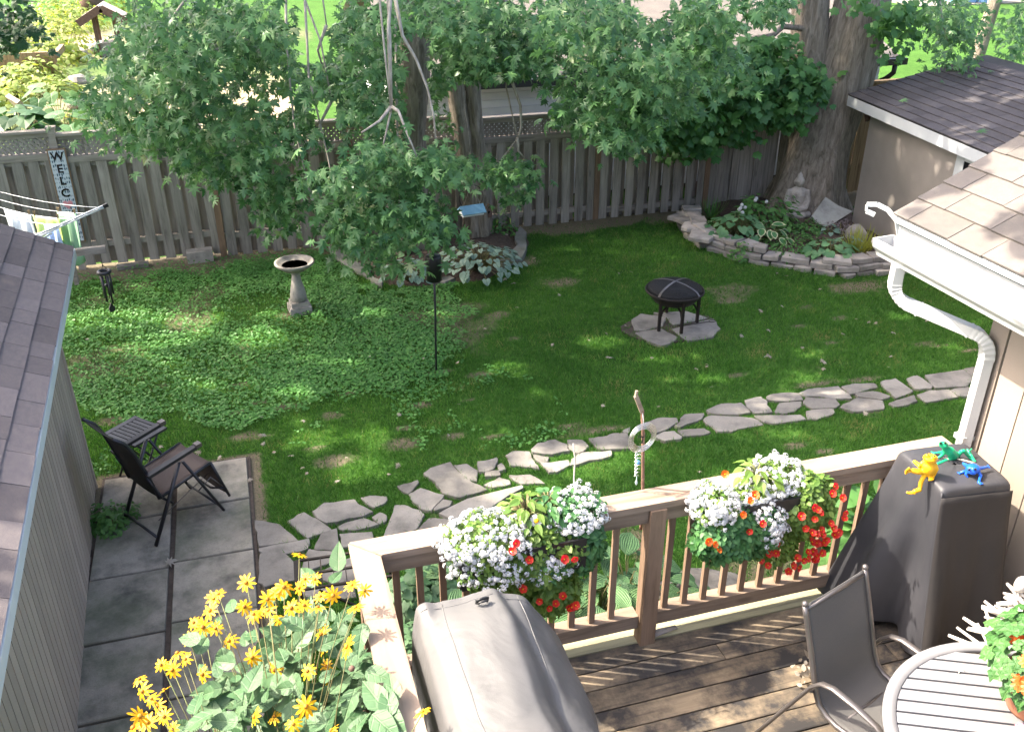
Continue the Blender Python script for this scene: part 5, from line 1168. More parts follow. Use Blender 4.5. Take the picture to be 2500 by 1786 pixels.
b_r = np.random.default_rng(3); p2_ = [an('B3',x_,y_,p[1]-.45) for x_,y_ in ((1985,325),(1975,350),(2100,275),(2092,288),(2180,300),(1990,385),(1965,360),(2010,345))]
b_ = MB(); 
for q in p2_: b_.ball(tuple(q),.028,7,5)
o=b_.build('white_bloom',M['white']); o.parent = [x_ for x_ in bpy.data.objects if x_.name=='hydrangea_bush'][0]; o.location = -Vector(o.parent.location)
def grassy(name,label,c,N,h,spread,m,seed,cat='grass tuft'):
    r = np.random.default_rng(seed); root = thing(name,label,cat,tuple(c)); b_=[];
    tv_ = [(-.02,0,0),(.02,0,0),(.018,.4,.10),(-.018,.4,.10),(.012,.8,.06),(-.012,.8,.06),(0,1,-.05)]; V=[];
    a_ = r.uniform(0,2*PI,N); le = r.uniform(.2,1.2,N)
    tip = np.stack([np.cos(a_)*le,np.sin(a_)*le,np.ones(N)],1); nr_ = np.stack([-np.cos(a_),-np.sin(a_),le],1)*-1
    P_ = np.stack([np.cos(a_)*spread*.25*r.random(N),np.sin(a_)*spread*.25*r.random(N),np.zeros(N)],1)
    kind(scatter('blades',tv_,[(0,1,2),(0,2,3),(3,2,4),(3,4,5),(5,4,6)],P_,basis(nr_,tip),h*r.uniform(.6,1.2,N),np.clip(r.normal(.45,.2,N),0,.95),m,root),'stuff'); return root
p = P3('B4',960,680,.1); grassy('yellow_grass','golden yellow arching grass tuft in front of the grey shed',(p[0],p[1],.05),150,.40,.3,M['lime'],9)
p = P3('B3',1740,400,.1); grassy('lily_tuft','thin leaved green tuft at the fence end of the shade bed',(p[0],p[1],.05),60,.34,.25,M['shrub'],10)
p = P3('B4',450,620,.12); bush('creeping_plant','low dark creeping plant along the top of the stone wall',(p[0],p[1],.06),.62,.16,900,OVAL_V,OVAL_F,M['shrub'],.045,11)
p = P3('B4',560,520,.1); bush('fern_cushion','fine bright green cushion plant below the slate slab',(p[0],p[1],.06),.34,.16,500,OVAL_V,OVAL_F,M['shrub'],.05,12)
p = P3('B4',735,545,.1); bigleaf('pale_hosta','tiny pale silvery hosta right of the green cushion',(p[0],p[1],.05),10,.10,M['brunnera'],13,'hosta',.13,.16)
p = P3('B4',740,700,.15); bigleaf('trailing_plant','large leaved plant spilling over the stone wall in front of the shed',(p[0],p[1],.10),34,.14,M['hosta'],14,'plant',.34,.22)
p = P3('B4',630,690,.15); bigleaf('trailing_plant','small leafy rosette on the wall left of the spilling plant',(p[0],p[1],.08),12,.10,M['hosta'],15,'plant',.16,.16)
p = P3('B4',870,640,.15); bigleaf('trailing_plant','grey green leaves between the spilling plant and golden grass',(p[0],p[1],.08),12,.11,M['brunnera'],16,'plant',.2,.2)
p = P3('B4',40,690,.1); bush('dark_creeper','dark foliage hanging over the corner of the stone wall',(p[0],p[1],.02),.20,.2,220,OVAL_V,OVAL_F,M['shrub'],.06,17)
p = P3('B4',830,525,.1); bush('purple_sedum','dusty purple cushion plant against the grey shed wall',(p[0],p[1],.04),.26,.22,500,OVAL_V,OVAL_F,leafmat('sedum_leaf',(.12,.095,.10),(.21,.17,.18),.1,.7),.035,18)
p = P3('B4',945,570,.12); rock('garden_stone','brown rounded stone by the shed corner behind the golden grass',(p[0],p[1],.12),(.17,.15,.17),M['cast'],'stone',None,19)
p = P3('C1',840,1180,.1); bush('weed_clump','weedy dark green clump between shed corner and recliner',(-1.72,3.35,0),.22,.18,420,OVAL_V,OVAL_F,M['shrub'],.05,20)
# fire pit
FC = az('S',1640,792,0.0); FC = np.array([FC[0],FC[1],.025]); fpit = thing('fire_pit','black round fire bowl with domed mesh lid on three arched legs','fire pit',tuple(FC))
b_ = MB(); b_.lathe([(0,.25),(.14,.26),(.25,.31),(.325,.40),(.345,.43),(.36,.435),(.36,.445),(.335,.445),(.31,.40),(.24,.325),(0,.27)],36); b_.build('bowl',M['iron'],fpit)
t = NT('spark_mesh'); v = t.coords((1,1,1),False); w1 = t.n('ShaderNodeTexWave',bands_direction='X'); w2 = t.n('ShaderNodeTexWave',bands_direction='Y'); 
for w_ in (w1,w2): w_.inputs['Scale'].default_value=26; t.l(v,w_.inputs[0])
f_ = t.math('MAXIMUM',w1.outputs['Fac'],w2.outputs['Fac']); b1 = t.bsdf((.03,.029,.03),.6,.4); tr = t.n('ShaderNodeBsdfTransparent'); mx = t.n('ShaderNodeMixShader'); t.l(t.ramp(f_,[(.72,(0,0,0)),(.80,(1,1,1))]),mx.inputs[0]); t.l(tr.outputs[0],mx.inputs[1]); t.l(b1.outputs[0],mx.inputs[2]); t.l(mx.outputs[0],t.out.inputs[0])
dome = [(.345,.445),(.31,.485),(.24,.515),(.15,.537),(.06,.547),(0,.548)]
lid = MB().lathe(dome,36).build('mesh_lid',t.m,fpit)
b_ = MB()
for a0 in (.55,.55+PI/2):
    pts=[( r_*math.cos(a0)*s_, r_*math.sin(a0)*s_, z_+.004) for s_,it in ((1,dome[:-1]),(-1,dome[::-1])) for r_,z_ in it]
    for i in range(len(pts)-1):
        if (Vector(pts[i+1])-Vector(pts[i])).length>1e-4: b_.bar(pts[i],pts[i+1],.03,.006)
b_.build('lid_band',M['greymetal'],lid)
b_ = MB(); b_.tube([(.352*math.cos(a),.352*math.sin(a),.447) for a in np.linspace(0,2*PI,40)],.008,6); b_.build('lid_rim',M['iron'],lid)
for a_ in (-2.55,-1.75+.1,-.25,1.35):
    b_ = MB(); r_=.31; d_=Vector((math.cos(a_),math.sin(a_),0)); tng=Vector((-math.sin(a_),math.cos(a_),0))
    b_.bar(d_*r_,d_*r_+Vector((0,0,.42)),.032,.032); b_.tube([d_*(r_-.01)+Vector((0,0,.17)),d_*(r_-.06)+Vector((0,0,.245)),d_*(r_-.16)+Vector((0,0,.27))],.014,6); b_.build('leg',M['iron'],fpit)
pk0,pk1 = az('B3',1500,1285,.06),az('B3',1725,1248,.06); b_ = MB(); dd = Vector(pk1-pk0); b_.tube([(0,0,0),dd],.006,6); u_=dd.normalized(); 
b_.tube([dd+u_*(.045-.045*math.cos(a))+Vector((-u_.y,u_.x,0))*.028*math.sin(a) for a in np.linspace(0,2*PI,14)],.005,5); b_.tube([(0,0,0),-u_*.03+Vector((-u_.y,u_.x,0))*.03],.006,5)
o = b_.build('fire_poker',M['iron'],None,tuple(pk0)); tag(o,'thin black poker with loop handle lying on the flagstones by the fire pit','poker')

# ------------------------------------------------------------------ left side: clothes airer, chime, recliner
TIP = an('D',233,457,7.5); dry = thing('clothes_airer','rotary clothes airer with pale metal arms behind the shed roof','clothes airer',(-3.2,7.4,0))
MB().tube([(0,0,-.1),(0,0,1.75)],.025,10).build('mast',M['alu'],dry)
HUB = Vector((0,0,1.05)); o0 = Vector(dry.location); tips=[Vector(TIP)-o0]; rad_ = math.hypot(tips[0].x,tips[0].y); a0 = math.atan2(tips[0].y,tips[0].x)
for k_ in (1,2,3): tips.append(Vector((rad_*math.cos(a0+k_*PI/2),rad_*math.sin(a0+k_*PI/2),tips[0].z)))
for tp in tips:
    arm = MB().bar(HUB+tp*.02,tp,.028,.036).build('arm',M['alu'],dry); d_=(tp-HUB).normalized(); MB().bar(tp-d_*.02,tp+d_*.035,.034,.042).build('arm_cap',M['blackplastic'],arm)
    MB().bar(Vector((0,0,.9)),HUB*.45+tp*.55-Vector((0,0,.03)),.018,.02).build('strut',M['alu'],dry)
ln_ = MB()
for f_ in (.97,.86,.76,.66,.5,.36):
    for k_ in range(4):
        p,q = HUB.lerp(tips[k_],f_),HUB.lerp(tips[(k_+1)%4],f_); ln_.tube([p.lerp(q,u_)-Vector((0,0,.05*4*u_*(1-u_))) for u_ in np.linspace(0,1,9)],.004,5,False)
ln_.build('line',M['cord'],dry)
def cloth(label,f_,k_,u0,u1,drop,m,seed,nm='hanging_towel'):
    p,q = HUB.lerp(tips[k_],f_),HUB.lerp(tips[(k_+1)%4],f_); vs=[];fs=[];nu,nv=16,8
    for i in range(nu+1):
        u_=u0+(u1-u0)*i/nu; c = p.lerp(q,u_)-Vector((0,0,.05*4*u_*(1-u_))); 
        for j in range(nv+1):
            t_=j/nv; w_=.035*t_*math.sin(i*.9+seed)+.02*t_*math.sin(i*2.1+seed*2); nrm_=Vector((-(q-p).y,(q-p).x,0)).normalized(); vs.append(o0+c+nrm_*w_-Vector((0,0,drop*t_*(1-.06*math.sin(i*.5+seed)))))
    for i in range(nu):
        for j in range(nv): a_=i*(nv+1)+j; fs.append((a_,a_+1,a_+nv+2,a_+nv+1))
    c = Vector(vs[0]); b_=MB().add([Vector(v_)-c for v_ in vs],fs,True); o=b_.build(nm,m,None,c); md=o.modifiers.new('thick','SOLIDIFY'); md.thickness=.006; return tag(o,label,'laundry','laundry on the airer')
cloth('mint green towel hanging nearest the arm tip of the airer',.86,0,.12,.30,.62,M['cl_mint'],1)
cloth('lime green cloth on the middle line of the airer',.76,0,.18,.48,.30,M['cl_lime'],2)
cloth('white cloth pegged at the left picture edge on the airer',.76,0,.50,.80,.40,M['cl_white'],3)
cloth('pale lilac blue towel beneath the airer arm',.66,0,.08,.26,.5,M['cl_pale'],4)
cloth('bright blue cloth low on the inner line of the airer',.5,0,.08,.36,.42,M['cl_blue'],5)
cloth('dark patterned small garment at the far left of the airer',.5,0,.40,.8,.26,M['cl_navy'],6)
for i,(f_,u_,lab) in enumerate(((.86,.13,'wooden clothes peg on the mint green towel'),(.86,.29,'wooden clothes peg where mint and lime cloths meet'),(.76,.20,'wooden clothes peg on the right end of the lime cloth'),(.76,.46,'wooden clothes peg on the left end of the lime cloth'),(.76,.52,'wooden clothes peg on the white cloth'))):
    p=HUB.lerp(tips[0],f_).lerp(HUB.lerp(tips[1],f_),u_)-Vector((0,0,.05*4*u_*(1-u_)))+o0; b_=MB().bar((0,0,-.03),(.008,0,.05),.012,.012); b_.bar((0,0,-.03),(-.010,0,.05),.008,.012); o=b_.build('clothes_peg',M['fence_tan'],None,p); tag(o,lab,'clothes peg','pegs on the airer lines')
wc = thing('wind_chime','dark wind chime with hanging tubes below the plank at the shed corner','wind chime',(-1.70,5.60,1.50))
b_ = MB(); b_.tube([(.052*math.cos(a),.052*math.sin(a),-.06) for a in np.linspace(0,2*PI,26)],.019,8); b_.build('ring',M['dkmetal'],wc)
b_ = MB()
for a_ in (0,2.1,4.2): b_.tube([(0,0,.02),(.05*math.cos(a_),.05*math.sin(a_),-.06)],.0025,4)
b_.tube([(0,0,-.06),(0,0,-.43)],.0025,4); b_.build('cord',M['iron'],wc)
for i,a_ in enumerate(np.linspace(.3,2*PI+.3,6)[:-1]): MB().tube([(.043*math.cos(a_),.043*math.sin(a_),-.09),(.043*math.cos(a_),.043*math.sin(a_),-.30-.02*i)],.0105,8).build('chime_tube',M['dkmetal'],wc)
b_ = MB(); b_.prism([(0,.06),(.035,.0),(.022,-.035),(-.022,-.035),(-.035,0)],-.006,.006); o=b_.build('wind_catcher',M['blackplastic'],wc,(0,0,-.45)); o.rotation_euler=(PI/2,0,.6)
b_ = MB(); b_.lathe([(0,-.205),(.025,-.205),(.025,-.19),(0,-.19)],12); b_.build('striker',M['blackplastic'],wc)
# recliner
rc = thing('folding_recliner','black folding recliner with brown mesh seat on the concrete slabs','chair',(-1.24,3.29,.022)); rc.rotation_euler.z = math.radians(33.2)
for s_ in (.25,-.25):
    MB().tube([(-.29,s_,0),(.045,s_,.65)],.0165,10,True,1.25,.8).build('leg',M['dkmetal'],rc); MB().tube([(.355,s_*1.02,0),(.075,s_*1.02,.64)],.0155,10,True,1.2,.8).build('leg',M['dkmetal'],rc)
    b_=MB(); b_.bar((-.245,s_*1.08,.665),(.225,s_*1.08,.735),.05,.028,(0,0,1)); b_.build('armrest',M['dkmetal'],rc)
    MB().bar((.195,s_*1.08,.738),(.245,s_*1.08,.742),.054,.034,(0,0,1)).build('armrest_tip',M['greymetal'],rc)
    MB().tube([(-.235,s_*.94,.64),(-.15,s_*.94,.40),(-.07,s_*.94,.30)],.012,8).build('hinge_bar',M['dkmetal'],rc)
    MB().tube([(-.17,s_*.93,.40),(.10,s_*.93,.452),(.325,s_*.93,.495)],.013,8).build('seat_rail',M['dkmetal'],rc)
    MB().tube([(.325,s_*.93,.495),(.445,s_*.93,.09)],.013,8).build('footrest_rail',M['dkmetal'],rc)
    MB().tube([(-.17,s_*.93,.40),(-.215,s_*.93,.62),(-.29,s_*.93,.88),(-.345,s_*.93,1.0),(-.425,s_*.93,1.085)],.015,8).build('back_rail',M['dkmetal'],rc)
MB().tube([(-.265,-.25,.07),(-.265,.25,.07)],.012,8).build('crossbar',M['dkmetal'],rc); MB().tube([(.32,-.25,.07),(.32,.25,.07)],.010,8).build('crossbar',M['dkmetal'],rc)
MB().tube([(.18,-.22,.28),(.30,-.235,.36),(.41,-.235,.20)],.006,6).build('stay',M['greymetal'],rc); MB().tube([(-.2,-.2,.18),(.40,-.1,.33)],.004,6).build('stay',M['greymetal'],rc)
MB().tube([(.415,-.235,.19),(.36,-.1,.16),(.36,.1,.16),(.415,.235,.19)],.010,8).build('footrest_bar',M['dkmetal'],rc)
def strip(prof,wd,m,name,root,sag=.0,nw=8,th=.004):
    vs=[];fs=[];n_=len(prof)
    for i,(x_,z_) in enumerate(prof):
        for j in range(nw+1): f_=j/nw; vs.append((x_-sag*.4*4*f_*(1-f_),(f_-.5)*wd,z_-sag*4*f_*(1-f_)))
    for i in range(n_-1):
        for j in range(nw): a_=i*(nw+1)+j; fs.append((a_,a_+1,a_+nw+2,a_+nw+1))
    o=MB().add(vs,fs,True).build(name,m,root); md=o.modifiers.new('thick','SOLIDIFY'); md.thickness=th; return o
strip([(-.165,.41),(-.05,.425),(.10,.452),(.25,.478),(.325,.497)],.46,M['sling_brown'],'seat',rc,.015)
strip([(.327,.494),(.365,.37),(.405,.23),(.44,.11)],.46,M['sling_brown'],'footrest',rc,.01)
strip([(-.168,.41),(-.20,.55),(-.235,.70),(-.285,.87),(-.345,1.0),(-.425,1.085)],.47,M['iron'],'backrest',rc,.012)
stb = thing('side_table','small dark slatted folding side table behind the recliner','side table',(-1.50,4.10,.0),math.radians(-46))
MB().box((0,0,0),(.05,.36,.022)).build('top_frame',M['dkmetal'],stb,(-.185,0,.45)); MB().box((0,0,0),(.05,.36,.022)).build('top_frame',M['dkmetal'],stb,(.185,0,.45))
sm_ = MB().box((0,0,0),(.318,.036,.018)).mesh('slat',M['dkmetal'])
for i in range(8): inst('slat',sm_,stb,(0,-.16+.0457*i,.45))
for sx_ in (-.15,.15):
    MB().tube([(sx_,-.15,0),(sx_,.13,.44)],.010,6).build('leg',M['dkmetal'],stb); MB().tube([(sx_*.9,.15,0),(sx_*.9,-.13,.44)],.010,6).build('leg',M['dkmetal'],stb)
# black plant stand below the deck corner
ps = thing('plant_stand','black iron grid plant stand on the flagstones below the railing corner','plant stand',(-.02,1.62,0),math.radians(-3))
g_=MB()
for y_ in (-.16,0.0,.16): g_.bar((-.24,y_,.5),(.42,y_,.5),.018,.014)
g_.bar((-.24,-.16,.5),(-.24,.16,.5),.05,.016); g_.bar((.42,-.16,.5),(.42,.16,.5),.018,.014)
for i in range(7): g_.bar((-.16+.085*i,-.16,.5),(-.16+.085*i,.16,.5),.008,.008)
g_.build('grid_top',M['iron'],ps)
for sx_,sy2 in ((-.24,-.16),(-.24,.16),(.42,-.16),(.42,.16)): MB().bar((sx_,sy2,0),(sx_,sy2,.5),.018,.018).build('leg',M['iron'],ps)
MB().bar((-.1,-.16,.47),(.42,-.16,.06),.02,.012).build('brace',M['iron'],ps)
t = NT('ribbed_hosta_leaf'); tc_ = t.n('ShaderNodeTexCoord'); sp = t.n('ShaderNodeSeparateXYZ'); t.l(tc_.outputs['Object'],sp.inputs[0])
yc_ = t.math('SUBTRACT',sp.outputs[1],.45); wd_ = t.math('SUBTRACT',1.05,t.math('MULTIPLY',t.math('MULTIPLY',yc_,yc_),3.2)); rb_ = t.math('SINE',t.math('MULTIPLY',t.math('DIVIDE',sp.outputs[0],wd_),95.))
rr_ = t.math('ADD',t.math('MULTIPLY',rb_,.5),.5); c_ = t.mix(t.rnd(0,1),(.06,.155,.06),(.12,.24,.09)); c_ = t.mix(t.math('MULTIPLY',rr_,.45),c_,(.17,.28,.13)); t.bsdf(c_,.5,0,rr_,.6,.02,.35); M['ribhosta'] = t.m
# hostas and things below the railing, seen between the balusters
for i,(t_,x_,y_,z_,n_,sz,sp_,lab) in enumerate((('D',1395,1270,.4,24,.25,.38,'large ribbed hosta behind the balusters left of the middle post'),('D',1330,1310,.35,20,.23,.30,'lower broad hosta behind the railing under the left flower box'),('D',1470,1310,.35,16,.23,.3,'hosta right behind the middle railing post'),('D',1010,1265,.5,9,.28,.25,'broad leaves seen between balusters near the grill cover'))):
    p=az(t_,x_,y_,z_); bigleaf('hosta_plant',lab,(p[0],p[1],0),n_,sz,M['ribhosta'],40+i,'hosta',sp_,.5,OVAL_V,OVAL_F)
for i,(x_,y_,z_,rd_,h_,lab) in enumerate(((935,1300,.45,.32,.55,'leafy shrub behind the first balusters near the deck corner'),(930,1430,.4,.34,.5,'pale green leafy plant down between left railing and grill cover'),(980,1260,.4,.3,.4,'small leaved plant beyond the third baluster'))):
    p=az('D',x_,y_,z_); bush('shade_shrub',lab,(p[0],p[1],0),rd_,h_,420,HEART_V,HEART_F,M['sunleaf'],.075,60+i)
for i,(x_,y_,lab) in enumerate(((1925,1130,'tall dark leaved plant behind the right balusters by the dark cover'),(1905,1210,'lower leaved plant behind the last balusters on the right'))):
    p=az('D',x_,y_,.6); bush('tall_plant',lab,(p[0],p[1],0),.28,.8-.25*i,130,HEART_V,HEART_F,M['shrub'],.16,70+i,'plant')
p=az('D',1550,1320,.1); rock('flat_boulder','pale flat boulder on the grass seen through the railing',(p[0],p[1],.10),(.42,.26,.13),M['flag'],'boulder',None,4)
p=az('D',1727,1262,.55); wc_=thing('watering_can','teal watering can below the right flower box beyond the railing','watering can',(p[0],p[1],.0),.4)
b_=MB(); b_.lathe([(.11,0),(.12,.02),(.105,.26),(.06,.29),(.055,.29)],18); b_.build('body',M['teal'],wc_); MB().tube([(.09,0,.08),(.2,0,.2),(.30,0,.34)],[.03,.022,.016],8).build('spout',M['teal'],wc_); MB().tube([(-.09,0,.06),(-.19,0,.14),(-.16,0,.28),(-.04,0,.30)],.013,8).build('handle',M['teal'],wc_)
# ------------------------------------------------------------------ yellow sunflowers beside the deck
sf = thing('yellow_sunflower_plant','tall clump of yellow daisy like sunflowers leaning on the left railing','flowering plant',(-.55,-.85,0))
FL = [('E1',p) for p in ((1950,440),(1730,530),(1690,560),(1665,660),(1935,630),(1535,755),(1610,790),(1710,800),(1500,880),(1815,900),(1405,1000),(1470,1045),(1275,1090),(1105,1205),(1300,1290),(1365,1130),(1605,1165),(1620,1290),(1130,1300),(1105,1500),(1170,1545),(1250,1420),(1530,1575),(1370,1600),(1200,1360),(1060,1590),(1300,1500))]
FL += [('E2',p) for p in ((425,220),(470,410),(300,475),(230,520),(170,570),(425,480),(550,410),(840,460),(940,500),(870,640),(590,550),(690,540),(570,640),(460,620),(360,640),(110,680),(575,770),(270,730),(600,850),(625,950),(640,1100),(490,1140),(680,1220),(475,1420),(375,1560),(50,1030),(230,1130),(70,1500),(230,1500),(680,1610),(1400,1465),(60,690),(180,660),(805,945))]
pet=MB(); NP=10
def petal_ring(b_,n_,r0,r1,wd,droop,seed):
    rr=random.Random(seed)
    for i in range(n_):
        a_=2*PI*i/n_+rr.gauss(0,.07); L=r1*rr.uniform(.86,1.08); c_,s_=math.cos(a_),math.sin(a_); q=lambda x_,y_,z_:(x_*c_-y_*s_,x_*s_+y_*c_,z_)
        d_=droop*rr.uniform(.5,1.6); b_.add([q(r0,-wd*.25,0),q(r0,wd*.25,0),q(L*.55,wd*.52,.03*L-d_*.3),q(L,.0,-d_),q(L*.55,-wd*.52,.03*L-d_*.3),q(L*.55,0,-d_*.3),q(L*.86,wd*.36,-d_*.75),q(L*.86,-wd*.36,-d_*.75)],[(0,1,2,5),(0,5,4),(5,2,6,3),(4,5,3,7)])
fmeshes=[]
for s_ in range(4):
    b_=MB(); petal_ring(b_,random.choice((8,9,10)),.007,.049,.0135,.004+.007*s_,s_); fmeshes.append(b_.mesh('flower',M['yellow']))
dm=MB().ball((0,0,.004),(.0105,.0105,.008),10,6).mesh('flower_centre',M['disc'])
stm=MB(); rr=random.Random(9); l0=np.array(sf.location)
bases=[(-.42+.3*rr.uniform(-1,1),-1.15+.5*rr.uniform(-1,1),0) for _ in range(16)]
def arch(a,b,n_=7):
    a,b=np.array(a,float),np.array(b,float); return [(a[0]+(b[0]-a[0])*f**2.4,a[1]+(b[1]-a[1])*f**2.4,a[2]+(b[2]-a[2])*f**.85) for f in np.linspace(0,1,n_)]
FP=[]
for i,(t_,p_) in enumerate(FL):
    z_=rr.uniform(1.50,1.86)
    if t_=='E2' and p_[1]<700: z_=rr.uniform(1.72,1.98)
    if t_=='E2' and p_[0]>790 and p_[1]<700: z_=2.06
    P_=az(t_,p_[0],p_[1],z_)
    if P_[0]>-.12 and i not in (30,): P_=az(t_,p_[0],p_[1],2.12)
    FP.append(P_); nrm=Vector((rr.gauss(-.35,.45),rr.gauss(-.35,.45),1)).normalized(); R_=frame(nrm,(rr.gauss(0,1),rr.gauss(0,1),.1))
    o=inst('flower',rr.choice(fmeshes),sf,P_-l0,R_,rr.uniform(.72,1.15)); inst('flower_centre',dm,o,(0,0,0))
    bs=min(bases,key=lambda q:(q[0]-P_[0])**2+(q[1]-P_[1])**2); stm.tube(arch(np.array(bs)-l0,P_-l0-np.array(nrm)*.004),[.005,.0045,.004,.0034,.003,.0024,.002],5)
b_=MB(); 
for x_,y_ in ((805,945),(840,1120),(1150,1320),(1225,1300)): q=az('E2',x_,y_,1.95)-l0; b_.ball(tuple(q),.014,8,6)
b_.build('seed_head',M['brownwood'],sf)
stm.build('stem',M['stem'],sf)
SUNL_V=[(0,.45,-.02),(0,0,0),(.16,.06,.02),(.29,.24,.05),(.27,.45,.04),(.19,.68,.01),(0,1,-.12),(-.19,.68,.01),(-.27,.45,.04),(-.29,.24,.05),(-.16,.06,.02)]
SUNL_F=[(0,i,i+1) for i in range(1,10)]+[(0,10,1)]
lm=tmesh('leaf',SUNL_V,SUNL_F,M['sunleaf_v'])
POLYL=[(430,1400),(470,1350),(560,1330),(640,1290),(720,1240),(770,1260),(800,1330),(830,1370),(890,1390),(880,1560),(890,1700),(330,1700),(420,1520)]
cnt=0
POLYB=[(520,1450),(620,1370),(760,1350),(830,1420),(860,1700),(400,1700)]
while cnt<285:
    x_,y_=rr.uniform(400,900),rr.uniform(1230,1700); core=cnt>70
    if not inpoly(np.array([x_]),np.array([y_]),POLYB if core else POLYL)[0]: continue
    z_=rr.uniform(1.0,1.75) if core else rr.uniform(1.5,1.85)
    P_=az('D',x_,y_,z_)
    if P_[0]>-.02 and P_[2]<2.0: continue
    out=Vector((P_[0]+.45,P_[1]+.9,0)); nrm=Vector((rr.gauss(-.3,.4),rr.gauss(-.15,.4),1)); tip=out+Vector((rr.gauss(0,.5),rr.gauss(0,.5),-.35))
    inst('leaf',lm,sf,P_-l0,frame(nrm,tip),rr.uniform(.085,.165)); cnt+=1
for x_,y_ in ((1100,1440),(1180,1400),(1150,1500),(950,1140),(930,760),(1060,1430),(1000,1480)):
    P_=az('E2',x_,y_,2.03); inst('leaf',lm,sf,P_-l0,frame((-.3,-.3,1),(rr.gauss(.5,.5),rr.gauss(0,.7),-.1)),rr.uniform(.12,.18))
# lower dense leaves inside the clump
r=np.random.default_rng(77); N=1300; P_=np.stack([r.uniform(-1.2,-.06,N),r.uniform(-2.0,-.25,N),r.uniform(.25,1.6,N)],1); P_=P_[(P_[:,0]>-1.15+.5*(P_[:,1]+1.2))|(P_[:,2]<.9)]; N=len(P_)
kind(scatter('inner_leaves',SUNL_V,SUNL_F,P_-l0,basis(np.stack([r.normal(0,.5,N),r.normal(0,.5,N),np.ones(N)],1),r.normal(0,1,(N,3))),r.uniform(.10,.17,N),np.clip(r.normal(.4,.2,N),0,.95),M['sunleaf'],sf),'stuff')

# ------------------------------------------------------------------ flower boxes on the railing
def flowerbox(label,x0,x1):
    fbx=thing('flower_box',label,'flower box',((x0+x1)/2,-.215,1.79)); W_=x1-x0
    b_=MB(); b_.prism([(-W_/2,-.065),(W_/2,-.065),(W_/2,.065),(-W_/2,.065)],.0,.02); b_.build('floor',M['blackplastic'],fbx)
    for c_,d_ in (((0,-.07,.09),(W_,.012,.18)),((0,.07,.09),(W_,.012,.18)),((-W_/2,0,.09),(.012,.128,.18)),((W_/2,0,.09),(.012,.128,.18))): MB().box(c_,d_).build('side',M['blackplastic'],fbx)
    MB().box((0,0,.155),(W_-.02,.126,.02)).build('soil',M['soil'],fbx); return fbx
flowerbox('long flower box straddling the railing behind the front grill cover',.50,1.14); flowerbox('flower box straddling the railing with red and white flowers',1.86,2.42)
def mound(name,label,cat,c,rad,N,tv,tf,m,size,seed,group=None,hang=.0):
    """overflowing bedding plant: leafy shell round c with radii rad"""
    r=np.random.default_rng(seed); root=thing(name,label,cat,tuple(c),0,group); d=r.normal(0,1,(N,3)); d/=np.linalg.norm(d,axis=1,keepdims=True)
    k=r.uniform(.55,1.05,N)**.5; lump=1+.16*np.sin(d[:,0]*6+seed)*np.cos(d[:,2]*5+seed); P_=d*(k*lump)[:,None]*np.array(rad)
    nrm=d+np.array([-.2,-.1,.5])+r.normal(0,.4,(N,3)); tip=d+r.normal(0,.6,(N,3)); tip[:,2]-=hang
    kind(scatter('foliage',tv,tf,P_,basis(nrm,tip),size*r.uniform(.6,1.35,N),np.clip(r.normal(.42,.22,N),0,.95),m,root),'stuff'); return root,d,lump
def florets(root,pts,nrms,m,seed,name='floret',n_per=26,rad=.0165,pet=.0035):
    r=np.random.default_rng(seed); n_=len(pts); k=n_*n_per; P_=np.repeat(pts,n_per,0); Nn=np.repeat(nrms,n_per,0)+r.normal(0,.75,(k,3)); Nn/=np.linalg.norm(Nn,axis=1,keepdims=True); P_=P_+Nn*rad*r.uniform(.7,1.05,(k,1))
    cr=[(0,0,.1),(1,.55,.0),(.55,1,0),(-.55,1,0),(-1,.55,0),(-1,-.55,0),(-.55,-1,0),(.55,-1,0),(1,-.55,0)]
    kind(scatter(name,cr,[(0,1,2),(0,2,3),(0,3,4),(0,4,5),(0,5,6),(0,6,7),(0,7,8),(0,8,1)],P_,basis(Nn,r.normal(0,1,(k,3))),pet*r.uniform(.8,1.3,k),np.clip(r.normal(.5,.2,k),0,.95),m,root),'stuff')
def alyssum(label,c,rad,N,nf,seed,m='fill'):
    root,d,lump=mound('white_alyssum',label,'white flowers',c,rad,N,OVAL_V,OVAL_F,M[m],.024,seed,'white alyssum on the railing'); r=np.random.default_rng(seed+1); nf=int(nf*1.35)
    dd=r.normal(0,1,(nf,3)); dd[:,2]=np.abs(dd[:,2])*.8-.3*r.random(nf); dd/=np.linalg.norm(dd,axis=1,keepdims=True); florets(root,dd*np.array(rad)*1.04*(1+.10*r.normal(0,1,(nf,1))),dd,M['white'],seed+2)
    return root
RED_V=None
def redmesh():
    b_=MB(); n_=5
    for i in range(n_):
        a_=2*PI*i/n_; c_,s_=math.cos(a_),math.sin(a_); q=lambda x_,y_,z_:(x_*c_-y_*s_,x_*s_+y_*c_,z_); b_.add([(0,0,-.010),q(.009,-.0075,.0),q(.0165,-.0085,.003),q(.0185,0,.002),q(.0165,.0085,.003),q(.009,.0075,0)],[(0,1,2),(0,2,3),(0,3,4),(0,4,5)])
    return b_
rmr=redmesh().mesh('flower',M['red']); rmo=redmesh().mesh('flower',M['orange']); rce=MB().ball((0,0,-.004),.0038,6,4).mesh('flower_centre',M['yellow'])
def reds(root,t_,pts,yn,m,seed):
    r=random.Random(seed); l0=Vector(root.location)
    for x_,y_ in pts:
        P_=Vector(an(t_,x_,y_,yn-r.uniform(0,.03))); R_=frame((r.gauss(-.1,.3),-1+r.gauss(0,.2),.65+r.gauss(0,.3)),(r.gauss(0,1),0,1)); o=inst('flower',m,root,P_-l0,R_,r.uniform(.95,1.3)); inst('flower_centre',rce,o)
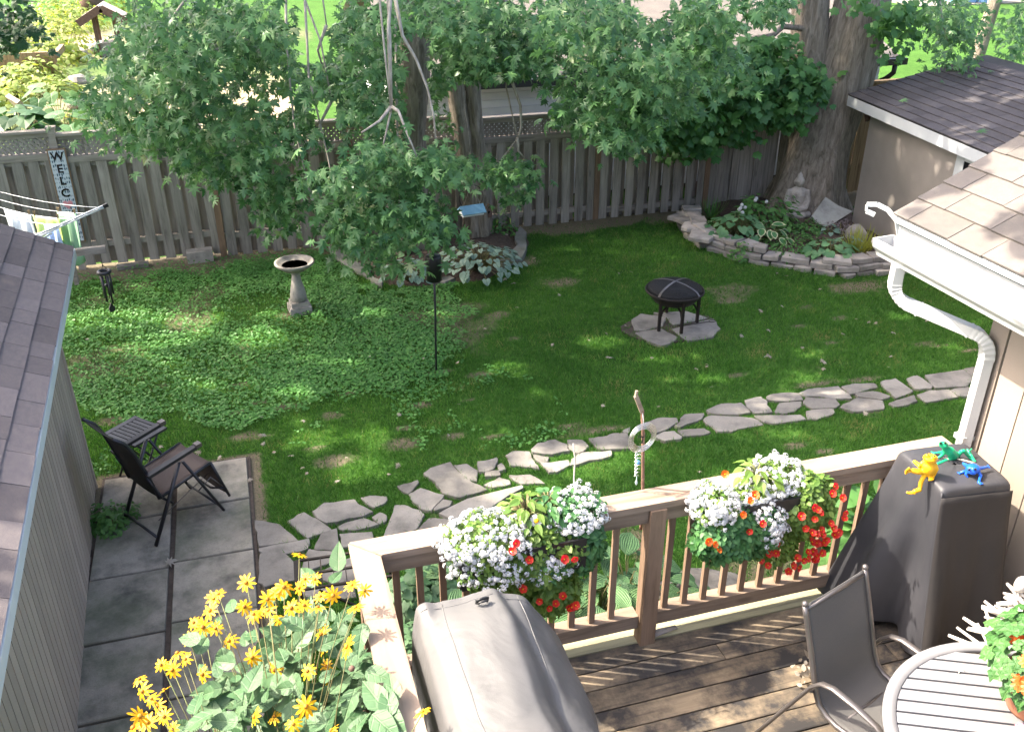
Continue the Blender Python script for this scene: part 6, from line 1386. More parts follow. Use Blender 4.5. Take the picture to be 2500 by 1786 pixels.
# left box
alyssum('broad bright white alyssum cushion on the left end of the left box',(.64,-.18,1.99),(.20,.15,.12),2300,330,200)
alyssum('white alyssum hanging on the left front of the left box',(.68,-.24,1.86),(.19,.11,.17),2000,200,210)
alyssum('white alyssum cushion at the right end of the left box',(1.12,-.13,2.00),(.16,.13,.12),1900,210,220,'filldark')
alyssum('small white alyssum patch low on the front of the left box',(.96,-.27,1.80),(.11,.06,.09),600,90,230,'filldark')
mr,_,_=mound('red_calibrachoa','green trailing plant with few red flowers on the left box','flowers',(.92,-.20,1.84),(.26,.12,.18),3800,OVAL_V,OVAL_F,M['fill'],.034,240,'trailing red flowers on the railing',.5)
mr2,_,_=mound('red_calibrachoa','darker trailing plant at the right front of the left box','flowers',(1.14,-.17,1.86),(.14,.11,.18),2000,OVAL_V,OVAL_F,M['filldark'],.034,241,'trailing red flowers on the railing',.6)
mr3,_,_=mound('red_calibrachoa','lowest trailing tail with red flowers under the left box','flowers',(1.0,-.22,1.60),(.14,.07,.14),1200,OVAL_V,OVAL_F,M['fill'],.034,242,'trailing red flowers on the railing',.7)
reds(mr,'E3',[(195,130),(165,190),(580,255),(660,255),(300,260)],-.33,rmr,1); reds(mr3,'E3',[(250,490),(380,590),(565,545),(510,605),(460,645),(615,645),(670,620),(640,635)],-.31,rmr,2)
lf=bigleaf('daisy_plant','leafy plant with one white daisy in the middle of the left box',(.88,-.12,2.01),60,.062,M['fill'],250,'daisy',.13,.13,SUNL_V,SUNL_F); lf2=bigleaf('leafy_plant','dark green leafy plant right of the white daisy in the left box',(1.0,-.11,2.01),60,.06,M['filldark'],251,'plant',.11,.13,SUNL_V,SUNL_F)
b_=MB(); petal_ring(b_,16,.010,.030,.010,.003,3); dz_=b_.mesh('flower',M['white']); P_=an('C3',355,1365,-.22); o=inst('flower',dz_,lf,P_-np.array(lf.location),frame((-.2,-.7,.7),(0,0,1)),1.15); inst('flower_centre',MB().ball((0,0,.003),(.011,.011,.006),10,6).mesh('flower_centre',M['yellow']),o)
b_=MB(); b_.tube([(0,0,0),(-.005,0,.12),(.0,.01,.24),(-.012,.01,.33)],[.005,.004,.004,.003],6); o=b_.build('plant_stick',M['driftwood'],None,tuple(an('C3',655,1190,-.05))); tag(o,'thin pale bare stick rising from the left flower box','stick')
# right box
alyssum('white alyssum cushion on the left end of the right box',(1.88,-.21,1.95),(.11,.12,.12),1500,220,260,'fill')
alyssum('tall white alyssum cushion at the right rear of the right box',(2.28,-.13,1.99),(.16,.12,.11),1800,270,270,'fill')
alyssum('white alyssum falling in the middle front of the right box',(2.16,-.27,1.78),(.11,.08,.17),1200,210,280,'filldark')
alyssum('pale white alyssum at the soil of the right box',(2.08,-.19,1.95),(.12,.08,.07),700,90,290,'fill')
m1,_,_=mound('red_calibrachoa','rounded green trailing plant at the left front of the right box','flowers',(1.97,-.25,1.80),(.20,.12,.17),3800,OVAL_V,OVAL_F,M['filldark'],.034,300,'trailing red flowers on the railing',.4)
m2_,_,_=mound('red_calibrachoa','lime green plant full of red flowers at the right of the right box','flowers',(2.43,-.21,1.85),(.17,.12,.20),3600,OVAL_V,OVAL_F,M['fill'],.034,301,'trailing red flowers on the railing',.4)
m3_,_,_=mound('red_calibrachoa','tail of red flowers hanging below the right box','flowers',(2.30,-.22,1.62),(.14,.07,.14),500,OVAL_V,OVAL_F,M['fill'],.030,302,'trailing red flowers on the railing',.6)
K3=1155/400; U=lambda x_,y_:((1690+x_/K3),(1100+y_/K3))
reds(m1,'S',[U(*p) for p in ((405,570),(497,512))],-.37,rmr,3); reds(m1,'S',[U(*p) for p in ((410,350),(360,450),(445,310),(118,640),(163,660),(190,695),(232,165))],-.36,rmo,4)
reds(m2_,'S',[U(*p) for p in ((770,460),(865,480),(890,415),(910,435),(980,510),(1000,545),(915,555),(920,588),(800,548),(1075,475),(1062,330),(990,300),(865,400),(1035,575),(1010,590),(950,630),(850,575),(880,585),(1080,440),(1010,250))],-.35,rmr,5)
reds(m3_,'S',[U(*p) for p in ((595,655),(545,725),(592,722),(535,808),(490,775),(680,850),(755,825),(790,775),(820,760),(745,755),(850,640),(880,650),(905,655),(935,645),(955,630),(820,710),(855,710),(878,740),(880,765),(840,610),(860,770),(920,720),(715,810))],-.31,rmr,6)
bigleaf('leafy_plant','light green leafy plant beside the dark soil gap of the right box',(2.16,-.14,2.02),22,.07,M['fill'],255,'plant',.12,.09,SUNL_V,SUNL_F)
# wind spinner on a rusty bar above the railing
hk=thing('hook_bar','rusty ribbed steel bar with bent top standing on the railing','hook',(1.577,.02,1.70))
ptsb=[np.array(p)-np.array((1.577,.02,1.70)) for p in ((1.585,.02,1.70),(1.577,.02,1.98),(1.556,.02,2.30),(1.539,.02,2.465))]; b_=MB(); pp=[];ra=[]
for i in range(len(ptsb)-1):
    for f in np.linspace(0,1,14)[:-1]: pp.append(tuple(ptsb[i]*(1-f)+ptsb[i+1]*f)); ra.append(.0085+.0016*(len(pp)%2))
pp.append(tuple(ptsb[-1])); ra.append(.009); b_.tube(pp,ra,8); b_.build('bar',M['rust'],hk)
b_=MB(); b_.bar((ptsb[-1][0],0,ptsb[-1][2]-.01),(-.079,0,.855),.022,.016,(0,1,0)); b_.bar((-.079,0,.85),(-.076,0,.885),.012,.012); b_.build('bent_top',M['cap'],hk)
sp_=thing('wind_spinner','round silver ring wind spinner with a tree motif on the hook','wind spinner',(1.54,-.005,2.315)); 
for i in range(6):
    rr_=.086-.0066*i; b_=MB(); tl=.30-.035*i; 
    b_.tube([(rr_*math.cos(a)*math.cos(tl*.6),rr_*math.cos(a)*math.sin(tl*.6),rr_*math.sin(a)) for a in np.linspace(0,2*PI,36)],.0021,5,False,1,1); b_.build('ring',M['silver'],sp_)
b_=MB(); b_.tube([(0,0,-.03),(.002,0,-.01),(0,0,.005)],[.004,.003,.002],5)
for a_ in (.4,.9,1.4,1.9,2.4,2.8): b_.tube([(0,0,.0),(.015*math.cos(a_),0,.012*math.sin(a_)),(.030*math.cos(a_+.15),0,.03*math.sin(a_+.15))],[.002,.0016,.001],4)
for a_ in (-.5,-1.2,-1.9,-2.6): b_.tube([(0,0,-.03),(.022*math.cos(a_),0,-.03+.012*math.sin(a_))],.0014,4)
b_.build('tree_motif',M['iron'],sp_); MB().tube([(0,0,.072),(-.003,0,.11),(-.001,.02,.145)],.0012,4).build('thread',M['cord'],sp_)
hx=thing('spiral_tail','twisted silver wire spiral with a glass drop below the wind spinner','ornament',(1.525,-.005,2.235)); b_=MB()
for ph in (0,PI): b_.tube([((.017-.006*f)*math.cos(a+ph),(.017-.006*f)*math.sin(a+ph),-.155*f) for f,a in ((f,f*2*PI*3.5) for f in np.linspace(0,1,70))],.0018,4,False)
b_.build('helix',M['silver'],hx); b_=MB(); b_.ball((0,0,-.07),.014,10,8); gl=flat('blue_glass_bead',(.12,.35,.62),None,5,.1,spec=.7); b_.build('bead',gl,hx)
b_=MB(); b_.lathe([(0,-.215),(.006,-.205),(.008,-.195),(.003,-.18),(.001,-.155)],10); b_.build('glass_drop',flat('clear_drop',(.45,.60,.62),None,5,.08,spec=.8),hx)

# ------------------------------------------------------------------ covers on the deck
def seam(pts,name,root,m,r_=.0022): return MB().tube(pts,r_,5).build(name,m,root)
def loft(rings, closed=True):
    n_=len(rings[0]); vs=[p for r_ in rings for p in r_]; fs=[]
    for i in range(len(rings)-1):
        for k in range(n_ if closed else n_-1): fs.append((i*n_+k,i*n_+(k+1)%n_,(i+1)*n_+(k+1)%n_,(i+1)*n_+k))
    return vs,fs
cv=thing('grill_cover','large pale grey cover draped over a grill beside the left railing','grill cover',(0,0,0))
# cross-section (x,z) from the railing side over the hood and down the front; stations along y
xs_=[.19,.185,.19,.20,.215,.26,.36,.47,.56,.62,.70,.78,.85,.895,.915,.925]
zs_=[1.10,1.45,1.75,1.93,2.02,2.07,2.105,2.125,2.12,2.06,1.965,1.87,1.77,1.6,1.3,1.08]
def dense(a,n_):
    t_=np.linspace(0,len(a)-1,n_); return np.interp(t_,range(len(a)),a)
NX=70; X0=dense(xs_,NX); Z0=dense(zs_,NX); ys_=np.concatenate([np.linspace(-.60,-.66,12),np.linspace(-.67,-2.35,70)]); rings=[]
for y_ in ys_:
    e=np.clip((-.60-y_)/.05,0,1); hd=np.clip((-.68-y_)/.5,0,1); far=(1-e)
    s_=[]
    for k in range(NX):
        f=k/(NX-1); x_,z_=X0[k],Z0[k]
        top=np.clip((z_-1.95)/.2,0,1)
        zz=1.08+(z_-1.08)*(1-.93*far**1.8) if far>0 else z_
        zz+=.055*math.exp(-((y_+.67)/.07)**2)*(math.exp(-((x_-.22)/.05)**2)+.9*math.exp(-((x_-.70)/.06)**2))*e-.03*math.exp(-((y_+.67)/.10)**2)*math.exp(-((x_-.45)/.12)**2)
        # hood sags towards the middle then rises; soft drapes
        zz+= .03*top*math.sin(hd*2.2)*(.6+.4*math.sin(f*3)) - .03*top*hd
        w_=np.clip((1.95-zz)/.8,0,1)
        bul=w_*(.035*math.sin(y_*9+f*4)+.022*math.sin(y_*17.5+1.3)) if f>.5 else w_*.015*math.sin(y_*11)
        nf=.020*mnoise.noise((x_*4,y_*2.2,zz*3))+.010*mnoise.noise((x_*11,y_*6,zz*6))
        xx=x_+bul+nf*(1 if f>.3 else .4)
        # crease running down from the hood shoulder
        cr=math.exp(-((x_-.60-.06*hd)/.030)**2)*e; zz-= .030*cr*math.exp(-((y_+1.05)/.5)**2)
        yy=y_+.03*w_*math.sin(f*19)*far+nf*.5
        s_.append((xx,yy,zz+nf*.6))
    rings.append(s_)
vs,fs=loft(rings,False); o=MB().add(vs,fs,True).build('cover',M['cover'],cv)
if True:
    m_=o.modifiers.new('thick','SOLIDIFY'); m_.thickness=.004; m_=o.modifiers.new('soft','SUBSURF'); m_.levels=1; m_.render_levels=1
for kk in (26,44):
    seam([(rings[j][kk][0],rings[j][kk][1],rings[j][kk][2]+.003) for j in range(12,len(rings),2)],'piping',cv,M['cover'],.004)
seam([(rings[13][k][0],rings[13][k][1]+.002,rings[13][k][2]+.003) for k in range(10,62,2)],'piping',cv,M['cover'],.004)
hl=MB(); c_=az('E2',1872,585,2.135); hl.tube([(-.022,0,-.005),(-.024,-.004,.012),(0,-.006,.018),(.024,-.004,.012),(.022,0,-.005)],.006,6,True,1,1.6); hl.tube([(-.02,-.012,.0),(-.018,-.018,.012),(0,-.02,.014),(.018,-.018,.012),(.02,-.012,0)],.005,6); h_=hl.build('strap_loop',M['blackplastic'],cv,tuple(c_)); h_.rotation_euler.z=.1
# dark trailing side flap by the railing
cv2=thing('smoker_cover','dark grey fabric cover over a tall cooker in the deck corner','cooker cover',(0,0,0))
TOPP=[(2.955,-.60),(3.345,-.645),(3.385,-.25),(2.985,-.215)]
def ringpt(poly,n_):
    out=[]; 
    for i in range(4):
        a_,b_=np.array(poly[i]),np.array(poly[(i+1)%4])
        for k in range(n_): out.append((a_+(b_-a_)*k/n_,i,k/n_))
    return out
BOTP=[(2.99,-.71),(3.46,-.75),(3.56,-.08),(2.74,-.04)]
rt=ringpt(TOPP,14); rb_=ringpt(BOTP,14); rings=[]
for j in range(26):
    f=j/25; z_=2.10-1.05*f; s_=[]
    for (a_,i,k),(b_,_,_) in zip(rt,rb_):
        g=f**1.15; p=a_*(1-g)+b_*g; side=i
        fold=(.02+.115*f)*(math.sin(k*PI*2.6+i*1.3+1.1*f)*.6+.4*math.sin(k*PI*5.+i*2.1+.8*f))*(f**.7)*(1.1 if i==3 else .5)
        cen=np.array((3.16,-.42)); d_=(p-cen)/np.linalg.norm(p-cen); nf=.02*mnoise.noise((p[0]*4,p[1]*4,z_*3))
        corner=min(k,1-k); p=p+d_*(fold*min(1,corner*7)+nf*f); zz=z_-(.015*(1-min(1,corner*5)) if j==0 else 0)
        s_.append((p[0],p[1],zz+.02*math.sin(k*9+i)*(f>.97)))
    rings.append(s_)
top_=[[(3.165+(p[0]-3.165)*k_,-.43+(p[1]+.43)*k_,2.103+.012*(1-k_)+.006*mnoise.noise((p[0]*5,p[1]*5,k_))) for p in rings[0]] for k_ in (.02,.35,.7,.93)]
vs,fs=loft(top_+rings,True); o=MB().add(vs,fs,True).build('cover',M['cover2'],cv2); m_=o.modifiers.new('thick','SOLIDIFY'); m_.thickness=.004; m_=o.modifiers.new('soft','SUBSURF'); m_.levels=1; m_.render_levels=1
# right hand panel of the cover repeats it, the unlit side's shade put into its colour, set just proud of the side facing the table
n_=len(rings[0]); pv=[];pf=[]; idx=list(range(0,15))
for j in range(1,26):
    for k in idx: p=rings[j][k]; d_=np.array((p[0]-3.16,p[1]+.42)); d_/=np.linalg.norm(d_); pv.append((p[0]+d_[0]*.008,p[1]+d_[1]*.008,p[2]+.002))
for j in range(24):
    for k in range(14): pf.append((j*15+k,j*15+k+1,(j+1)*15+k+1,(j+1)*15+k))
o=MB().add(pv,pf,True).build('shade_panel',M['cover_shade'],cv2); m_=o.modifiers.new('thick','SOLIDIFY'); m_.thickness=.004
seam([rings[j][0] for j in range(0,26)],'seam',cv2,M['cover2'],.006)
# three enamelled metal frogs
def T(*pts): return [tuple(p) for p in pts]
def frog(name,label,m,parts,eyes,c,vox=.0035,rotz=0):
    o=blobs(name,m,parts,vox,None,c); o.rotation_euler.z=rotz; tag(o,label,'frog ornament','enamelled metal frogs on the dark cover')
    for e_ in eyes: MB().ball(e_,.0065,8,6).build('eye',M['eye'],o)
    return o
def toes(c,d,side,n=4,L=.03,r_=.0045,tipr=.007,up=.0):
    d=Vector(d).normalized(); s_=Vector(side).normalized(); out=[]
    for i in range(n):
        a=(i-(n-1)/2)*.42; t_=d*math.cos(a)+s_*math.sin(a); e=Vector(c)+t_*L+Vector((0,0,up)); out+= [('t',[tuple(c),tuple(e)],[r_,r_*.8]),('b',tuple(e),tipr)]
    return out
q=lambda x_,y_,z_=2.12: (np.array((2050+x_/4.511,1040+y_/4.511)))
def F(x_,y_,z_): return az('S',2050+x_/4.511,1040+y_/4.511,z_)
yc=np.array((2.985,-.47,2.105)); R=lambda x_,y_,z_: tuple(F(x_,y_,z_)-yc)
frog('yellow_frog','yellow metal frog sitting with one leg crossed on the dark cover',M['frog_y'],[('b',R(985,455,2.165),(.042,.036,.046)),('b',R(1000,385,2.205),(.03,.028,.028)),('b',R(1000,350,2.232),(.040,.034,.018)),('b',R(965,325,2.250),.012),('b',R(1040,340,2.250),.012),
 ('t',T(R(940,500,2.135),R(880,430,2.16),R(825,390,2.175)),[.014,.012,.010]),('t',T(R(825,390,2.175),R(880,440,2.165),R(940,510,2.14)),[.010,.010,.012]),('t',T(R(940,510,2.14),R(860,500,2.15),R(810,490,2.155)),[.012,.016,.014]),
 ('t',T(R(1000,510,2.13),R(930,540,2.125),R(895,620,2.085),R(880,700,2.05)),[.015,.013,.012,.010]),('t',T(R(880,700,2.05),R(830,715,2.045)),[.012,.012]),
 ('t',T(R(940,385,2.20),R(900,410,2.185),R(870,440,2.175)),[.010,.009,.008]),('t',T(R(1045,400,2.20),R(1075,470,2.17),R(1040,540,2.125)),[.010,.009,.008]),('b',R(1010,565,2.118),(.018,.014,.006))]
 +toes(R(800,495,2.155),np.array(R(740,490,2.16))-np.array(R(800,495,2.155)),(0,-.3,1),4,.034)+toes(R(835,715,2.045),np.array(R(770,740,2.03))-np.array(R(835,715,2.045)),(1,-.6,0),4,.030)+toes(R(1020,560,2.118),np.array(R(1010,585,2.115))-np.array(R(1020,560,2.118)),(1,0,0),3,.024),
 [R(970,316,2.256),R(1040,331,2.256)],tuple(yc))
gc=np.array((3.20,-.36,2.105)); R=lambda x_,y_,z_: tuple(F(x_,y_,z_)-gc)
frog('green_frog','green metal frog leaning back with legs spread on the dark cover',M['frog_g'],[('t',T(R(1255,320,2.135),R(1215,275,2.165),R(1165,240,2.185)),[.028,.026,.018]),('b',R(1145,205,2.215),(.024,.026,.019)),('b',R(1115,190,2.23),.009),('b',R(1160,188,2.232),.009),
 ('t',T(R(1170,250,2.18),R(1130,285,2.15),R(1080,290,2.125)),[.009,.008,.007]),('t',T(R(1170,270,2.17),R(1140,310,2.14),R(1090,345,2.118)),[.009,.008,.007]),
 ('t',T(R(1290,335,2.125),R(1345,275,2.165),R(1370,270,2.168),R(1430,340,2.125),R(1490,385,2.115)),[.013,.011,.010,.009,.008]),('t',T(R(1485,385,2.115),R(1440,310,2.13),R(1405,255,2.145)),[.008,.009,.006]),
 ('t',T(R(1280,345,2.12),R(1190,370,2.115),R(1080,415,2.113)),[.013,.011,.009])]+toes(R(1075,290,2.125),(-1,.2,0),(0,1,0),3,.028,.004,.005)+toes(R(1085,345,2.118),(-1,0,0),(0,1,0),3,.028,.004,.005)+toes(R(1080,415,2.113),(-1,-.2,0),(0,1,.3),3,.03,.004,.005)+toes(R(1440,310,2.13),(0,.2,1),(1,.5,0),3,.03,.004,.005),[R(1112,186,2.236),R(1162,184,2.238)],tuple(gc))
bc=np.array((3.20,-.53,2.105)); R=lambda x_,y_,z_: tuple(F(x_,y_,z_)-bc)
frog('blue_frog','small blue metal frog crouching on the sunny side of the dark cover',M['frog_b'],[('b',R(1470,465,2.155),(.040,.034,.024)),('b',R(1465,500,2.148),(.022,.02,.016)),('b',R(1425,475,2.17),.009),('b',R(1490,470,2.172),.009),
 ('t',T(R(1420,480,2.15),R(1380,495,2.13),R(1335,510,2.118)),[.010,.009,.007]),('t',T(R(1410,500,2.14),R(1390,530,2.125),R(1410,560,2.113)),[.009,.008,.006]),('t',T(R(1520,490,2.145),R(1555,540,2.13),R(1530,620,2.113)),[.010,.009,.007]),('t',T(R(1520,465,2.15),R(1570,460,2.145),R(1620,450,2.14)),[.011,.009,.007]),('t',T(R(1420,450,2.15),R(1385,425,2.15),R(1360,410,2.15)),[.012,.011,.007])]
 +toes(R(1345,508,2.118),(-1,0,0),(0,1,0),3,.022,.0035,.004)+toes(R(1535,610,2.113),(-.1,-1,0),(1,0,0),3,.022,.0035,.004)+toes(R(1610,452,2.14),(1,.1,0),(0,1,.4),3,.024,.0035,.004),[R(1425,478,2.177),R(1492,473,2.179)],tuple(bc))
b_=MB(); b_.tube([(0,0,0),(.05,-.03,.008),(.10,-.07,.004),(.13,-.10,.0)],[.003,.004,.006,.010],6); b_.tube([(.05,-.03,.008),(.07,-.01,.02)],.003,5); b_.tube([(.02,-.012,.0),(.01,-.04,.012)],.0025,5); o=b_.build('dry_twig',M['twig'],None,tuple(F(1120,345,2.118))); tag(o,'dry forked twig lying between the green and blue frogs','twig')

# ------------------------------------------------------------------ patio chair, table, pot, driftwood
ch=thing('patio_chair','grey mesh sling patio chair with curved metal arms at the round table','chair',(0,0,0))
tr_,tl_=np.array((2.351,-.843,1.92)),np.array((1.964,-.974,1.92)); wdir=(tr_-tl_); Wc=.43; ctr=(tr_+tl_)/2; w2=Vector(wdir/np.linalg.norm(wdir)); fw=Vector((w2.y,-w2.x,0)); fw=fw if fw.y<0 else -fw
ch.location=(ctr[0]+fw.x*.30,ctr[1]+fw.y*.30,DZ); ch.rotation_euler.z=math.atan2(fw.y,fw.x)
# local: x forward, y to the sitter's left (far side), z up from the deck
prof=[(-.305,.925),(-.29,.88),(-.262,.80),(-.225,.69),(-.19,.58),(-.163,.50),(-.135,.445),(-.09,.412),(-.03,.40),(.06,.405),(.16,.415),(.25,.42),(.285,.405)]
strip(prof,Wc,M['sling'],'sling',ch,.014,12,.003)
for s_ in (-1,1):
    yy_=s_*(Wc/2+.006); MB().tube([(x_,yy_,z_) for x_,z_ in prof],.0135,8).build('side_rail',M['greymetal'],ch); MB().ball((prof[0][0],yy_,prof[0][1]+.008),.016,8,6).build('rail_cap',M['greymetal'],ch)
    MB().tube([(-.42,s_*.27,.0),(-.33,s_*.268,.20),(-.225,s_*.265,.43),(-.165,s_*.262,.56),(-.12,s_*.26,.615),(-.06,s_*.26,.635),(.06,s_*.26,.63),(.17,s_*.26,.612),(.25,s_*.26,.57),(.285,s_*.258,.48),(.30,s_*.255,.25),(.32,s_*.25,0)],.0125,8,True,1.5,.8).build('arm_frame',M['greymetal'],ch)
    MB().tube([(-.19,s_*.262,.515),(-.165,s_*.22,.50)],.008,6).build('bracket',M['greymetal'],ch); MB().tube([(.29,s_*.256,.40),(.27,s_*.215,.41)],.008,6).build('bracket',M['greymetal'],ch)
MB().tube([(-.03,-.21,.385),(-.03,.21,.385)],.010,8).build('cross_bar',M['greymetal'],ch); MB().tube([(.29,-.25,.38),(.29,.25,.38)],.010,8).build('cross_bar',M['greymetal'],ch); MB().tube([(-.30,-.215,.90),(-.30,.215,.90)],.010,8).build('cross_bar',M['greymetal'],ch)
TC=np.array((2.549,-1.796,DZ)); tbl=thing('round_table','round silver slatted patio table in the lower right corner','table',tuple(TC),math.atan2(-.114,.241)); RT=.60; TZ=.72
rim=MB(); vs=[];fs=[]; nseg=72
for k in range(nseg):
    a=2*PI*k/nseg
    for r_,z_ in ((RT-.055,TZ-.012),(RT-.052,TZ+.006),(RT-.006,TZ+.006),(RT,TZ),(RT,TZ-.03),(RT-.05,TZ-.03)): vs.append((r_*math.cos(a),r_*math.sin(a),z_))
for k in range(nseg):
    for j in range(6): fs.append((k*6+j,((k+1)%nseg)*6+j,((k+1)%nseg)*6+(j+1)%6,k*6+(j+1)%6))
rim.add(vs,fs,True); rim.build('rim',M['table'],tbl); pit=.0672; ns=int((RT-.055)/pit)
for i in range(-ns-1,ns+2):
    y0=i*pit-.028+.012; y1=y0+.0560; ri=RT-.054; ym=max(abs(y0),abs(y1))
    if ym>=ri-.01:
        continue
    xa=math.sqrt(max(0,ri*ri-y0*y0)); xb=math.sqrt(max(0,ri*ri-y1*y1)); MB().prism([(-xa,y0),(xa,y0),(xb,y1),(-xb,y1)],TZ-.032,TZ+.001,.003).build('slat',M['table'],tbl)
MB().box((0,0,0),(.05,1.06,.02)).build('cross_brace',M['greymetal'],tbl,(0,0,TZ-.03))
for a in (.6,2.17,3.74,5.31): MB().tube([(.42*math.cos(a),.42*math.sin(a),TZ-.03),(.46*math.cos(a),.46*math.sin(a),0)],.016,8).build('leg',M['greymetal'],tbl)
PC=np.array((2.66,-1.62,DZ+TZ+.006)); pot=thing('flower_pot','clay pot of orange dahlias on the table at the right edge','potted plant',tuple(PC))
b_=MB(); b_.lathe([(.085,0),(.095,.02),(.12,.15),(.135,.15),(.135,.185),(.115,.185),(.11,.16),(0,.155)],24); b_.build('pot',M['terracotta'],pot)
rp=random.Random(4); DAH_V=[(0,.5,-.01),(0,0,0),(.14,.12,.03),(.30,.22,.02),(.20,.42,.04),(.33,.58,.0),(.16,.74,.02),(0,1,-.1),(-.16,.74,.02),(-.33,.58,0),(-.20,.42,.04),(-.30,.22,.02),(-.14,.12,.03)]; DAH_F=[(0,i,i+1) for i in range(1,12)]+[(0,12,1)]
dl=tmesh('leaf',DAH_V,DAH_F,M['dahlia_v'])
for i in range(230):
    d=Vector((rp.gauss(0,1),rp.gauss(0,1),rp.gauss(.25,.8))).normalized(); k=rp.uniform(.5,1.)**.5; P_=Vector((d.x*.20*k,d.y*.20*k,.30+d.z*.19*k)); inst('leaf',dl,pot,P_,frame(d*.6+Vector((-.2,-.1,.7)),d+Vector((rp.gauss(0,.5),rp.gauss(0,.5),-.3))),rp.uniform(.055,.105))
b_=MB()
for i in range(9): a=i*.7; b_.tube([(0,0,.15),(.06*math.cos(a),.06*math.sin(a),.25),(.13*math.cos(a),.13*math.sin(a),.36)],[.005,.004,.003],5)
b_.build('stem',M['stem'],pot)
of=[]
for s_ in range(2):
    b_=MB()
    for L,n_,dr,zz in ((.036,14,.010,0),(.027,12,.0,.006),(.017,9,-.006,.010)):
        c2=MB(); petal_ring(c2,n_,.003,L,.013,dr,s_*7+n_); b_.add([(x_,y_,z_+zz) for x_,y_,z_ in c2.v],c2.f)
    of.append(b_.mesh('flower',M['orange']))
for x_,y_,z_,k in ((2260,1230,2.02,1.2),(2240,890,2.06,.95),(2195,880,2.04,.7),(2290,900,2.10,1.0),(2330,1280,2.08,1.1),(2330,1060,2.14,1.2)):
    P_=az('E4',x_,y_,z_); inst('flower',rp.choice(of),pot,P_-PC,frame((-.3,-.5,.9),(1,0,0)),k)
b_=MB(); petal_ring(b_,12,.003,.028,.012,.004,5); pk_=b_.mesh('flower',leafmat('pink_petal',(.70,.22,.32),(.80,.34,.44),.3,.5)); inst('flower',pk_,pot,az('E4',2255,1600,1.86)-PC,frame((-.2,-.6,.8),(1,0,0)),1)
# dried leaf scrap on the table
b_=MB(); 
for i in range(5): b_.tube([(0,0,.002),(.022*math.cos(i*1.3),.014*math.sin(i*1.3),.006)],.0022,4)
o=b_.build('plant_scrap',M['driftwood'],None,tuple(az('E4',1765,1142,DZ+TZ+.004))); tag(o,'tiny dry plant scrap lying on the silver table slats','scrap')
dt=thing('driftwood_tree','white driftwood tree made of stacked sticks behind the round table','ornament',(3.03,-1.12,DZ))
APX=an('E4',2130,500,-1.10); BSE=az('E4',1830,960,DZ+.35); 
MB().tube([(0,0,0),(.0,.0,.9)],.008,6).build('rod',M['driftgrey'],dt)
MB().prism([(-.12,-.12),(.12,-.12),(.12,.12),(-.12,.12)],0,.04,.008).build('base',M['driftwood'],dt)
rd_=random.Random(12); H0=.90
for i in range(46):
    f=i/45; z_=.10+.76*f; L=(.34*(1-f)**.85+.035)*rd_.uniform(.7,1.15); a=rd_.uniform(0,PI) if i%3 else rd_.uniform(2.2,3.4); d=Vector((math.cos(a),math.sin(a),rd_.gauss(0,.12))); o_=Vector((rd_.gauss(0,.01),rd_.gauss(0,.01),z_)); th=rd_.uniform(.009,.015)*(1.1-.25*f)
    pts=[o_-d*L+Vector((0,0,rd_.gauss(0,.012))),o_-d*L*.3,o_+d*L*.35+Vector((0,0,rd_.gauss(0,.01))),o_+d*L]; MB().tube(pts,[th*.65,th,th*1.05,th*.6],7).build('stick',M['driftwood'] if i>4 else M['driftgrey'],dt)
b_=MB(); b_.ball((0,0,.90),(.035,.03,.045),10,8); b_.build('topper',M['driftwood'],dt)
# bark stick by the railing post, dead clump under the chair
p0,p1=az('E3',1200,890,DZ+.02),az('E3',1465,790,DZ+.03); d=p1-p0; b_=MB(); b_.tube([(0,0,0),tuple(d*.5+np.array([0,0,.012])),tuple(d)],[.016,.02,.012],7,True,1.3,.5); b_.tube([(0,0,0),(.0,.03,.05)],[.012,.006],6); b_.tube([(.01,0,0),(.05,-.02,.03)],[.012,.005],6)
o=b_.build('bark_stick',M['driftgrey'],None,tuple(p0)); tag(o,'grey piece of bark lying on the planks at the middle post','stick')
p=az('E4',630,1190,DZ+.03); r=np.random.default_rng(5); N=90; P_=r.normal(0,1,(N,3))*np.array([.05,.05,.025]); P_[:,2]=np.abs(P_[:,2]); root=thing('dead_plant_clump','dry withered plant clump on the planks beside the chair back','dead plant',tuple(p))
scatter('withered_leaf',OVAL_V,OVAL_F,P_,basis(r.normal(0,1,(N,3))+np.array([0,0,1.]),r.normal(0,1,(N,3))),r.uniform(.02,.05,N),np.clip(r.normal(.4,.3,N),0,.95),M['deadleaf'],root)
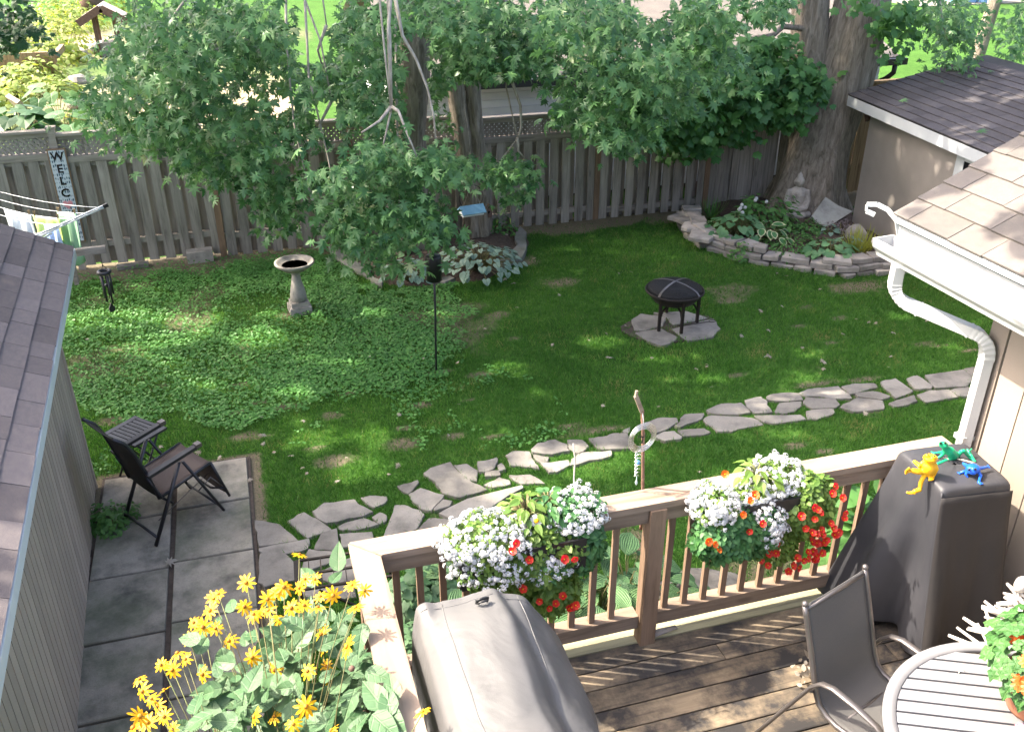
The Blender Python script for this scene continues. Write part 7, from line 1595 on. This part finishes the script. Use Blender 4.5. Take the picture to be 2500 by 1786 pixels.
# dry leaves lying about: each one on its own
lm2=tmesh('fallen_leaf',LEAF_V,LEAF_F,M['deadleaf']); rf=random.Random(31); DL=[('C2',p) for p in ((130,545),(455,565),(130,680),(120,760),(235,820),(380,845),(790,860),(1215,910),(490,980),(740,1050),(1600,680),(1700,440),(1260,240),(970,65),(1690,105),(1120,995),(440,945),(1230,530))]
DL+=[('B4',p) for p in ((180,1160),(365,1135),(255,1315),(825,1340),(935,1225),(1050,1245),(1110,1255),(1225,1330),(240,1520),(530,1455),(680,1570),(320,860),(405,885),(660,995),(1210,1530),(1490,1245))]
DL+=[('B3',p) for p in ((780,1400),(2190,1310),(2130,1160),(545,1045),(215,1135),(490,1435),(930,1530),(1260,1535),(905,1340),(1055,1280),(170,945),(130,560),(1010,860),(1100,850),(350,745),(2205,1520),(1970,1355),(1700,1600))]
DL+=[('C3',p) for p in ((870,450),(1310,460),(1650,970),(930,70),(1720,130),(1615,155),(2190,55),(1750,300))]
DL+=[('C4',p) for p in ((680,105),(1030,525),(240,55),(1205,150),(670,160))]
DL+=[('B2',p) for p in ((280,1135),(975,1525),(1405,1545),(2065,905),(2120,940),(1890,1300))]+[('B1',p) for p in ((1505,1225),(1985,1330),(680,1390),(1765,815))]+[('C1',p) for p in ((2080,680),(2085,760),(1750,850),(1260,775),(2185,820),(1965,1040),(1590,825))]
for t_,(x_,y_) in DL:
    p=az(t_,x_,y_,.035); o=inst('fallen_leaf',lm2,None,(p[0],p[1],.035),frame((rf.gauss(0,.35),rf.gauss(-.1,.35),1),(rf.gauss(0,1),rf.gauss(0,1),0)),rf.uniform(.035,.065)); tag(o,'small pale dry leaf lying on the grass','fallen leaf','dry leaves fallen on the lawn')
for t_,(x_,y_),z_,lab in (('E1',(1320,280),.05,'brown crumpled dry leaf on the joint between the concrete slabs'),('C1',(865,1375),.04,'orange dry leaf beside the shed wall near the recliner')):
    p=az(t_,x_,y_,z_); o=inst('fallen_leaf',lm2,None,tuple(p),frame((.2,-.3,1),(1,.3,0)),.09); tag(o,lab,'fallen leaf')
for t_,(x_,y_),lab in (('A4',(1300,805),'single pale leaf lying on the left of the dark shed roof'),('A4',(1920,1050),'pale leaf pair lying low on the dark shed roof')):
    p=az(t_,x_,y_,2.10); o=inst('fallen_leaf',tmesh('fallen_leaf',LEAF_V,LEAF_F,M['maple']),None,tuple(p),frame((-.34,0,1),(1,.3,0)),.14); tag(o,lab,'fallen leaf')
